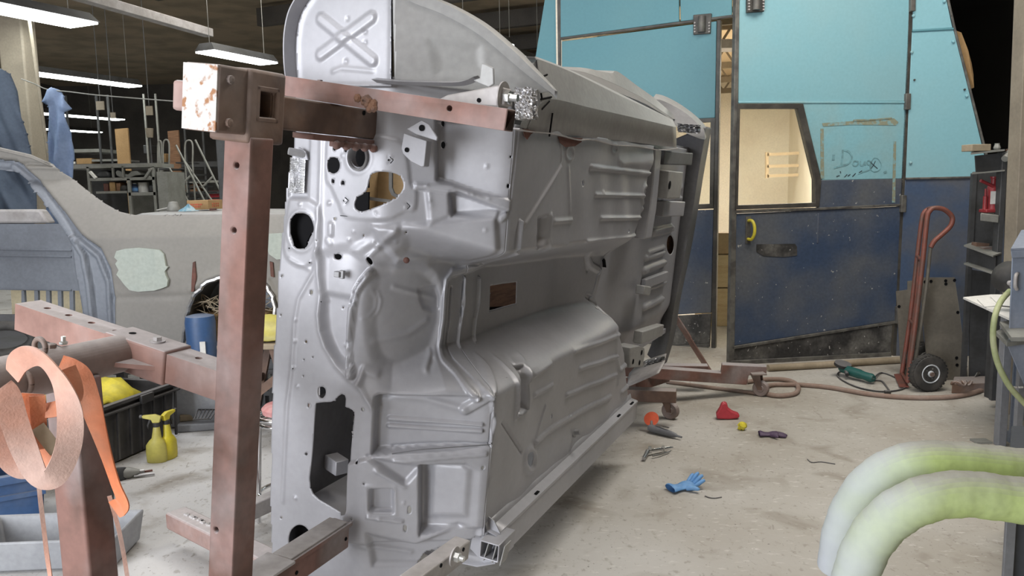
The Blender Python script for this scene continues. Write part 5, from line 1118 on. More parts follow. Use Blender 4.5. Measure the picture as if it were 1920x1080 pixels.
part('lower_inner_panel', MB().prism([KF(-300, 590), KF(160, 590), KF(160, 690), KF(-300, 690)], V((0, .03, 0))), 'primer_dark', b2)
o = part('slot_backing', MB().prism([KF(20, 540, 7.4), KF(150, 540, 7.4), V((KF(150, 596, 7.4).x, 7.4, 0)), V((KF(20, 596, 7.4).x, 7.4, 0))], V((0, .02, 0))), 'cream'); tag(o, 'cream board behind the slotted inner panel of the raised coupe', 'board')
fl_ = K(60, 690).z + .03
part('cabin_floor', MB().box((-3.1, CY + .8, fl_), 3.0, 1.4, .02), 'primer_dark', b2)
# filler patches, rust runs, the rough wheel arch edge
fpx = [(222, 470), (238, 466), (262, 464), (284, 466), (302, 468), (310, 476), (312, 486), (314, 498), (318, 500), (312, 508), (314, 516), (318, 524), (316, 536), (306, 540), (292, 544), (262, 546), (246, 543), (236, 532), (230, 524), (222, 514), (226, 506), (220, 494), (224, 488), (218, 482)]
part('filler_patch', MB().prism([K(x, y, .012) + V((0, -.028, 0)) for x, y in fpx], V((0, .03, 0))), 'filler', b2, label='pale green grey filler patch')
part('filler_patch', MB().prism([K(x, y) + V((0, -.02, 0)) for x, y in ((504, 438), (560, 436), (575, 470), (560, 484), (520, 486), (506, 476), (500, 455))], V((0, .03, 0))), 'filler', b2, label='second pale filler patch over the rear wheel arch')
for q in (((362, 492), (366, 490), (368, 520), (364, 546), (359, 547), (360, 520)), ((506, 490), (512, 492), (514, 520), (508, 518))):
    part('rust_run', MB().prism([K(x, y) + V((0, -.006, 0)) for x, y in q], V((0, .02, 0))), 'rustspot', b2)
ar = [(346, 640), (352, 590), (364, 556), (386, 532), (415, 520), (450, 517), (482, 524), (505, 545), (516, 575), (518, 640)]
q = spl([K(x, y) for x, y in ar], 5)
mb = MB().rings([[p + V((0, -.012, 0)) for p in q], [p + V((0, .09, 0)) for p in q], [p + V((0, .35, 0)) for p in q]], cap=False, closed=False)
part('wheel_tub', mb, 'primer_dark', b2, smooth=60)
part('wheel_arch_edge', MB().tube([p + V((random.uniform(-.006, .006), -.01, random.uniform(-.006, .006))) for p in q], .014, 6), 'steel', b2)
part('wheelhouse', MB().prism([K(340, 690, .36), K(345, 560, .36), K(380, 520, .36), K(480, 515, .36), K(522, 560, .36), K(525, 690, .36)], V((0, .02, 0))), 'primer_blue', b2)
mb = MB(); rs3 = random.Random(4)
for k in range(60):
    x = rs3.uniform(365, 500); y = 588 - abs(x - 432) * .12 + rs3.uniform(-22, 16)
    c = K(x, y, rs3.uniform(.02, .25)); mb.tube(spl([c, c + V((rs3.uniform(-.12, .12), rs3.uniform(-.05, .05), rs3.uniform(-.03, .07))), c + V((rs3.uniform(-.2, .2), 0, rs3.uniform(-.1, .0)))], 4), .003, 4)
o = part('straw_wires', mb, 'woodpale'); tag(o, 'tangle of loose straw coloured wires inside the rear wheel arch of the raised coupe', 'wire'); o['kind'] = 'stuff'
p0 = K(330, 600, .15); p1 = K(530, 600, .15)
o = part('carton', MB().prism([K(352, 640, .1), K(350, 596, .1), K(372, 590, .1), K(500, 588, .1), K(518, 606, .1), K(520, 640, .1)], V((0, .3, 0))), 'card', bevel=.006); tag(o, 'brown carton under the rear wheel arch of the raised coupe', 'box')
# dolly under the shell
dl = thing('body_dolly', 'dark steel dolly under the raised grey coupe body', 'dolly', (-2.3, CY + .8, 0))
zs = K(200, 690).z
for yy in (CY + .25, CY + 1.3):
    part('rail', MB().box((-1.9, yy, zs - .05), 3.9, .08, .09), 'shelfdk', dl)
for xx in (-3.6, -2.0, -.35):
    part('cross_rail', MB().box((xx, CY + .78, zs - .05), .08, 1.0, .08), 'shelfdk', dl)
    for yy in (CY + .25, CY + 1.3):
        part('leg', MB().box((xx, yy, (zs - .09 + .1) / 2), .07, .07, zs - .19), 'shelfdk', dl)
        part('wheel', MB().lathe([(.02, -.02), (.05, -.018), (.05, .018), (.02, .02)], (xx, yy, .05), V((1, 0, 0)), 16), 'blackrub', dl)
# things lying on the coupe's rear deck
dz = KB(380, 403).z + .012
def D(px, py): return F(px, py, dz + .005)
c = V((K(382, 398).x * 1.12, CY + .62, dz + .012))
cx0 = PL(347, 396, V((0, CY + .62, 0)), CN2).x; cx1 = PL(391, 396, V((0, CY + .62, 0)), CN2).x; cx2 = PL(418, 396, V((0, CY + .8, 0)), CN2).x
hh_ = (PL(347, 376, V((0, CY + .62, 0)), CN2).z) - dz - .012
bx = part('cardboard_box', MB().prism([V((cx0, CY + .66, dz + .012)), V((cx1, CY + .62, dz + .012)), V((cx2, CY + .80, dz + .012)), V((cx0 + .1, CY + .86, dz + .012))], V((0, 0, hh_))), 'card', bevel=.002)
tag(bx, 'small cardboard box printed in red on the deck of the raised coupe', 'box')
rs4 = random.Random(9)
for r_, (xa, xb) in enumerate(((cx0 + .012, cx1 - .05), (cx0 + .05, cx1 - .06))):
    x = xa
    while x < xb:
        w_ = rs4.uniform(.006, .014); z_ = dz + .012 + hh_ * (.55 - .25 * r_)
        part('print_mark', MB().box((x, CY + .640 - (x - cx0) * .28 - .0015 + .018, z_), w_, .002, .011), 'cardink', bx); x += w_ + .004
for r_ in range(2):
    for k in range(4):
        p = V((cx1, CY + .62, 0)).lerp(V((cx2, CY + .80, 0)), .3 + .13 * k); part('print_mark', MB().box((p.x + .001, p.y - .003, dz + .012 + hh_ * (.6 - .25 * r_)), .010, .004, .011), 'cardink', bx)
p = PL(326, 399, V((0, CY + .55, 0)), CN2)
bz = dz + .006
o = part('air_sander', MB().lathe([(.0, 0), (.045, .0), (.05, .012), (.035, .04), (.03, .065), (.0, .07)], (p.x, CY + .55, bz), V((0, 0, 1)), 16).tube([V((p.x, CY + .55, bz + .03)), V((p.x - .10, CY + .50, bz + .008))], .007, 6), 'shelf', smooth=50); tag(o, 'grey round sander lying left of the small cardboard box', 'sander')
o = part('blue_rag', MB().rings([[V((PL(354, 398, V((0, CY + .45, 0)), CN2).x + cos(a_ * 2 * pi / 14) * r_ * .062 * (1 + .3 * sin(a_ * 2.3 + r_ * 5)), CY + .45 + sin(a_ * 2 * pi / 14) * r_ * .04, dz + .006 + (1 - r_) * .050 * (1 + .4 * sin(a_ * 3.1)))) for a_ in range(14)] for r_ in (1.0, .8, .55, .3, .08)]), mat('pale_blue_paper', (.14, .28, .36), .8, 0, (.30, .38, .40), 30), smooth=40); tag(o, 'crumpled pale blue paper towel in front of the small cardboard box', 'rag')
o = part('sanding_scrap', MB().prism([V((PL(x, 398, V((0, CY + .5, 0)), CN2).x, CY + .5 + dy_, dz + .007)) for x, dy_ in ((393, 0), (405, -.02), (402, .05), (396, .06))], V((0, 0, .015))), 'rustspot'); tag(o, 'small brown sandpaper scrap on the coupe deck right of the blue towel', 'sandpaper')

# ------------------------------------------------------------------ ceiling lights
def lamp(px, py, L, label, z=3.35, w=.34, end=None, on=True):
    c = F(px, py, z)
    if end: c = c - ad * (L / 2)
    t = thing('ceiling_light', label, 'ceiling light', c, 'fluorescent ceiling lights')
    mb = MB(); hl_ = ad * (L / 2); hw = nd * (w / 2); up = V((0, 0, 1))
    mb.rings([[c - hl_ - hw, c - hl_ + hw, c + hl_ + hw, c + hl_ - hw], [c - hl_ * .96 - hw * .62 + up * .10, c - hl_ * .96 + hw * .62 + up * .10, c + hl_ * .96 + hw * .62 + up * .10, c + hl_ * .96 - hw * .62 + up * .10]])
    part('housing', mb, 'shelfdk', t)
    part('diffuser', MB().box(c - up * .012, L * .985, w * .94, .02, (ad, nd, up)), 'lamp', t)
    for s_ in (-.42, .42):
        q = c + ad * (L * s_) + up * .10
        part('hanger_wire', MB().tube([q, V((q.x, q.y, 5.2))], .004, 5), 'shelf', t)
    return t
lamp(160, 46, 2.44, 'largest glowing fluorescent fixture at the upper left of the ceiling', end=True, w=.46)
lamp(447, 107, 1.25, 'glowing fluorescent fixture just above the rusty clamp head')
lamp(158, 149, 2.0, 'glowing fluorescent fixture above the hanging blue coverall')
lamp(138, 217, 2.6, 'glowing fluorescent fixture crossing behind the hanging coverall')
lamp(92, 242, 3.2, 'farthest and lowest glowing fluorescent fixture, low behind the coverall')
lamp(905, 72, 1.25, 'fluorescent fixture half hidden behind the corner panel of the turned body')
lamp(983, 113, 1.25, 'fluorescent fixture shining just above the body sill, left of the booth')
c0 = F(150, -8, 3.75); c1 = F(392, 62, 3.75)
o = part('ceiling_conduit', MB().bar(c0 - (c1 - c0) * .6, c1, .14, .11), 'lightsteel', bevel=.005); tag(o, 'long pale unlit fixture channel running above the lit lamps at left', 'light channel')
# ------------------------------------------------------------------ column, hanging cloth and the dim stores at the back left
def B(px, py, d): return PL(px, py, V((0, d, 0)), V((0, 1, 0)))
q = B(53, 290, 9.0); o = struct('trim_21', MB().box((q.x, 9.0, 2.6), .27, .27, 5.2), 'beige', bevel=.02)
q0 = B(90, 292, 8.6); q1 = B(69, 140, 8.6)
o = part('standing_pole', MB().tube([q0 + (q0 - q1) * .95, q1 + (q1 - q0) * 1.1], .017, 8), 'beige', smooth=60); tag(o, 'thin beige pole standing between the column and the blue coverall', 'pole')
o = part('clothes_line', MB().tube(spl([B(40, 148, 8), B(62, 156, 8), B(90, 168, 8), B(130, 172, 8), B(190, 179, 8), B(330, 190, 8)], 4), .006, 5), 'shelf'); tag(o, 'thin line strung behind the column carrying the blue coverall', 'line')
def cloth(name, pxs, d, mt, folds, label, cat, res=.012, th=.02):
    out = [(B(*q, d).x, B(*q, d).z) for q in pxs]
    A, Bz = np.meshgrid(np.arange(min(p[0] for p in out) - .02, max(p[0] for p in out) + .04, res), np.arange(min(p[1] for p in out) - .02, max(p[1] for p in out) + .04, res), indexing='ij')
    A2, B2_, f_ = cut_grid(A, Bz, [], out, res)
    t = thing(name, label, cat, (out[0][0], d, min(p[1] for p in out)))
    h = np.zeros_like(A2); zt = B2_.max()
    for fx, fz, amp, ph in folds: h += amp * np.sin(fx * A2 + fz * B2_ + ph) * np.clip((zt - B2_) * 1.2 + .25, 0, 1)
    sd = poly_sd(A2, B2_, out)[0]; h += .05 * (1 - np.exp(-np.clip(-sd, 0, None) / .05))
    np_mesh('fabric', np.stack([A2, d - h, B2_], -1), f_, mt, t, th)
    return t
cloth('coverall', [(88, 168), (96, 163), (104, 166), (110, 168), (114, 172), (124, 188), (134, 204), (128, 209), (124, 212), (127, 228), (133, 250), (134, 280), (135, 330), (132, 420), (84, 420), (88, 330), (90, 270), (91, 200), (88, 197), (80, 190), (84, 178)], 8.0, 'coverall', [(46, -8, .022, 0), (83, 6, .012, 1), (25, -5, .03, 2)], 'light blue coverall hanging from the line above the grey coupe', 'coverall')
cloth('fabric_drape', [(-140, 110), (0, 128), (16, 138), (30, 170), (44, 215), (60, 292), (66, 420), (-140, 420)], 7.4, 'tarp', [(20, 12, .03, 0), (41, 16, .018, 1), (9, 7, .04, 2)], 'dark blue cloth drape hanging at the far left edge behind the coupe roof', 'drape')
# wall board with a door seen through the coupe's window
t = thing('partition', 'tan partition board with blue rail seen through the coupe window at far left', 'partition', B(-40, 395, 11))
part('board', MB().prism([B(-160, 318, 11), B(52, 318, 11), B(54, 400, 11), B(-160, 400, 11)], V((0, .05, 0))), 'tan', t)
part('rail', MB().prism([B(-160, 338, 10.95), B(22, 338, 10.95), B(22, 342, 10.95), B(-160, 342, 10.95)], V((0, .04, 0))), 'bluetote', t)
part('side_strip', MB().prism([B(-30, 344, 10.94), B(4, 344, 10.94), B(8, 394, 10.94), B(-30, 394, 10.94)], V((0, .04, 0))), 'cream', t)
part('dark_opening', MB().prism([B(15, 372, 10.93), B(40, 371, 10.93), B(43, 396, 10.93), B(15, 396, 10.93)], V((0, .04, 0))), 'darkwall', t)
part('post', MB().prism([B(-160, 400, 10.99), B(-140, 400, 10.99), V((B(-140, 400, 10.99).x, 10.99, 0)), V((B(-160, 400, 10.99).x, 10.99, 0))], V((0, .04, 0))), 'tan', t)
part('post', MB().prism([B(38, 400, 10.99), B(52, 400, 10.99), V((B(52, 400, 10.99).x, 10.99, 0)), V((B(38, 400, 10.99).x, 10.99, 0))], V((0, .04, 0))), 'tan', t)
# metal shelving with parts on it
SD = 11.0
def sbox(x0, y0, x1, y1, dep, dy=0.0): 
    a_ = B(x0, y0, SD + dy); b_ = B(x1, y1, SD + dy); return MB().prism([V((a_.x, SD + dy, a_.z)), V((b_.x, SD + dy, a_.z)), V((b_.x, SD + dy, b_.z)), V((a_.x, SD + dy, b_.z))], V((0, dep, 0)))
t = thing('shelving_unit', 'pale grey metal shelving with body parts and jugs beyond the coupe deck', 'shelving', V((B(225, 400, SD).x, SD, 0)))
part('shelf_board', sbox(118, 309, 292, 313, .6), 'shelf', t); part('shelf_board', sbox(168, 334, 290, 337, .6), 'shelf', t)
part('shelf_board', sbox(180, 359, 238, 362, .6), 'shelf', t); part('shelf_board', sbox(241, 361, 292, 366, .6), 'shelf', t)
part('back_panel', sbox(243, 338, 290, 402, .02, .58), 'shelf', t)
part('back_panel', sbox(164, 313, 241, 402, .02, .58), 'shelfdk', t)
for x0, x1, y0 in ((161, 168, 313), (237, 243, 335), (208, 213, 313), (227, 232, 312), (283, 290, 312)):
    a_ = B(x0, y0, SD - .01); b_ = B(x1, 340, SD - .01)
    zb2 = B(x0, 334, SD).z if x0 in (208, 227) else 0
    part('upright', MB().box(((a_.x + b_.x) / 2, SD + .02, (a_.z + zb2) / 2), b_.x - a_.x, .04, a_.z - zb2), 'shelf', t)
a_ = B(292, 322, SD - .02); b_ = B(311, 322, SD - .02); part('side_panel', MB().box(((a_.x + b_.x) / 2, SD + .3, a_.z / 2), b_.x - a_.x, .6, a_.z), 'shelf', t)
part('brace', MB().bar(B(169, 322, SD - .01), B(180, 334, SD - .01), .05, .03), 'paper', t)
part('brace', MB().bar(B(284, 316, SD - .01), B(272, 334, SD - .01), .04, .03), 'shelf', t)
def onshelf(name, mb, mt, lb, cat, **k): o = part(name, mb, mt, **k); tag(o, lb, cat, {'file': 'box files on the shelving', 'car part': 'car parts on the shelving'}.get(cat)); return o
def hump(pts, d0_, d1_): return MB().prism([B(x, y, d0_) for x, y in pts], V((0, d1_ - d0_, 0)))
onshelf('fender_piece', hump([(168, 333), (176, 326), (186, 320), (198, 319), (204, 324), (206, 333)], SD + .06, SD + .5), 'shelfdk', 'dark domed body piece lying at left on the upper board of the pale shelving', 'car part', bevel=.03)
onshelf('fender_piece', hump([(216, 322), (220, 319), (226, 321), (232, 327), (240, 327), (246, 321), (256, 320), (264, 326), (264, 328), (254, 329), (244, 333), (226, 333), (218, 329)], SD + .06, SD + .5), 'shelf', 'curved grey seat shell piece at right on the upper board of the pale shelving', 'car part', bevel=.02)
for x0, x1, y0, mt, lb in ((193, 203, 344, 'rustspot', 'dull red binder left of the brown one on the shelving'), (204, 216, 341, 'card', 'brown box file beside the red binder on the shelving'), (217, 226, 343, 'wood', 'dark brown box file right of the tan one on the shelving')):
    onshelf('box_file', sbox(x0, y0, x1, 358.8, .3, .06), mt, lb, 'file', bevel=.01)
def jar(px, y0, y1, r, mt, lb, cap_=None):
    a_ = B(px, y1, SD + .2); b_ = B(px, y0, SD + .2); h = b_.z - a_.z
    t = thing('jug' if cap_ else 'bucket', lb, 'jug' if cap_ else 'bucket', a_)
    part('body', MB().lathe([(r * .92, 0), (r, h * .1), (r, h * (.7 if cap_ else .97)), (r * (.5 if cap_ else 1.06), h * (.88 if cap_ else .97)), (r * (.5 if cap_ else 1.06), h)], a_, V((0, 0, 1)), 18), mt, t, smooth=40)
    if cap_: part('cap', MB().lathe([(r * .45, h), (r * .45, h * 1.12)], a_, V((0, 0, 1)), 14), cap_, t); part('label_band', MB().lathe([(r * 1.01, h * .2), (r * 1.01, h * .55)], a_, V((0, 0, 1)), 18, False), 'blueglove', t)
jar(253.5, 345, 361, .055, 'bluetote', 'blue jug with pale cap on the shelving, left of the white bucket', 'paper')
jar(270, 342, 361, .07, 'paper', 'white bucket on the shelving, right of the blue jug')
onshelf('tool_case', sbox(278, 347, 289, 361, .3, .1), 'shelfdk', 'dark grey case right of the white bucket on the shelving', 'case', bevel=.02)
onshelf('engine_piece', hump([(224, 358.8), (224, 350), (229, 347), (236, 348), (237, 354), (235, 358.8)], SD + .05, SD + .3), 'blackrub', 'black lumpy engine part on the lower board of the shelving', 'car part', bevel=.02)
# upper pallet rack
RD_ = 14.0
t = thing('pallet_rack', 'dim dark storage rack with boxes behind the pale shelving', 'rack', V((B(175, 300, RD_).x, RD_, 0)))
def rbox(x0, y0, x1, y1, dep, dy=0.0):
    a_ = B(x0, y0, RD_ + dy); b_ = B(x1, y1, RD_ + dy); return MB().prism([V((a_.x, RD_ + dy, a_.z)), V((b_.x, RD_ + dy, a_.z)), V((b_.x, RD_ + dy, b_.z)), V((a_.x, RD_ + dy, b_.z))], V((0, dep, 0)))
part('beam', rbox(128, 280, 188, 285, .8), 'shelf', t); part('beam', rbox(172, 299, 222, 302, .8), 'shelf', t); part('beam', rbox(120, 308, 420, 312, .8), 'shelfdk', t); part('beam', rbox(300, 360, 420, 363, .8), 'shelfdk', t); part('beam', rbox(300, 340, 420, 342, .8), 'shelf', t)
for x in (128, 185, 206, 274, 296, 346, 380, 418):
    a_ = B(x, 240, RD_); part('upright', MB().box((a_.x, RD_, 1.6), .03, .03, 3.2), 'shelf' if x in (274, 296) else 'shelfdk', t)
for x0, y0, x1, y1, mt, lb in ((142, 297, 172, 308, 'card', 'low tan carton on the dim storage rack left'), (131, 303, 140, 308, 'paper', 'small pale box at the left end of the dim storage rack'), (300, 288, 312, 308, 'card', 'upright carton between the two tall cardboard sheets'), (390, 358, 412, 376, 'redmat', 'dark red crate low on the dim rack behind the ladders'), (268, 272, 280, 288, 'shelfdk', 'grey canister on the dim rack right of the tall cardboard'), (345, 345, 368, 360, 'wood', 'brown carton behind the ladder rails')):
    o = part('carton', rbox(x0, y0, x1, y1, .4, .05), mt, bevel=.01); tag(o, lb, 'box')
o = part('cardboard_sheet', MB().prism([B(215, 242, 13.4), B(239, 240, 13.4), V((B(243, 309, 13.4).x, 13.4, 0)), V((B(222, 310, 13.4).x, 13.4, 0))], V((0, .04, 0))), 'card'); tag(o, 'tall tan cardboard sheet standing on the dim rack, the brighter of two', 'cardboard')
o = part('cardboard_sheet', MB().prism([B(314, 246, 13.6), B(334, 244, 13.6), V((B(337, 309, 13.6).x, 13.6, 0)), V((B(318, 310, 13.6).x, 13.6, 0))], V((0, .04, 0))), 'wood'); tag(o, 'tall dim brown cardboard sheet behind the ladder hoops', 'cardboard')
for x0, y0, x1, y1, lb in ((180, 190, 196, 206, 'pale square card hung at left above the dim rack'), (273, 199, 287, 216, 'pale square card hung above the white bin on the dim rack'), (207, 211, 217, 222, 'smallest grey card hung between the two pale squares')):
    a_ = B(x0, y0, 13.0); b_ = B(x1, y1, 13.0)
    t = thing('sign_card', lb, 'card', V(((a_.x + b_.x) / 2, 13, b_.z))); part('card', MB().box(((a_.x + b_.x) / 2, 13, (a_.z + b_.z) / 2), b_.x - a_.x, .02, a_.z - b_.z), 'beige', t)
    part('hanging_string', MB().tube([V(((a_.x + b_.x) / 2, 13, a_.z)), V(((a_.x + b_.x) / 2, 13, 5.2))], .006, 5), 'shelfdk', t)
a_ = B(281, 258, 13.4); t = thing('bin', 'white bin on a post above the dim rack', 'bin', V((a_.x, 13.4, a_.z))); part('body', MB().lathe([(.05, 0), (.065, .15)], a_, V((0, 0, 1)), 14), 'beige', t); part('stand_post', MB().tube([V((a_.x, 13.4, 0)), a_], .015, 6), 'shelfdk', t)
# rolling ladders
def ladder(lines, d, label, tread):
    a_ = B(*lines[0][0], d); t = thing('rolling_ladder', label, 'ladder', V((a_.x, d, 0)), 'rolling ladders at the back')
    for k, (p, q) in enumerate(lines):
        for dd_ in (0, .55):
            p_, q_ = B(*p, d + dd_), B(*q, d + dd_)
            if q[1] > 365:
                v = (q_ - p_); q_ = p_ + v * ((p_.z - .02) / (p_.z - q_.z))
            part('rail', MB().tube([p_, q_], .016, 6), 'shelf', t)
    p, q = tread
    for k in range(7):
        c = B(p[0] + (q[0] - p[0]) * k / 6, p[1] + (q[1] - p[1]) * k / 6, d + .27); part('tread', MB().box(c, .16, .55, .025), 'shelfdk', t)
ladder([((330, 272), (382, 374)), ((316, 312), (352, 376)), ((334, 353), (357, 330))], 12.2, 'left grey rolling ladder with steep rails behind the coupe deck', ((322, 318), (352, 372)))
ladder([((366, 262), (420, 372)), ((345, 300), (396, 374)), ((378, 352), (400, 330))], 12.6, 'right grey rolling ladder next to the mast of the rusty stand', ((352, 306), (392, 372)))
for x0, x1, y0 in ((296, 303, 264), (306, 317, 262), (347, 361, 263)):
    q = spl([B(x0, 306, 12.4), B(x0, y0 + 8, 12.4), B((x0 + x1) / 2, y0, 12.4), B(x1, y0 + 8, 12.4), B(x1, 306, 12.4)], 5); q = [V((q[0].x, q[0].y, 0))] + q + [V((q[-1].x, q[-1].y, 0))]
    o = part('hoop_rail', MB().tube(q, .013, 6), 'shelf'); tag(o, {296: 'leftmost thin grey hoop rail behind the coupe deck', 306: 'middle thin grey hoop rail beside the upright carton', 347: 'rightmost thin grey hoop rail between the ladders'}[x0], 'rail', 'hoop rails at the back')
a_ = B(405, 240, 10.5); b_ = B(424, 240, 10.5); o = part('locker', MB().box(((a_.x + b_.x) / 2 + .08, 10.6, 1.15), b_.x - a_.x + .16, .3, 2.3), 'shelfdk', bevel=.01); tag(o, 'tall dull grey locker right behind the mast of the rusty stand', 'locker')
wl = B(323, 334, 12.0); t = thing('bright_reflection', 'small glowing pane standing for a bright reflection under the ladders', 'lamp', V((wl.x, 12, 0)))  # added glowing piece that paints a bright reflection; no lamp stands here
part('housing', MB().box(wl + V((0, .03, .01)), .14, .05, .08), 'shelfdk', t); part('lens', MB().box(wl, .12, .02, .05), 'lamp', t); part('pole', MB().tube([V((wl.x, 12.05, 0)), wl + V((0, .04, -.03))], .012, 6), 'shelfdk', t)  # the pane is the painted reflection; housing and pole are invented

# ------------------------------------------------------------------ things on the floor at the left
t0 = F(196, 884); t1 = F(334, 822); td = (t1 - t0).normalized(); tn_ = V((-td.y, td.x, 0)); tn_ = tn_ if tn_.y > 0 else -tn_
TL = (t1 - t0).length; th_ = .36; tc0 = t0 - td * .25; TL += .25
t = thing('storage_tote', 'black plastic storage tote on the floor behind the crossbar', 'tote', (tc0 + t1) / 2 + tn_ * .22)
def tote(bm, base, dx, dy, L, Wd, h, wall, tap=.03):
    def ring(z, g): return [base + dx * (-g) + dy * (-g) + V((0, 0, z)), base + dx * (L + g) + dy * (-g) + V((0, 0, z)), base + dx * (L + g) + dy * (Wd + g) + V((0, 0, z)), base + dx * (-g) + dy * (Wd + g) + V((0, 0, z))]
    return bm.rings([ring(.01, -tap), ring(h, 0), ring(h, -wall), ring(.02, -tap - wall)])
part('body', tote(MB(), tc0, td, tn_, TL, .48, th_, .012), 'blackplastic', t, bevel=.004)
mb = MB()
for z_, h_ in ((th_ - .01, .02), (th_ - .05, .012)):
    c = tc0 + V((0, 0, z_))
    mb.bar(c - td * .02 - tn_ * .012, c + td * (TL + .02) - tn_ * .012, .03, h_).bar(c + td * (TL + .005), c + td * (TL + .005) + tn_ * .48, .03, h_)
part('rim', mb, 'blackplastic', t, bevel=.003)
for k in range(9): part('rib', MB().bar(tc0 + td * (.08 + k * TL / 9) + V((0, 0, .03)) - tn_ * .0, tc0 + td * (.08 + k * TL / 9) - tn_ * .014 + V((0, 0, th_ - .06)), .012, .012, td), 'blackplastic', t)
part('latch', MB().box(tc0 + td * (TL * .68) - tn_ * .03 + V((0, 0, th_ - .03)), .10, .02, .05, (td, tn_, V((0, 0, 1)))), 'blackplastic', t, bevel=.004)
yb = []
rs5 = random.Random(11)
for k in range(7):
    yb.append([tc0 + td * (TL * (.24 + .075 * k)) + tn_ * (.02 + .42 * j / 6) + V((0, 0, th_ - .02 + .07 * sin(pi * j / 6) + rs5.uniform(-.012, .03))) for j in range(7)])
o = part('yellow_bag', MB().rings(yb, cap=False, closed=False), 'yellow', smooth=30); tag(o, 'crumpled yellow bag lying in the top of the black tote', 'bag'); s_ = o.modifiers.new('s', 'SOLIDIFY'); s_.thickness = .02
def bottle(px, py, face, label, mt, wd):
    c = F(px, py); fx = V((cos(face), sin(face), 0)); fy = V((-fx.y, fx.x, 0)); up = V((0, 0, 1))
    t = thing('spray_bottle', label, 'spray bottle', c, 'yellow spray bottles')
    def ov(z, a_, b_, sh=0): return [c + up * z + fx * (a_ * cos(2 * pi * j / 20) + sh) + fy * b_ * sin(2 * pi * j / 20) for j in range(20)]
    part('body', MB().rings([ov(.0, .050, .026), ov(.006, .055, .030), ov(.06, .057, .031), ov(.10, .054, .030), ov(.125, .040, .026, -.004), ov(.14, .026, .022, -.006), ov(.17, .022, .020, -.008), ov(.205, .017, .017, -.010), ov(.21, .014, .014, -.010)]), mt, t, smooth=50)
    part('collar', MB().lathe([(.019, .205), (.019, .228)], c - fx * .010, up, 16), 'blackplastic', t)
    hd = part('trigger_head', MB().prism([c + fy * -.012 + fx * x + up * z for x, z in ((-.030, .228), (.008, .228), (.014, .246), (.060, .258), (.062, .272), (-.006, .276), (-.040, .262))], fy * .024), mt, t, bevel=.004)
    part('trigger', MB().prism([c + fy * -.006 + fx * x + up * z for x, z in ((.014, .248), (.026, .250), (.040, .215), (.034, .190), (.030, .214))], fy * .012), 'blackplastic', t, bevel=.002)
    part('nozzle', MB().lathe([(.010, 0), (.010, .014)], c + fx * .062 + up * .265, fx, 10), 'blackplastic', t)
bottle(295, 866, radians(186), 'duller yellow spray bottle broadside on the floor by the black tote', 'yellowdull', 1)
bottle(319, 859, radians(75), 'brighter yellow spray bottle seen edge-on, right of the duller one', 'yellow', 1)
def tool(name, pts, r, mt, lb, cat, z=.012, seg=8):
    o = part(name, MB().tube(spl([F(x, y, z) for x, y in pts], 3) if len(pts) > 2 else [F(x, y, z) for x, y in pts], r, seg), mt, smooth=60); tag(o, lb, cat); return o
c0 = F(226, 888, .03); c1 = F(262, 884, .03)
t = thing('air_tool', 'grey air tool lying on the floor in front of the black tote', 'air tool', V((c0.x, c0.y, 0)))
part('handle', MB().tube([c0, c0.lerp(c1, .45), c0.lerp(c1, .7), c1], [.028, .030, .022, .012], 14), 'shelf', t, smooth=50); part('head', MB().lathe([(.03, -.03), (.035, 0), (.03, .03)], c0, V((0, .2, 1)), 12), 'shelfdk', t, smooth=50); part('chuck', MB().tube([c1, c1 + (c1 - c0) * .25], .009, 8), 'steel', t)
tool('wrench', [(252, 893), (290, 888)], .007, 'steel', 'slim steel wrench on the floor nearest the grey air tool', 'wrench')
tool('screwdriver', [(246, 889), (262, 886), (286, 882)], .006, 'rustspot', 'thin dark red handled driver beside the grey air tool', 'screwdriver', .02)
for k, (pp_, z0_, hz, mt, lb) in enumerate((([(332, 812), (418, 806), (440, 788), (346, 790)], 0.0, .05, 'greyplastic', 'lower grey foam slab on the floor behind the mast'), ([(338, 806), (402, 800), (420, 782), (345, 784)], .05, .045, 'woodpale', 'dusty sanding block lying on the grey foam slab'))):
    o = part(('foam_slab', 'sanding_block')[k], MB().prism([F(x, y, 0) * 1.0 + V((0, 0, z0_)) for x, y in pp_], V((0, 0, hz))), mt, bevel=.008); tag(o, lb, 'block')
mb = MB()
for k in range(6): mb.bar(F(364 + k * 6, 786, .1), F(372 + k * 7, 768, .13), .006, .006)
mb.bar(F(362, 787, .1), F(396, 785, .1), .008, .008).bar(F(372, 768, .13), F(408, 768, .13), .008, .008)
o = part('wire_rack', mb, 'blackplastic'); tag(o, 'small black wire rack on the dusty sanding block', 'rack')
# blue bucket on a grey crate behind the tote
c = F(392, 800); c = V((c.x - .05, c.y + .1, 0)); zt2 = .0
zc = P(390, 688, c.y).z
t = thing('storage_crate', 'grey plastic crate behind the tote carrying the blue bucket', 'crate', c)
part('body', tote(MB(), c - V((.22, .16, 0)), V((1, 0, 0)), V((0, 1, 0)), .44, .34, zc - .09, .012), 'greyplastic', t, bevel=.004); part('lid', MB().box((c.x, c.y + .01, zc - .075), .47, .37, .03), 'blackplastic', t, bevel=.006)
t = thing('bucket', 'blue round bucket with black base ring under the coupe wheel arch', 'bucket', V((c.x, c.y, zc - .06)))
hb_ = P(390, 592, c.y).z - zc + .06
part('body', MB().lathe([(.09, .10), (.095, hb_ * .9), (.088, hb_), (.05, hb_ + .01)], (c.x, c.y, zc - .06), V((0, 0, 1)), 26), 'bluetote', t, smooth=40); part('base_ring', MB().lathe([(.115, 0), (.12, .02), (.12, .08), (.10, .10)], (c.x, c.y, zc - .06), V((0, 0, 1)), 26), 'blackplastic', t, smooth=40)
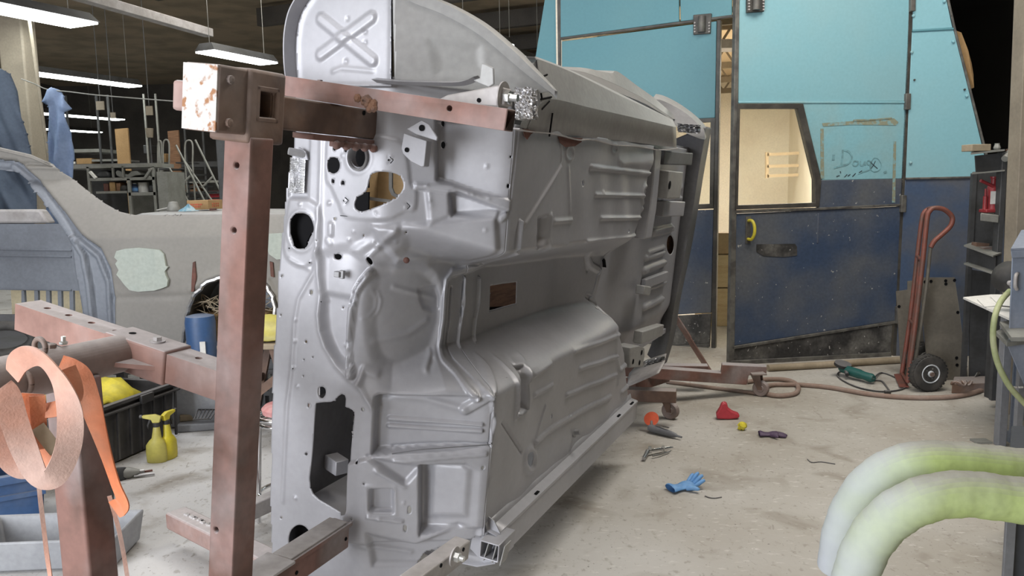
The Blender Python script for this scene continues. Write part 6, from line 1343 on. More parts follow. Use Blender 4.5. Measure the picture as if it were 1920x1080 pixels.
part('label', MB().box((c.x - .05, c.y - .082, zc + hb_ * .25), .03, .006, .025), 'paper', t); part('side_label', MB().box((c.x + .04, c.y - .088, zc + hb_ * .35), .035, .006, .09), 'paper', t)
bt_ = c + V((-.28, .05, 0)); o = part('black_drum', MB().lathe([(.13, .0), (.15, .02), (.15, .42), (.13, .45)], bt_, V((0, 0, 1)), 22), 'blackrub', smooth=40); tag(o, 'black rounded drum at the right end of the black tote', 'drum')
# behind the mast: yellow bag on boards, trestle, black crate, stool
d_ = 4.9
zb3 = P(510, 632, d_).z
t = thing('trestle', 'brown timber trestle between the mast and the turned body', 'trestle', V((P(510, 690, d_).x, d_, 0)))
xx = P(512, 690, d_).x
part('top_board', MB().box((xx, d_, zb3 - .015), .5, .5, .03), 'woodpale', t, bevel=.004)
for sx in (-1, 1):
    for sy in (-.18, .18): part('leg', MB().bar(V((xx + sx * .06, d_ + sy, zb3 - .03)), V((xx + sx * .2, d_ + sy, .0)), .04, .04), 'brown', t)
    part('stretcher', MB().bar(V((xx + sx * .13, d_ - .18, .32)), V((xx + sx * .13, d_ + .18, .32)), .03, .05), 'brown', t)
part('cross_brace', MB().bar(V((xx - .15, d_ - .2, .22)), V((xx + .12, d_ - .2, .42)), .03, .05), 'brown', t)
yb = []
for k in range(9): yb.append([V((xx - .17 + .34 * k / 8, d_ - .2 + .4 * j / 8, zb3 + .012 + .11 * sin(pi * j / 8) ** .7 * sin(pi * (k + .6) / 9.2) ** .6 + rs5.uniform(-.01, .012))) for j in range(9)])
o = part('yellow_bag', MB().rings(yb, cap=False, closed=False), 'yellowdull', smooth=40); tag(o, 'folded dull yellow bag on the timber trestle right of the mast', 'bag'); s_ = o.modifiers.new('s', 'SOLIDIFY'); s_.thickness = .012; s_.offset = 1
kx = F(505, 792); t = thing('milk_crate', 'black slatted crate on the floor under the timber trestle', 'crate', V((kx.x, kx.y + .1, 0)))
mb = MB(); cx_, cy_ = kx.x, kx.y + .12
part('base', MB().box((cx_, cy_, .012), .3, .26, .02), 'blackplastic', t)
for k in range(6):
    for sy in (-.13, .13): part('bar', MB().box((cx_ - .14 + .056 * k, cy_ + sy, .14), .03, .012, .26), 'blackplastic', t)
for z_ in (.10, .20, .28):
    part('rail', MB().box((cx_, cy_ - .135, z_), .31, .012, .03).box((cx_, cy_ + .135, z_), .31, .012, .03).box((cx_ - .15, cy_, z_), .012, .28, .03).box((cx_ + .15, cy_, z_), .012, .28, .03), 'blackplastic', t)
sc_ = P(533, 770, 3.55); zs_ = P(500, 778, 3.55).z
t = thing('stool', 'chrome stool with red cushion half hidden by the turned body', 'stool', V((sc_.x, sc_.y, 0)))
ringp = lambda r_, z_: [V((sc_.x + r_ * cos(2 * pi * i / 28), sc_.y + r_ * sin(2 * pi * i / 28), z_)) for i in range(29)]
part('seat_ring', MB().tube(ringp(.118, zs_), .011, 8, False), 'chrome', t, smooth=60); part('seat_ring', MB().tube(ringp(.112, zs_ - .03), .009, 8, False), 'chrome', t, smooth=60)
part('cushion', MB().lathe([(.06, zs_ + .0), (.095, zs_ + .012), (.10, zs_ + .035), (.085, zs_ + .05), (.03, zs_ + .052)], (sc_.x, sc_.y, 0), V((0, 0, 1)), 26), mat('dusty_pink_cushion', (.45, .16, .16), .6, 0, (.55, .36, .34), 8), t, smooth=50)
for k in range(4):
    a_ = pi + .35 + k * pi / 2; part('leg', MB().tube([V((sc_.x + .11 * cos(a_), sc_.y + .11 * sin(a_), zs_ - .03)), V((sc_.x + .14 * cos(a_), sc_.y + .14 * sin(a_), .0))], .010, 8), 'chrome', t, smooth=60)
part('foot_ring', MB().tube(ringp(.13, .13), .009, 8, False), 'chrome', t, smooth=60)
# blue tote, tray and black seal at the left edge
b0_ = F(-60, 1015); b1_ = F(92, 985); dx_ = (b1_ - b0_).normalized(); dy_ = V((-dx_.y, dx_.x, 0)); hz_ = P(60, 880, b1_.y).z
t = thing('storage_tote', 'blue plastic tote at the left edge behind the hanging strap', 'tote', (b0_ + b1_) / 2)
part('body', tote(MB(), b0_, dx_, dy_, (b1_ - b0_).length, .40, hz_, .012, .02), 'bluetote', t, bevel=.005); part('rim', MB().bar(b0_ + V((0, 0, hz_ - .02)) - dy_ * .01, b1_ + V((0, 0, hz_ - .02)) - dy_ * .01 + dx_ * .01, .03, .04), 'bluetote', t, bevel=.004)
part('rib', MB().bar(b0_ + V((0, 0, hz_ * .62)) - dy_ * .004, b1_ + V((0, 0, hz_ * .62)) - dy_ * .004, .02, .02), 'bluetote', t)
y0_ = F(-30, 1075); y1_ = F(112, 985); dx_ = V((1, 0.05, 0)).normalized(); dy_ = V((-.05, 1, 0)).normalized()
o = part('plastic_tray', tote(MB(), F(-80, 1085), dx_, dy_, .62, .30, .14, .015, .02), 'greyplastic', bevel=.008); tag(o, 'shallow grey plastic tray on the floor at the lower left corner', 'tray')
o = part('rubber_tub', MB().lathe([(.11, 0), (.13, .16), (.14, .17), (.125, .17), (.10, .02)], F(165, 960), V((0, 0, 1)), 20), 'blackplastic', smooth=40); tag(o, 'black tub behind the support post, right of the blue tote', 'tub')
rc = P(6, 646, 4.75); n_ = 30
q = [rc + V((.155 * cos(2 * pi * i / n_), .05 * cos(2 * pi * i / n_), .085 * sin(2 * pi * i / n_) )) for i in range(n_ + 1)]
zsf = rc.z - .12
t = thing('parts_cart', 'dark grey cart at the left edge below the coupe door opening', 'cart', V((rc.x, rc.y, 0)))
part('top', MB().box((rc.x - .1, rc.y + .1, zsf), 1.5, .5, .04), 'primer_dark', t, bevel=.01); part('side', MB().box((rc.x - .1, rc.y - .14, zsf - .16), 1.5, .02, .30), 'primer_dark', t)
for sx in (-.7, .55): 
    for sy in (-.1, .3): part('leg', MB().box((rc.x + sx, rc.y + sy, (zsf - .02) / 2), .05, .05, zsf - .02), 'primer_dark', t)
o = part('rubber_seal', MB().tube([p + V((0, 0, .03)) for p in q], .030, 10, False), 'blackrub', smooth=60); tag(o, 'thick black rubber ring standing on the dark cart at the left edge', 'rubber ring')

# ------------------------------------------------------------------ hand truck
t = thing('hand_truck', 'worn red two wheeled hand truck standing before the booth', 'hand truck', F(1725, 725))
HY = F(1740, 729).y - .0
n_ = [P(x, y, HY + .02) for x, y in ((1702, 716), (1716, 610), (1730, 490), (1738, 412), (1743, 396), (1752, 390), (1768, 392), (1780, 400), (1786, 410), (1782, 424), (1768, 438), (1752, 452), (1745, 464))]
part('frame_rail', MB().tube(spl(n_, 4), .017, 10), 'handtruck', t, smooth=60)
fr_ = [P(x, y, HY + .38) for x, y in ((1691, 700), (1706, 600), (1720, 480), (1728, 415), (1733, 398), (1742, 391))]
part('frame_rail', MB().tube(spl(fr_, 4) + [n_[5]], .016, 10), 'handtruck', t, smooth=60)
part('brace_rail', MB().tube([P(x, y, HY + .10) for x, y in ((1745, 462), (1738, 530), (1727, 610), (1716, 680))], .012, 8), 'platesteel', t, smooth=60)
part('brace_rail', MB().tube([P(x, y, HY + .26) for x, y in ((1724, 490), (1718, 560), (1708, 640), (1702, 690))], .012, 8), 'handtruck', t, smooth=60)
for a_, b_ in ((1, 1), (2, 2), (0, 0)): part('cross_bar', MB().tube([n_[a_], fr_[b_]], .012, 8), 'handtruck', t, smooth=60)
part('toe_plate', MB().prism([V((n_[0].x, HY, .012)), V((n_[0].x - .06, HY + .02, .012)), V((fr_[0].x - .06, HY + .38, .012)), V((fr_[0].x, HY + .40, .012))], V((0, 0, .008))), 'handtruck', t)
wax = V((-.10, 1, .0)).normalized()
for k, c in enumerate((P(1740, 697, HY - .06), P(1731, 685, HY + .36))):
    c.z = .132
    w_ = part('wheel', MB().lathe([(.066, -.034), (.100, -.042), (.122, -.036), (.132, -.018), (.132, .018), (.122, .036), (.100, .042), (.066, .034)], c, wax, 36), 'blackrub', t, smooth=35)
    tr = MB()
    for j in range(30):
        a_ = 2 * pi * j / 30; x_ = wax.cross(V((0, 0, 1))).normalized(); r_ = x_ * cos(a_) + V((0, 0, 1)) * sin(a_); tg = wax.cross(r_)
        for s_ in (-.020, .020): tr.box(c + r_ * .1305 + wax * s_ + tg * (.006 if s_ > 0 else 0), .016, .022, .006, (tg, wax, r_))
    part('tread_blocks', tr, 'blackrub', w_, kind='stuff')
    part('rim', MB().lathe([(.020, -.046), (.024, -.030), (.052, -.026), (.064, -.040), (.068, -.036), (.064, .03), (.02, .03)], c, wax, 28), 'shelf' if k else mat('pale_rim', (.52, .55, .58), .5), w_, smooth=35)
    part('hub', MB().lathe([(.016, -.056), (.018, -.030)], c, wax, 14), 'brown', w_)
    for j in range(5): 
        a_ = 2 * pi * j / 5; x_ = wax.cross(V((0, 0, 1))).normalized(); p = c + (x_ * cos(a_) + V((0, 0, 1)) * sin(a_)) * .038 - wax * .030; part('rim_bolt', MB().lathe([(.007, -.004), (.007, .004)], p, wax, 6), 'shelf', w_)
part('axle', MB().tube([P(1740, 697, HY - .06) * 1.0, P(1731, 685, HY + .36)], .010, 8), 'brown', t)
# steel plates leaning behind it
def lean(name, pxs, d, label, holes, mt='platesteel'):
    pts = []
    for x, y in pxs:
        p = P(x, y, d); pts.append(V((p.x, d + max(0, (1.0 - (y - 520) / 170)) * .0 + (p.z) * .12, p.z)))
    for q in pts:
        if q.z < .12: q.z = 0.004
    t = thing(name, label, 'steel plate', V((pts[0].x, d, 0)), 'leaning steel plates'); pl = part('plate', MB().prism(pts, V((0, .012, 0))), mt, t)
    for x, y in holes:
        p = P(x, y, d); p = V((p.x, d + p.z * .12 - .002, p.z)); part('hole', MB().lathe([(.012, 0), (.012, .002)], p, V((0, -1, 0)), 10), 'black', t)
lean('steel_plate', [(1737, 523), (1803, 523), (1808, 590), (1816, 706), (1742, 706)], 5.85, 'tall dull steel plate with corner holes leaning behind the hand truck', [(1746, 531), (1757, 530), (1785, 535), (1785, 529), (1802, 528), (1796, 672), (1796, 685), (1812, 688), (1804, 588)])
lean('steel_plate', [(1690, 549), (1712, 546), (1713, 530), (1730, 528), (1740, 706), (1691, 706)], 6.0, 'narrower dull steel plate leaning at left of the other behind the hand truck', [(1693, 577)])
# ------------------------------------------------------------------ steel beam rack at the right
G = 5.35
def g(x, y, dy=0.0): return P(x, y, G + dy)
t = thing('steel_rack', 'dark steel rack welded from wide beams at the right, beside the booth', 'rack', V((g(1850, 700).x, G + .2, 0)))
up = V((0, 0, 1))
def panel(name, pxs, dy, th, mt, lb=None, **k): return part(name, MB().prism([g(x, y, dy) for x, y in pxs], V((0, th, 0))), mt, t, **k)
panel('top_beam_web', [(1829, 292), (1884, 286), (1884, 320), (1831, 324)], 0, .012, 'shelfdk')
part('beam_flange', MB().prism([g(1820, 290, -.06), g(1884, 283, -.06), g(1884, 283, .1), g(1822, 288, .1)], up * .012), 'shelf', t)
part('beam_flange', MB().prism([g(1822, 327, -.06), g(1884, 321, -.06), g(1884, 321, .1), g(1824, 325, .1)], up * .010), 'shelf', t)
a_ = g(1880, 285); part('post', MB().box((a_.x + .0, G + .0, a_.z / 2), .035, .06, a_.z), 'shelfdk', t, bevel=.003)
a_ = g(1826, 325, .35); part('post', MB().box((a_.x, G + .35, a_.z / 2), .03, .03, a_.z), 'shelfdk', t)
panel('back_plate', [(1829, 325), (1878, 322), (1872, 470), (1822, 462)], .36, .012, 'shelfdk')
panel('side_plate', [(1886, 300), (1990, 290), (1990, 500), (1884, 500)], -.02, .012, 'platesteel')
part('shelf_block', MB().prism([g(1838, 414, -.05), g(1872, 418, -.05), g(1872, 414, .2), g(1840, 411, .2)], up * .05), 'shelf', t, bevel=.004)
w0 = [(1817, 466), (1868, 482), (1866, 514), (1816, 497)]
part('low_beam_web', MB().prism([g(x, y, .25 - .30 * (x - 1816) / 50) for x, y in w0], V((.006, .012, 0))), 'shelfdk', t)
for y0, y1 in ((462, 481), (496, 514)):
    part('beam_flange', MB().prism([g(1807, y0, .22), g(1862, y1 + 1, -.12), g(1878, y1 - 5, -.03), g(1822, y0 - 5, .32)], up * .010), 'shelf', t)
panel('lower_plate', [(1819, 505), (1874, 515), (1872, 706), (1818, 706)], .34, .012, 'platesteel' if False else 'shelfdk')
part('base_channel', MB().prism([F(1784, 738, 0), F(1864, 736, 0), F(1864, 722, 0), F(1788, 724, 0)], up * .07), 'brown', t, bevel=.004)
onb = lambda name, mb, mt, lb, cat, **k: tag(part(name, mb, mt, **k), lb, cat)
zt3 = g(1820, 288).z
p = g(1833, 286); o = onb('wood_block', MB().box((p.x, G + .02, zt3 + .037), .14, .10, .045, (V((1, .15, 0)).normalized(), V((-.15, 1, 0)).normalized(), up)), 'woodpale', 'rough timber block on top of the steel rack', 'block', bevel=.004)
p = g(1869, 284); o = onb('steel_stub', MB().lathe([(.018, 0), (.022, .01), (.014, .035), (.016, .04)], (p.x, G + .0, zt3 + .024), up, 10), 'shelf', 'small steel stub on the rack top right of the timber block', 'steel part')
mb = MB().tube([g(1884, 298, -.05), g(1896, 284, .0)], .022, 12); o = onb('pipe_offcut', mb, 'shelf', 'short grey pipe offcut at the right end of the rack top', 'pipe', smooth=50)
o = onb('angle_iron', MB().bar(g(1890, 282, .05), g(1940, 276, .05), .05, .02).bar(g(1886, 294, .0), g(1940, 286, .0), .03, .02), 'brown', 'brown angle iron lying on the rack top at the right edge', 'steel part')
o = onb('steel_offcut', MB().bar(g(1826, 458, .2), g(1850, 460, .2), .06, .03).bar(g(1840, 468, .1), g(1862, 466, .1), .05, .03), 'brown', 'brown steel offcuts lying on the middle beam of the rack', 'steel part')
for k, (x, y) in enumerate(((1793, 696), (1803, 697), (1813, 696))):
    c = F(x, y + 22, .10); tag(part('chain_link', MB().tube([c + V((.03 * cos(2 * pi * i / 14), .02 * sin(2 * pi * i / 14), .012 * sin(4 * pi * i / 14 + k))) for i in range(15)], .009, 6, False), 'brown', smooth=60), 'rusty chain link on the base channel of the rack, %s of three' % ('leftmost', 'middle one', 'rightmost')[k], 'chain', 'chain links on the base channel')
o = onb('steel_scrap', MB().prism([F(1822, 716, .03), F(1862, 702, .03), F(1862, 684, .08), F(1832, 700, .10)], up * .01), 'shelf', 'pale bent steel scrap leaning at the foot of the rack', 'steel part')
# red bottle jack
jb_ = g(1856, 414, .06); jz = g(1850, 414, -.05).z + .05
t = thing('bottle_jack', 'red bottle jack with handle on the rack shelf', 'jack', V((jb_.x, jb_.y, jz)))
c = V((jb_.x, jb_.y, jz))
part('base', MB().box(c + up * .012, .11, .09, .024), 'red', t, bevel=.006); part('cylinder', MB().lathe([(.042, .02), (.036, .04), (.036, .17), (.028, .185), (.016, .19), (.016, .225), (.022, .23), (.022, .24)], c + V((.01, 0, 0)), up, 20), 'red', t, smooth=40)
part('handle', MB().tube([c + V((.03, -.02, .16)), c + V((-.10, -.04, .215))], .011, 10), 'red', t, smooth=60); part('pump', MB().lathe([(.014, .02), (.014, .11), (.007, .112), (.007, .16)], c + V((-.045, -.01, 0)), up, 12), 'red', t, smooth=40)
part('label', MB().box(c + V((-.004, -.0375, .10)), .045, .003, .085), 'paper', t)
# work table with white board and papers
TY = 4.75
zt4 = 1.5 - (565 - 334) / FPX * TY
def tt(x, y, z=0.0): return F(x, y, zt4 + z)
t = thing('work_table', 'steel work table with a white board top at the right edge', 'table', V((tt(1880, 590).x, tt(1880, 590).y, 0)))
part('table_top', MB().prism([tt(1806, 557), tt(1900, 600), tt(1990, 600), tt(1960, 552), tt(1858, 552)], -up * .012), 'paper', t)
a_ = F(1871, 835); b_ = F(1889, 828)
part('leg', MB().box((a_.x + .01, a_.y, zt4 / 2 - .01), .045, .05, zt4 - .02), 'cabgrey', t, bevel=.003); part('leg', MB().box((b_.x + .02, b_.y - .02, (zt4 - .25) / 2), .05, .012, zt4 - .25), 'cabinet', t, bevel=.002)
part('bottom_bar', MB().bar(V((b_.x, b_.y, .03)), V((b_.x + .9, b_.y + .02, .03)), .04, .06), 'cabinet', t); part('foot_plate', MB().box((a_.x - .06, a_.y + .06, .006), .09, .07, .012), 'shelf', t)
part('apron', MB().bar(V((a_.x + .02, a_.y, zt4 - .10)), V((a_.x + .5, a_.y + .35, zt4 - .10)), .02, .12), 'cabgrey', t)
for k, (z_, x0, x1) in enumerate(((-.06, 1874, 1925), (-.12, 1866, 1920))): part('board', MB().prism([F(x0, 610 + k * 18, zt4 + z_), F(x0 + 22, 640 + k * 10, zt4 + z_), F(x1 + 40, 640, zt4 + z_), F(x1, 605, zt4 + z_)], up * .02), 'shelf', t)
part('back_shade', MB().box((a_.x + 1.0, a_.y + .75, .35), 1.2, .03, .6), 'shelfdk', t)
for k, pp_ in enumerate(([(1832, 562), (1868, 560), (1884, 573), (1846, 576)], [(1856, 556), (1886, 555), (1902, 575), (1872, 572)])):
    o = onb('paper_sheet', MB().prism([tt(x, y, .002 + .006 * k) for x, y in pp_], up * .004), 'paper', ('lower curled paper sheet on the white work table', 'upper paper sheet overlapping another on the white work table')[k], 'paper')
# blue grey blast cabinet with its dark nozzle cone
CD = 4.05
def cb_(x, y, dy=0.0): return P(x, y, CD + dy)
t = thing('blast_cabinet', 'blue grey steel cabinet with sloping base at the right edge', 'cabinet', V((cb_(1935, 700).x, CD + .4, 0)))
CB = V((.56, .8, 0))
part('body', MB().prism([cb_(1897, 482), cb_(2100, 470), cb_(2100, 735), cb_(1925, 735), cb_(1890, 652)], CB), 'cabinet', t, bevel=.006)
part('lid', MB().prism([cb_(1895, 470, -.03), cb_(2110, 455, -.03), cb_(2110, 474, -.03), cb_(1897, 484, -.03)], CB * 1.05), 'cabinet', t, bevel=.004)
part('lid_top', MB().prism([cb_(1895, 470, -.03), cb_(2110, 455, -.03), cb_(2110, 420, -.0) + CB * .5, cb_(1910, 440, 0.0) + CB * .25], up * .01), 'cabinet', t)
part('hopper', MB().rings([[cb_(1925, 735), cb_(2100, 735), cb_(2100, 735) + CB, cb_(1925, 735) + CB], [cb_(1985, 815) + CB * .25, cb_(2060, 815) + CB * .25, cb_(2060, 815) + CB * .75, cb_(1985, 815) + CB * .75]]), 'black', t)
for x in (1903, 2090):
    for dy in (.03, .97): a_ = cb_(x, 640); part('leg', MB().box((a_.x + .04 + CB.x * dy, CD + CB.y * dy, a_.z / 2), .03, .03, a_.z), 'cabgrey', t)
a_ = cb_(1899, 535, -.01); part('latch', MB().tube(spl([a_ + V((.02, 0, .06)), a_ + V((.0, -.02, .05)), a_ + V((.0, -.02, .0)), a_ + V((.015, -.01, -.02))], 5), .009, 8), 'lightsteel', t, smooth=60)
part('grille_slot', MB().box(cb_(1903, 726, -.0) + V((0, .0, 0)), .02, .01, .008).box(cb_(1914, 726, -.0), .02, .01, .008), 'paper', t)
nz = P(1893, 520, 4.35)
t = thing('nozzle_cone', 'black cone shaped nozzle guard beside the blue grey cabinet', 'nozzle', nz - up * .08)
ax_ = V((-.75, -.5, .25)).normalized()
part('cone', MB().lathe([(.03, -.06), (.085, -.02), (.088, .02), (.05, .06), (.03, .075)], nz, ax_, 22), 'blackrub', t, smooth=40); part('red_cap', MB().lathe([(.04, .03), (.035, .10)], nz + V((.0, -.06, .075)), V((.9, -.2, .1)).normalized(), 16), 'redmat', t); part('lever', MB().tube([nz + V((-.06, -.12, -.03)), nz + V((.02, -.10, -.09))], .014, 10), 'cabgrey', t, smooth=50)
for j in range(3): part('knob', MB().lathe([(.014, -.01), (.016, .0), (.012, .01)], nz + V((-.075 + .022 * j, -.13, -.015 + .003 * j)), V((0, -1, 0)), 10), 'lightsteel', t, smooth=40)
part('mount_arm', MB().bar(nz + V((.02, 0, -.02)), nz + V((.14, -.1, -.02)), .04, .05), 'cabgrey', t)
o = onb('air_line', MB().tube(spl([P(1893, 546, 4.1), P(1876, 566, 4.0), P(1865, 596, 3.95), P(1862, 634, 3.95), P(1868, 672, 3.95), P(1882, 706, 3.95), P(1904, 738, 3.95), P(1950, 780, 3.95), P(2040, 830, 3.95)], 8), .0145, 12), 'hosethin', 'thin pale green hose hanging down the blue grey cabinet', 'hose', smooth=60)
# near steel cabinet corner
q = F(1876, 1150); o = onb('steel_cabinet', MB().prism([V((q.x, q.y, 0)), V((q.x + .8, q.y - .02, 0)), V((q.x + 1.2, q.y + .66, 0)), V((q.x + .42, q.y + .66, 0))], V((0, 0, .46))), mat('charcoal_enamel', (.045, .05, .06), .5), 'charcoal steel cabinet in the lower right corner under the green hoses', 'cabinet', bevel=.004)
ch = thing('corner_post', 'grey steel angle post on the near edge of the charcoal cabinet', 'post', V((q.x - .006, q.y - .04, 0)))
part('angle_leg', MB().box((q.x - .004, q.y - .03, .235), .034, .012, .47), 'cabgrey', ch, bevel=.002)
# ------------------------------------------------------------------ two fat duct hoses
def ovr(nm, base, x0, x1):
    X = M[base].copy(); X.name = nm; nt = X.node_tree; b = nt.nodes['Principled BSDF']; lk = b.inputs['Base Color'].links[0]; src = lk.from_socket
    gm = nt.nodes.new('ShaderNodeNewGeometry'); sp = nt.nodes.new('ShaderNodeSeparateXYZ'); nt.links.new(gm.outputs['Position'], sp.inputs[0])
    ns = nt.nodes.new('ShaderNodeTexNoise'); ns.inputs['Scale'].default_value = 5; nt.links.new(gm.outputs['Position'], ns.inputs[0])
    ad2 = nt.nodes.new('ShaderNodeMath'); ad2.operation = 'MULTIPLY_ADD'; nt.links.new(ns.outputs[0], ad2.inputs[0]); ad2.inputs[1].default_value = .22; nt.links.new(sp.outputs[0], ad2.inputs[2])
    mr = nt.nodes.new('ShaderNodeMapRange'); mr.inputs[1].default_value = x0; mr.inputs[2].default_value = x1; nt.links.new(ad2.outputs[0], mr.inputs[0])
    mx = nt.nodes.new('ShaderNodeMix'); mx.data_type = 'RGBA'; nt.links.new(mr.outputs[0], mx.inputs[0]); mx.inputs[6].default_value = (.46, .49, .53, 1); nt.links.new(src, mx.inputs[7]); nt.links.new(mx.outputs[2], b.inputs['Base Color'])
    return X
h1 = [(1567, 1062, 2.50), (1574, 1010, 2.47), (1592, 958, 2.44), (1626, 908, 2.40), (1672, 876, 2.37), (1725, 862, 2.35), (1790, 863, 2.35), (1860, 870, 2.35), (1930, 877, 2.35), (2080, 890, 2.35), (2300, 905, 2.4)]
h2 = [(1590, 1170, 2.22), (1598, 1110, 2.20), (1612, 1055, 2.18), (1640, 1002, 2.15), (1684, 960, 2.12), (1742, 934, 2.10), (1810, 926, 2.10), (1880, 934, 2.10), (1960, 944, 2.10), (2100, 960, 2.1), (2300, 980, 2.1)]
for k, (hh_, r_, lb) in enumerate(((h1, .057, 'upper fat yellow green duct hose with whitish open end at the right'), (h2, .063, 'lower fat yellow green duct hose arching to the floor at the right'))):
    q = spl([P(*a_) for a_ in hh_], 8)
    if k == 1: e = q[0]; q = spl([V((e.x - .03, e.y, .0)), V((e.x - .025, e.y, e.z * .5)), e], 6)[:-1] + q
    t = thing('duct_hose', lb, 'hose', V((q[0].x, q[0].y, q[0].z)), 'fat duct hoses')
    rr_ = [r_ * (1 + .018 * sin(i * .9) + .012 * sin(i * 2.3)) for i in range(len(q))]
    part('hose_skin', MB().tube(q, rr_, 28, False), ovr('oversprayed_hose_%d' % k, 'hose', *((1.10, 1.36) if k == 0 else (.99, 1.24))), t, smooth=70)
    part('hose_lining', MB().tube(q[:8], [x * .86 for x in rr_[:8]], 20, False), 'hosew', t, smooth=70)
    part('rim', MB().rings([[c for c in ring] for ring in (lambda d0: [[q[0] + (x1 * cos(2 * pi * j / 28) + y1 * sin(2 * pi * j / 28)) * r2 for j in range(28)] for r2 in (r_, r_ * .86) for x1, y1 in [(d0.orthogonal().normalized(), d0.cross(d0.orthogonal().normalized()))]])((q[1] - q[0]).normalized())], cap=False), 'hosew', t)
# ------------------------------------------------------------------ hoses, tools and litter on the floor
def fl(pts, r, mt, name, lb, cat, z=None, n=6, seg=8):
    o = part(name, MB().tube(spl([F(x, y, (z if z is not None else r)) for x, y in pts], n), r, seg), mt, smooth=60); tag(o, lb, cat); return o
fl([(1400, 716), (1440, 711), (1478, 713), (1496, 724), (1492, 737), (1466, 742), (1440, 739), (1432, 730), (1446, 722), (1474, 721), (1510, 722), (1560, 727), (1630, 739), (1700, 745), (1770, 745), (1820, 738), (1850, 726), (1866, 712)], .017, 'airhose', 'air_hose', 'dusty reddish air hose coiled once and trailing across the floor', 'hose')
fl([(1250, 716), (1320, 725), (1400, 735), (1418, 738)], .014, 'airhose', 'floor_cable', 'grey dusty cable on the floor beneath the red rear base', 'cable')
fl([(1440, 690), (1560, 683), (1650, 677), (1704, 674)], .028, 'woodpale', 'floor_pipe', 'pale grey pipe lying along the foot of the right booth door', 'pipe')
# angle grinder
c = F(1607, 700, .055); d = (F(1636, 707, .045) - F(1590, 692, .06)).normalized()
t = thing('angle_grinder', 'dark green angle grinder with cord on the floor before the booth door', 'grinder', V((c.x, c.y, 0)))
part('motor_body', MB().tube([c - d * .10, c - d * .07, c + d * .02, c + d * .06, c + d * .13, c + d * .15], [.032, .036, .036, .030, .034, .024], 18), 'green', t, smooth=50)
part('gear_head', MB().tube([c - d * .10, c - d * .14, c - d * .165], [.030, .032, .018], 14), 'green', t, smooth=50)
part('disc_guard', MB().lathe([(.062, 0), (.064, .006), (.062, .022), (.02, .026)], c - d * .135 + V((0, .01, .02)), V((.1, -.25, 1)), 22), 'blackplastic', t, smooth=40)
part('name_plate', MB().box(c + d * .10 - V((0, .034, -.006)), .04, .004, .025, (d, d.cross(up).normalized(), up)), 'shelf', t)
part('side_handle', MB().tube([c - d * .12 + V((0, -.02, .0)), c - d * .12 + V((-.02, -.10, -.02))], .014, 10), 'blackplastic', t, smooth=50)
part('power_cord', MB().tube(spl([c + d * .15] + [F(x, y, .008) for x, y in ((1652, 699), (1680, 708), (1700, 720), (1690, 730), (1655, 734), (1615, 728), (1585, 716), (1570, 704), (1578, 696), (1600, 700), (1626, 702), (1634, 712), (1652, 714), (1660, 722), (1667, 732))], 6), .006, 6), 'blackplastic', t, smooth=60)
p = F(1664, 735, .012); part('plug', MB().box(p, .04, .03, .022), 'blackplastic', t, bevel=.004)
# red knee pad shaped piece
kp = F(1366, 788); sc2 = kp.y / FPX
t_ = [(1344, 786), (1343, 776), (1350, 765), (1353, 757), (1359, 755), (1364, 758), (1365, 766), (1373, 772), (1384, 776), (1388, 781), (1384, 785), (1366, 787)]
o = part('red_pad', MB().prism([P(x, y, kp.y - (788 - y) * -.0006) for x, y in t_], V((.01, .05, 0))), 'redmat', bevel=.012, bseg=3); tag(o, 'red curved plastic pad standing on the floor below the rear caster', 'pad')
for q in (o,): q.location.z = max(q.location.z, 0.0)
cy = F(1392, 799, .025); mb = MB(); rs6 = random.Random(3)
mb.rings([[cy + V((cos(2 * pi * j / 12) * r_ * (1 + .35 * sin(j * 2.6 + z_ * 90)), sin(2 * pi * j / 12) * r_, z_ + .006 * sin(j * 1.9))) for j in range(12)] for r_, z_ in ((.010, -.022), (.024, -.010), (.026, .004), (.018, .018), (.005, .022))])
o = part('yellow_tape_ball', mb, 'yellow', smooth=25); tag(o, 'small crumpled yellow ball on the floor right of the red pad', 'tape ball')
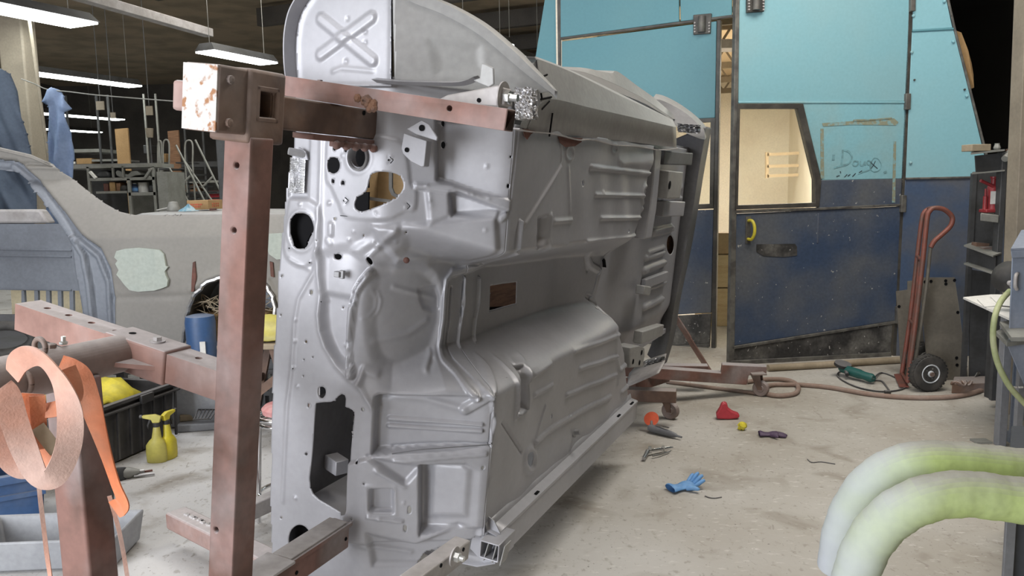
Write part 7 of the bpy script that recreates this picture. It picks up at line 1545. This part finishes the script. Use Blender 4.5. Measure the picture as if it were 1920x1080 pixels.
def glove(name, base, heading, size, mt, label, curl, spread, lens, thumb=True):
    c = F(*base); hx = V((cos(heading), sin(heading), 0)); hy = V((-hx.y, hx.x, 0))
    t = thing(name, label, 'glove', c)
    def ring(x, wdt, th, z, k=14): return [c + hx * (x * size) + hy * (wdt * size * cos(2 * pi * j / k)) + up * (max(.004, z * size + th * size * sin(2 * pi * j / k) + .006 * size * 5 * sin(j * 2.1 + x * 9) * .25)) for j in range(k)]
    part('cuff', MB().rings([ring(-.55, .33, .13, .15), ring(-.48, .36, .15, .16), ring(-.25, .27, .10, .12), ring(.0, .25, .10, .12)], cap=False), mt, t, smooth=50)
    part('palm', MB().rings([ring(-.02, .25, .10, .12), ring(.2, .32, .13, .15), ring(.45, .34, .12, .15), ring(.52, .28, .06, .13)]), mt, t, smooth=50)
    for k, (y_, ln_) in enumerate(zip((-.24, -.08, .08, .23), lens)):
        a_ = spread * (k - 1.5); p = c + hx * (.46 * size) + hy * (y_ * size) + up * .14 * size
        d_ = hx * cos(a_) + hy * sin(a_)
        part('finger', MB().tube([p, p + d_ * ln_ * size * .4 + up * curl[k] * size * .5, p + d_ * ln_ * size * .75 + up * curl[k] * size * .95, p + d_ * ln_ * size + up * curl[k] * size * 1.1, p + d_ * ln_ * size * 1.03 + up * curl[k] * size * 1.1], [.085 * size, .088 * size, .082 * size, .06 * size, .02 * size], 10), mt, t, smooth=60)
    p = c + hx * (.12 * size) + hy * (-.27 * size) + up * .12 * size; d_ = (hx * .6 - hy * .8).normalized()
    part('thumb', MB().tube([p - d_ * .06 * size, p + d_ * .2 * size + up * .05 * size, p + d_ * .4 * size + up * .04 * size, p + d_ * .46 * size + up * .04 * size], [.10 * size, .095 * size, .07 * size, .02 * size], 10), mt, t, smooth=60)
glove('rubber_glove', (1278, 918), radians(24), .125, 'blueglove', 'blue nitrile glove crumpled on the floor near the sill', (.20, .30, .32, .22), .20, (.40, .46, .44, .36))
glove('rubber_glove', (1442, 818), radians(-8), .105, 'purple', 'flat dark purple glove on the floor right of the tape ball', (-.05, -.04, -.05, -.06), .08, (.42, .5, .46, .40))
# die grinder with orange disc
g0_ = F(1222, 803, .03); g1_ = F(1262, 815, .022); dg = (g1_ - g0_).normalized()
t = thing('die_grinder', 'grey air die grinder with orange disc on the floor by the rear caster', 'grinder', V((g0_.x, g0_.y, 0)))
part('body', MB().tube([g0_ - dg * .02, g0_, g0_.lerp(g1_, .25), g0_.lerp(g1_, .8), g1_, g1_ + dg * .02, g1_ + dg * .03, g1_ + dg * .06], [.018, .024, .022, .020, .016, .012, .007, .006], 16), 'cabgrey', t, smooth=45)
part('lever', MB().bar(g0_.lerp(g1_, .2) + up * .028, g0_.lerp(g1_, .8) + up * .034, .012, .005), 'steel', t)
part('spindle', MB().tube([g0_, g0_ + V((.005, .03, .035))], .010, 8), 'steel', t)
part('disc', MB().lathe([(.012, .0), (.045, .002), (.046, .006), (.012, .008)], g0_ + V((.006, .04, .045)), V((-.35, -.72, .6)), 26), 'orangedisc', t, smooth=40)
g0_ = F(1212, 846, .03); g1_ = F(1254, 840, .02); dg = (g1_ - g0_).normalized()
t = thing('air_gun', 'small chrome air gun lying on the floor near the die grinder', 'air gun', V((g0_.x, g0_.y, 0)))
part('barrel', MB().tube([g0_, g0_.lerp(g1_, .3), g1_, g1_ + dg * .03], [.012, .010, .009, .004], 12), 'chrome', t, smooth=50); part('handle', MB().tube([g0_ + dg * .01, g0_ - dg * .01 - V((.02, .08, .012))], [.012, .010], 12), 'steel', t, smooth=50)
part('guard_bar', MB().tube([g0_ + dg * .02 + V((.01, -.05, -.012)), g0_.lerp(g1_, .5) + V((0, -.055, -.01)), g1_ + V((0, -.03, -.01))], .005, 8), 'steel', t, smooth=50); part('valve', MB().lathe([(.010, -.012), (.010, .02), (.006, .026)], g0_.lerp(g1_, .15), up, 10), 'zinc', t); part('valve', MB().lathe([(.009, -.012), (.009, .016)], g0_.lerp(g1_, .75), up, 10), 'zinc', t)
fl([(1322, 930), (1330, 933), (1340, 934), (1353, 932)], .003, 'blackplastic', 'wire_scrap', 'short curved wire scrap on the floor right of the blue glove', 'wire', n=4, seg=5)
fl([(1514, 861), (1522, 867), (1540, 866), (1566, 870)], .003, 'blackplastic', 'wire_scrap', 'longer kinked wire scrap on the floor left of the green hoses', 'wire', n=4, seg=5)
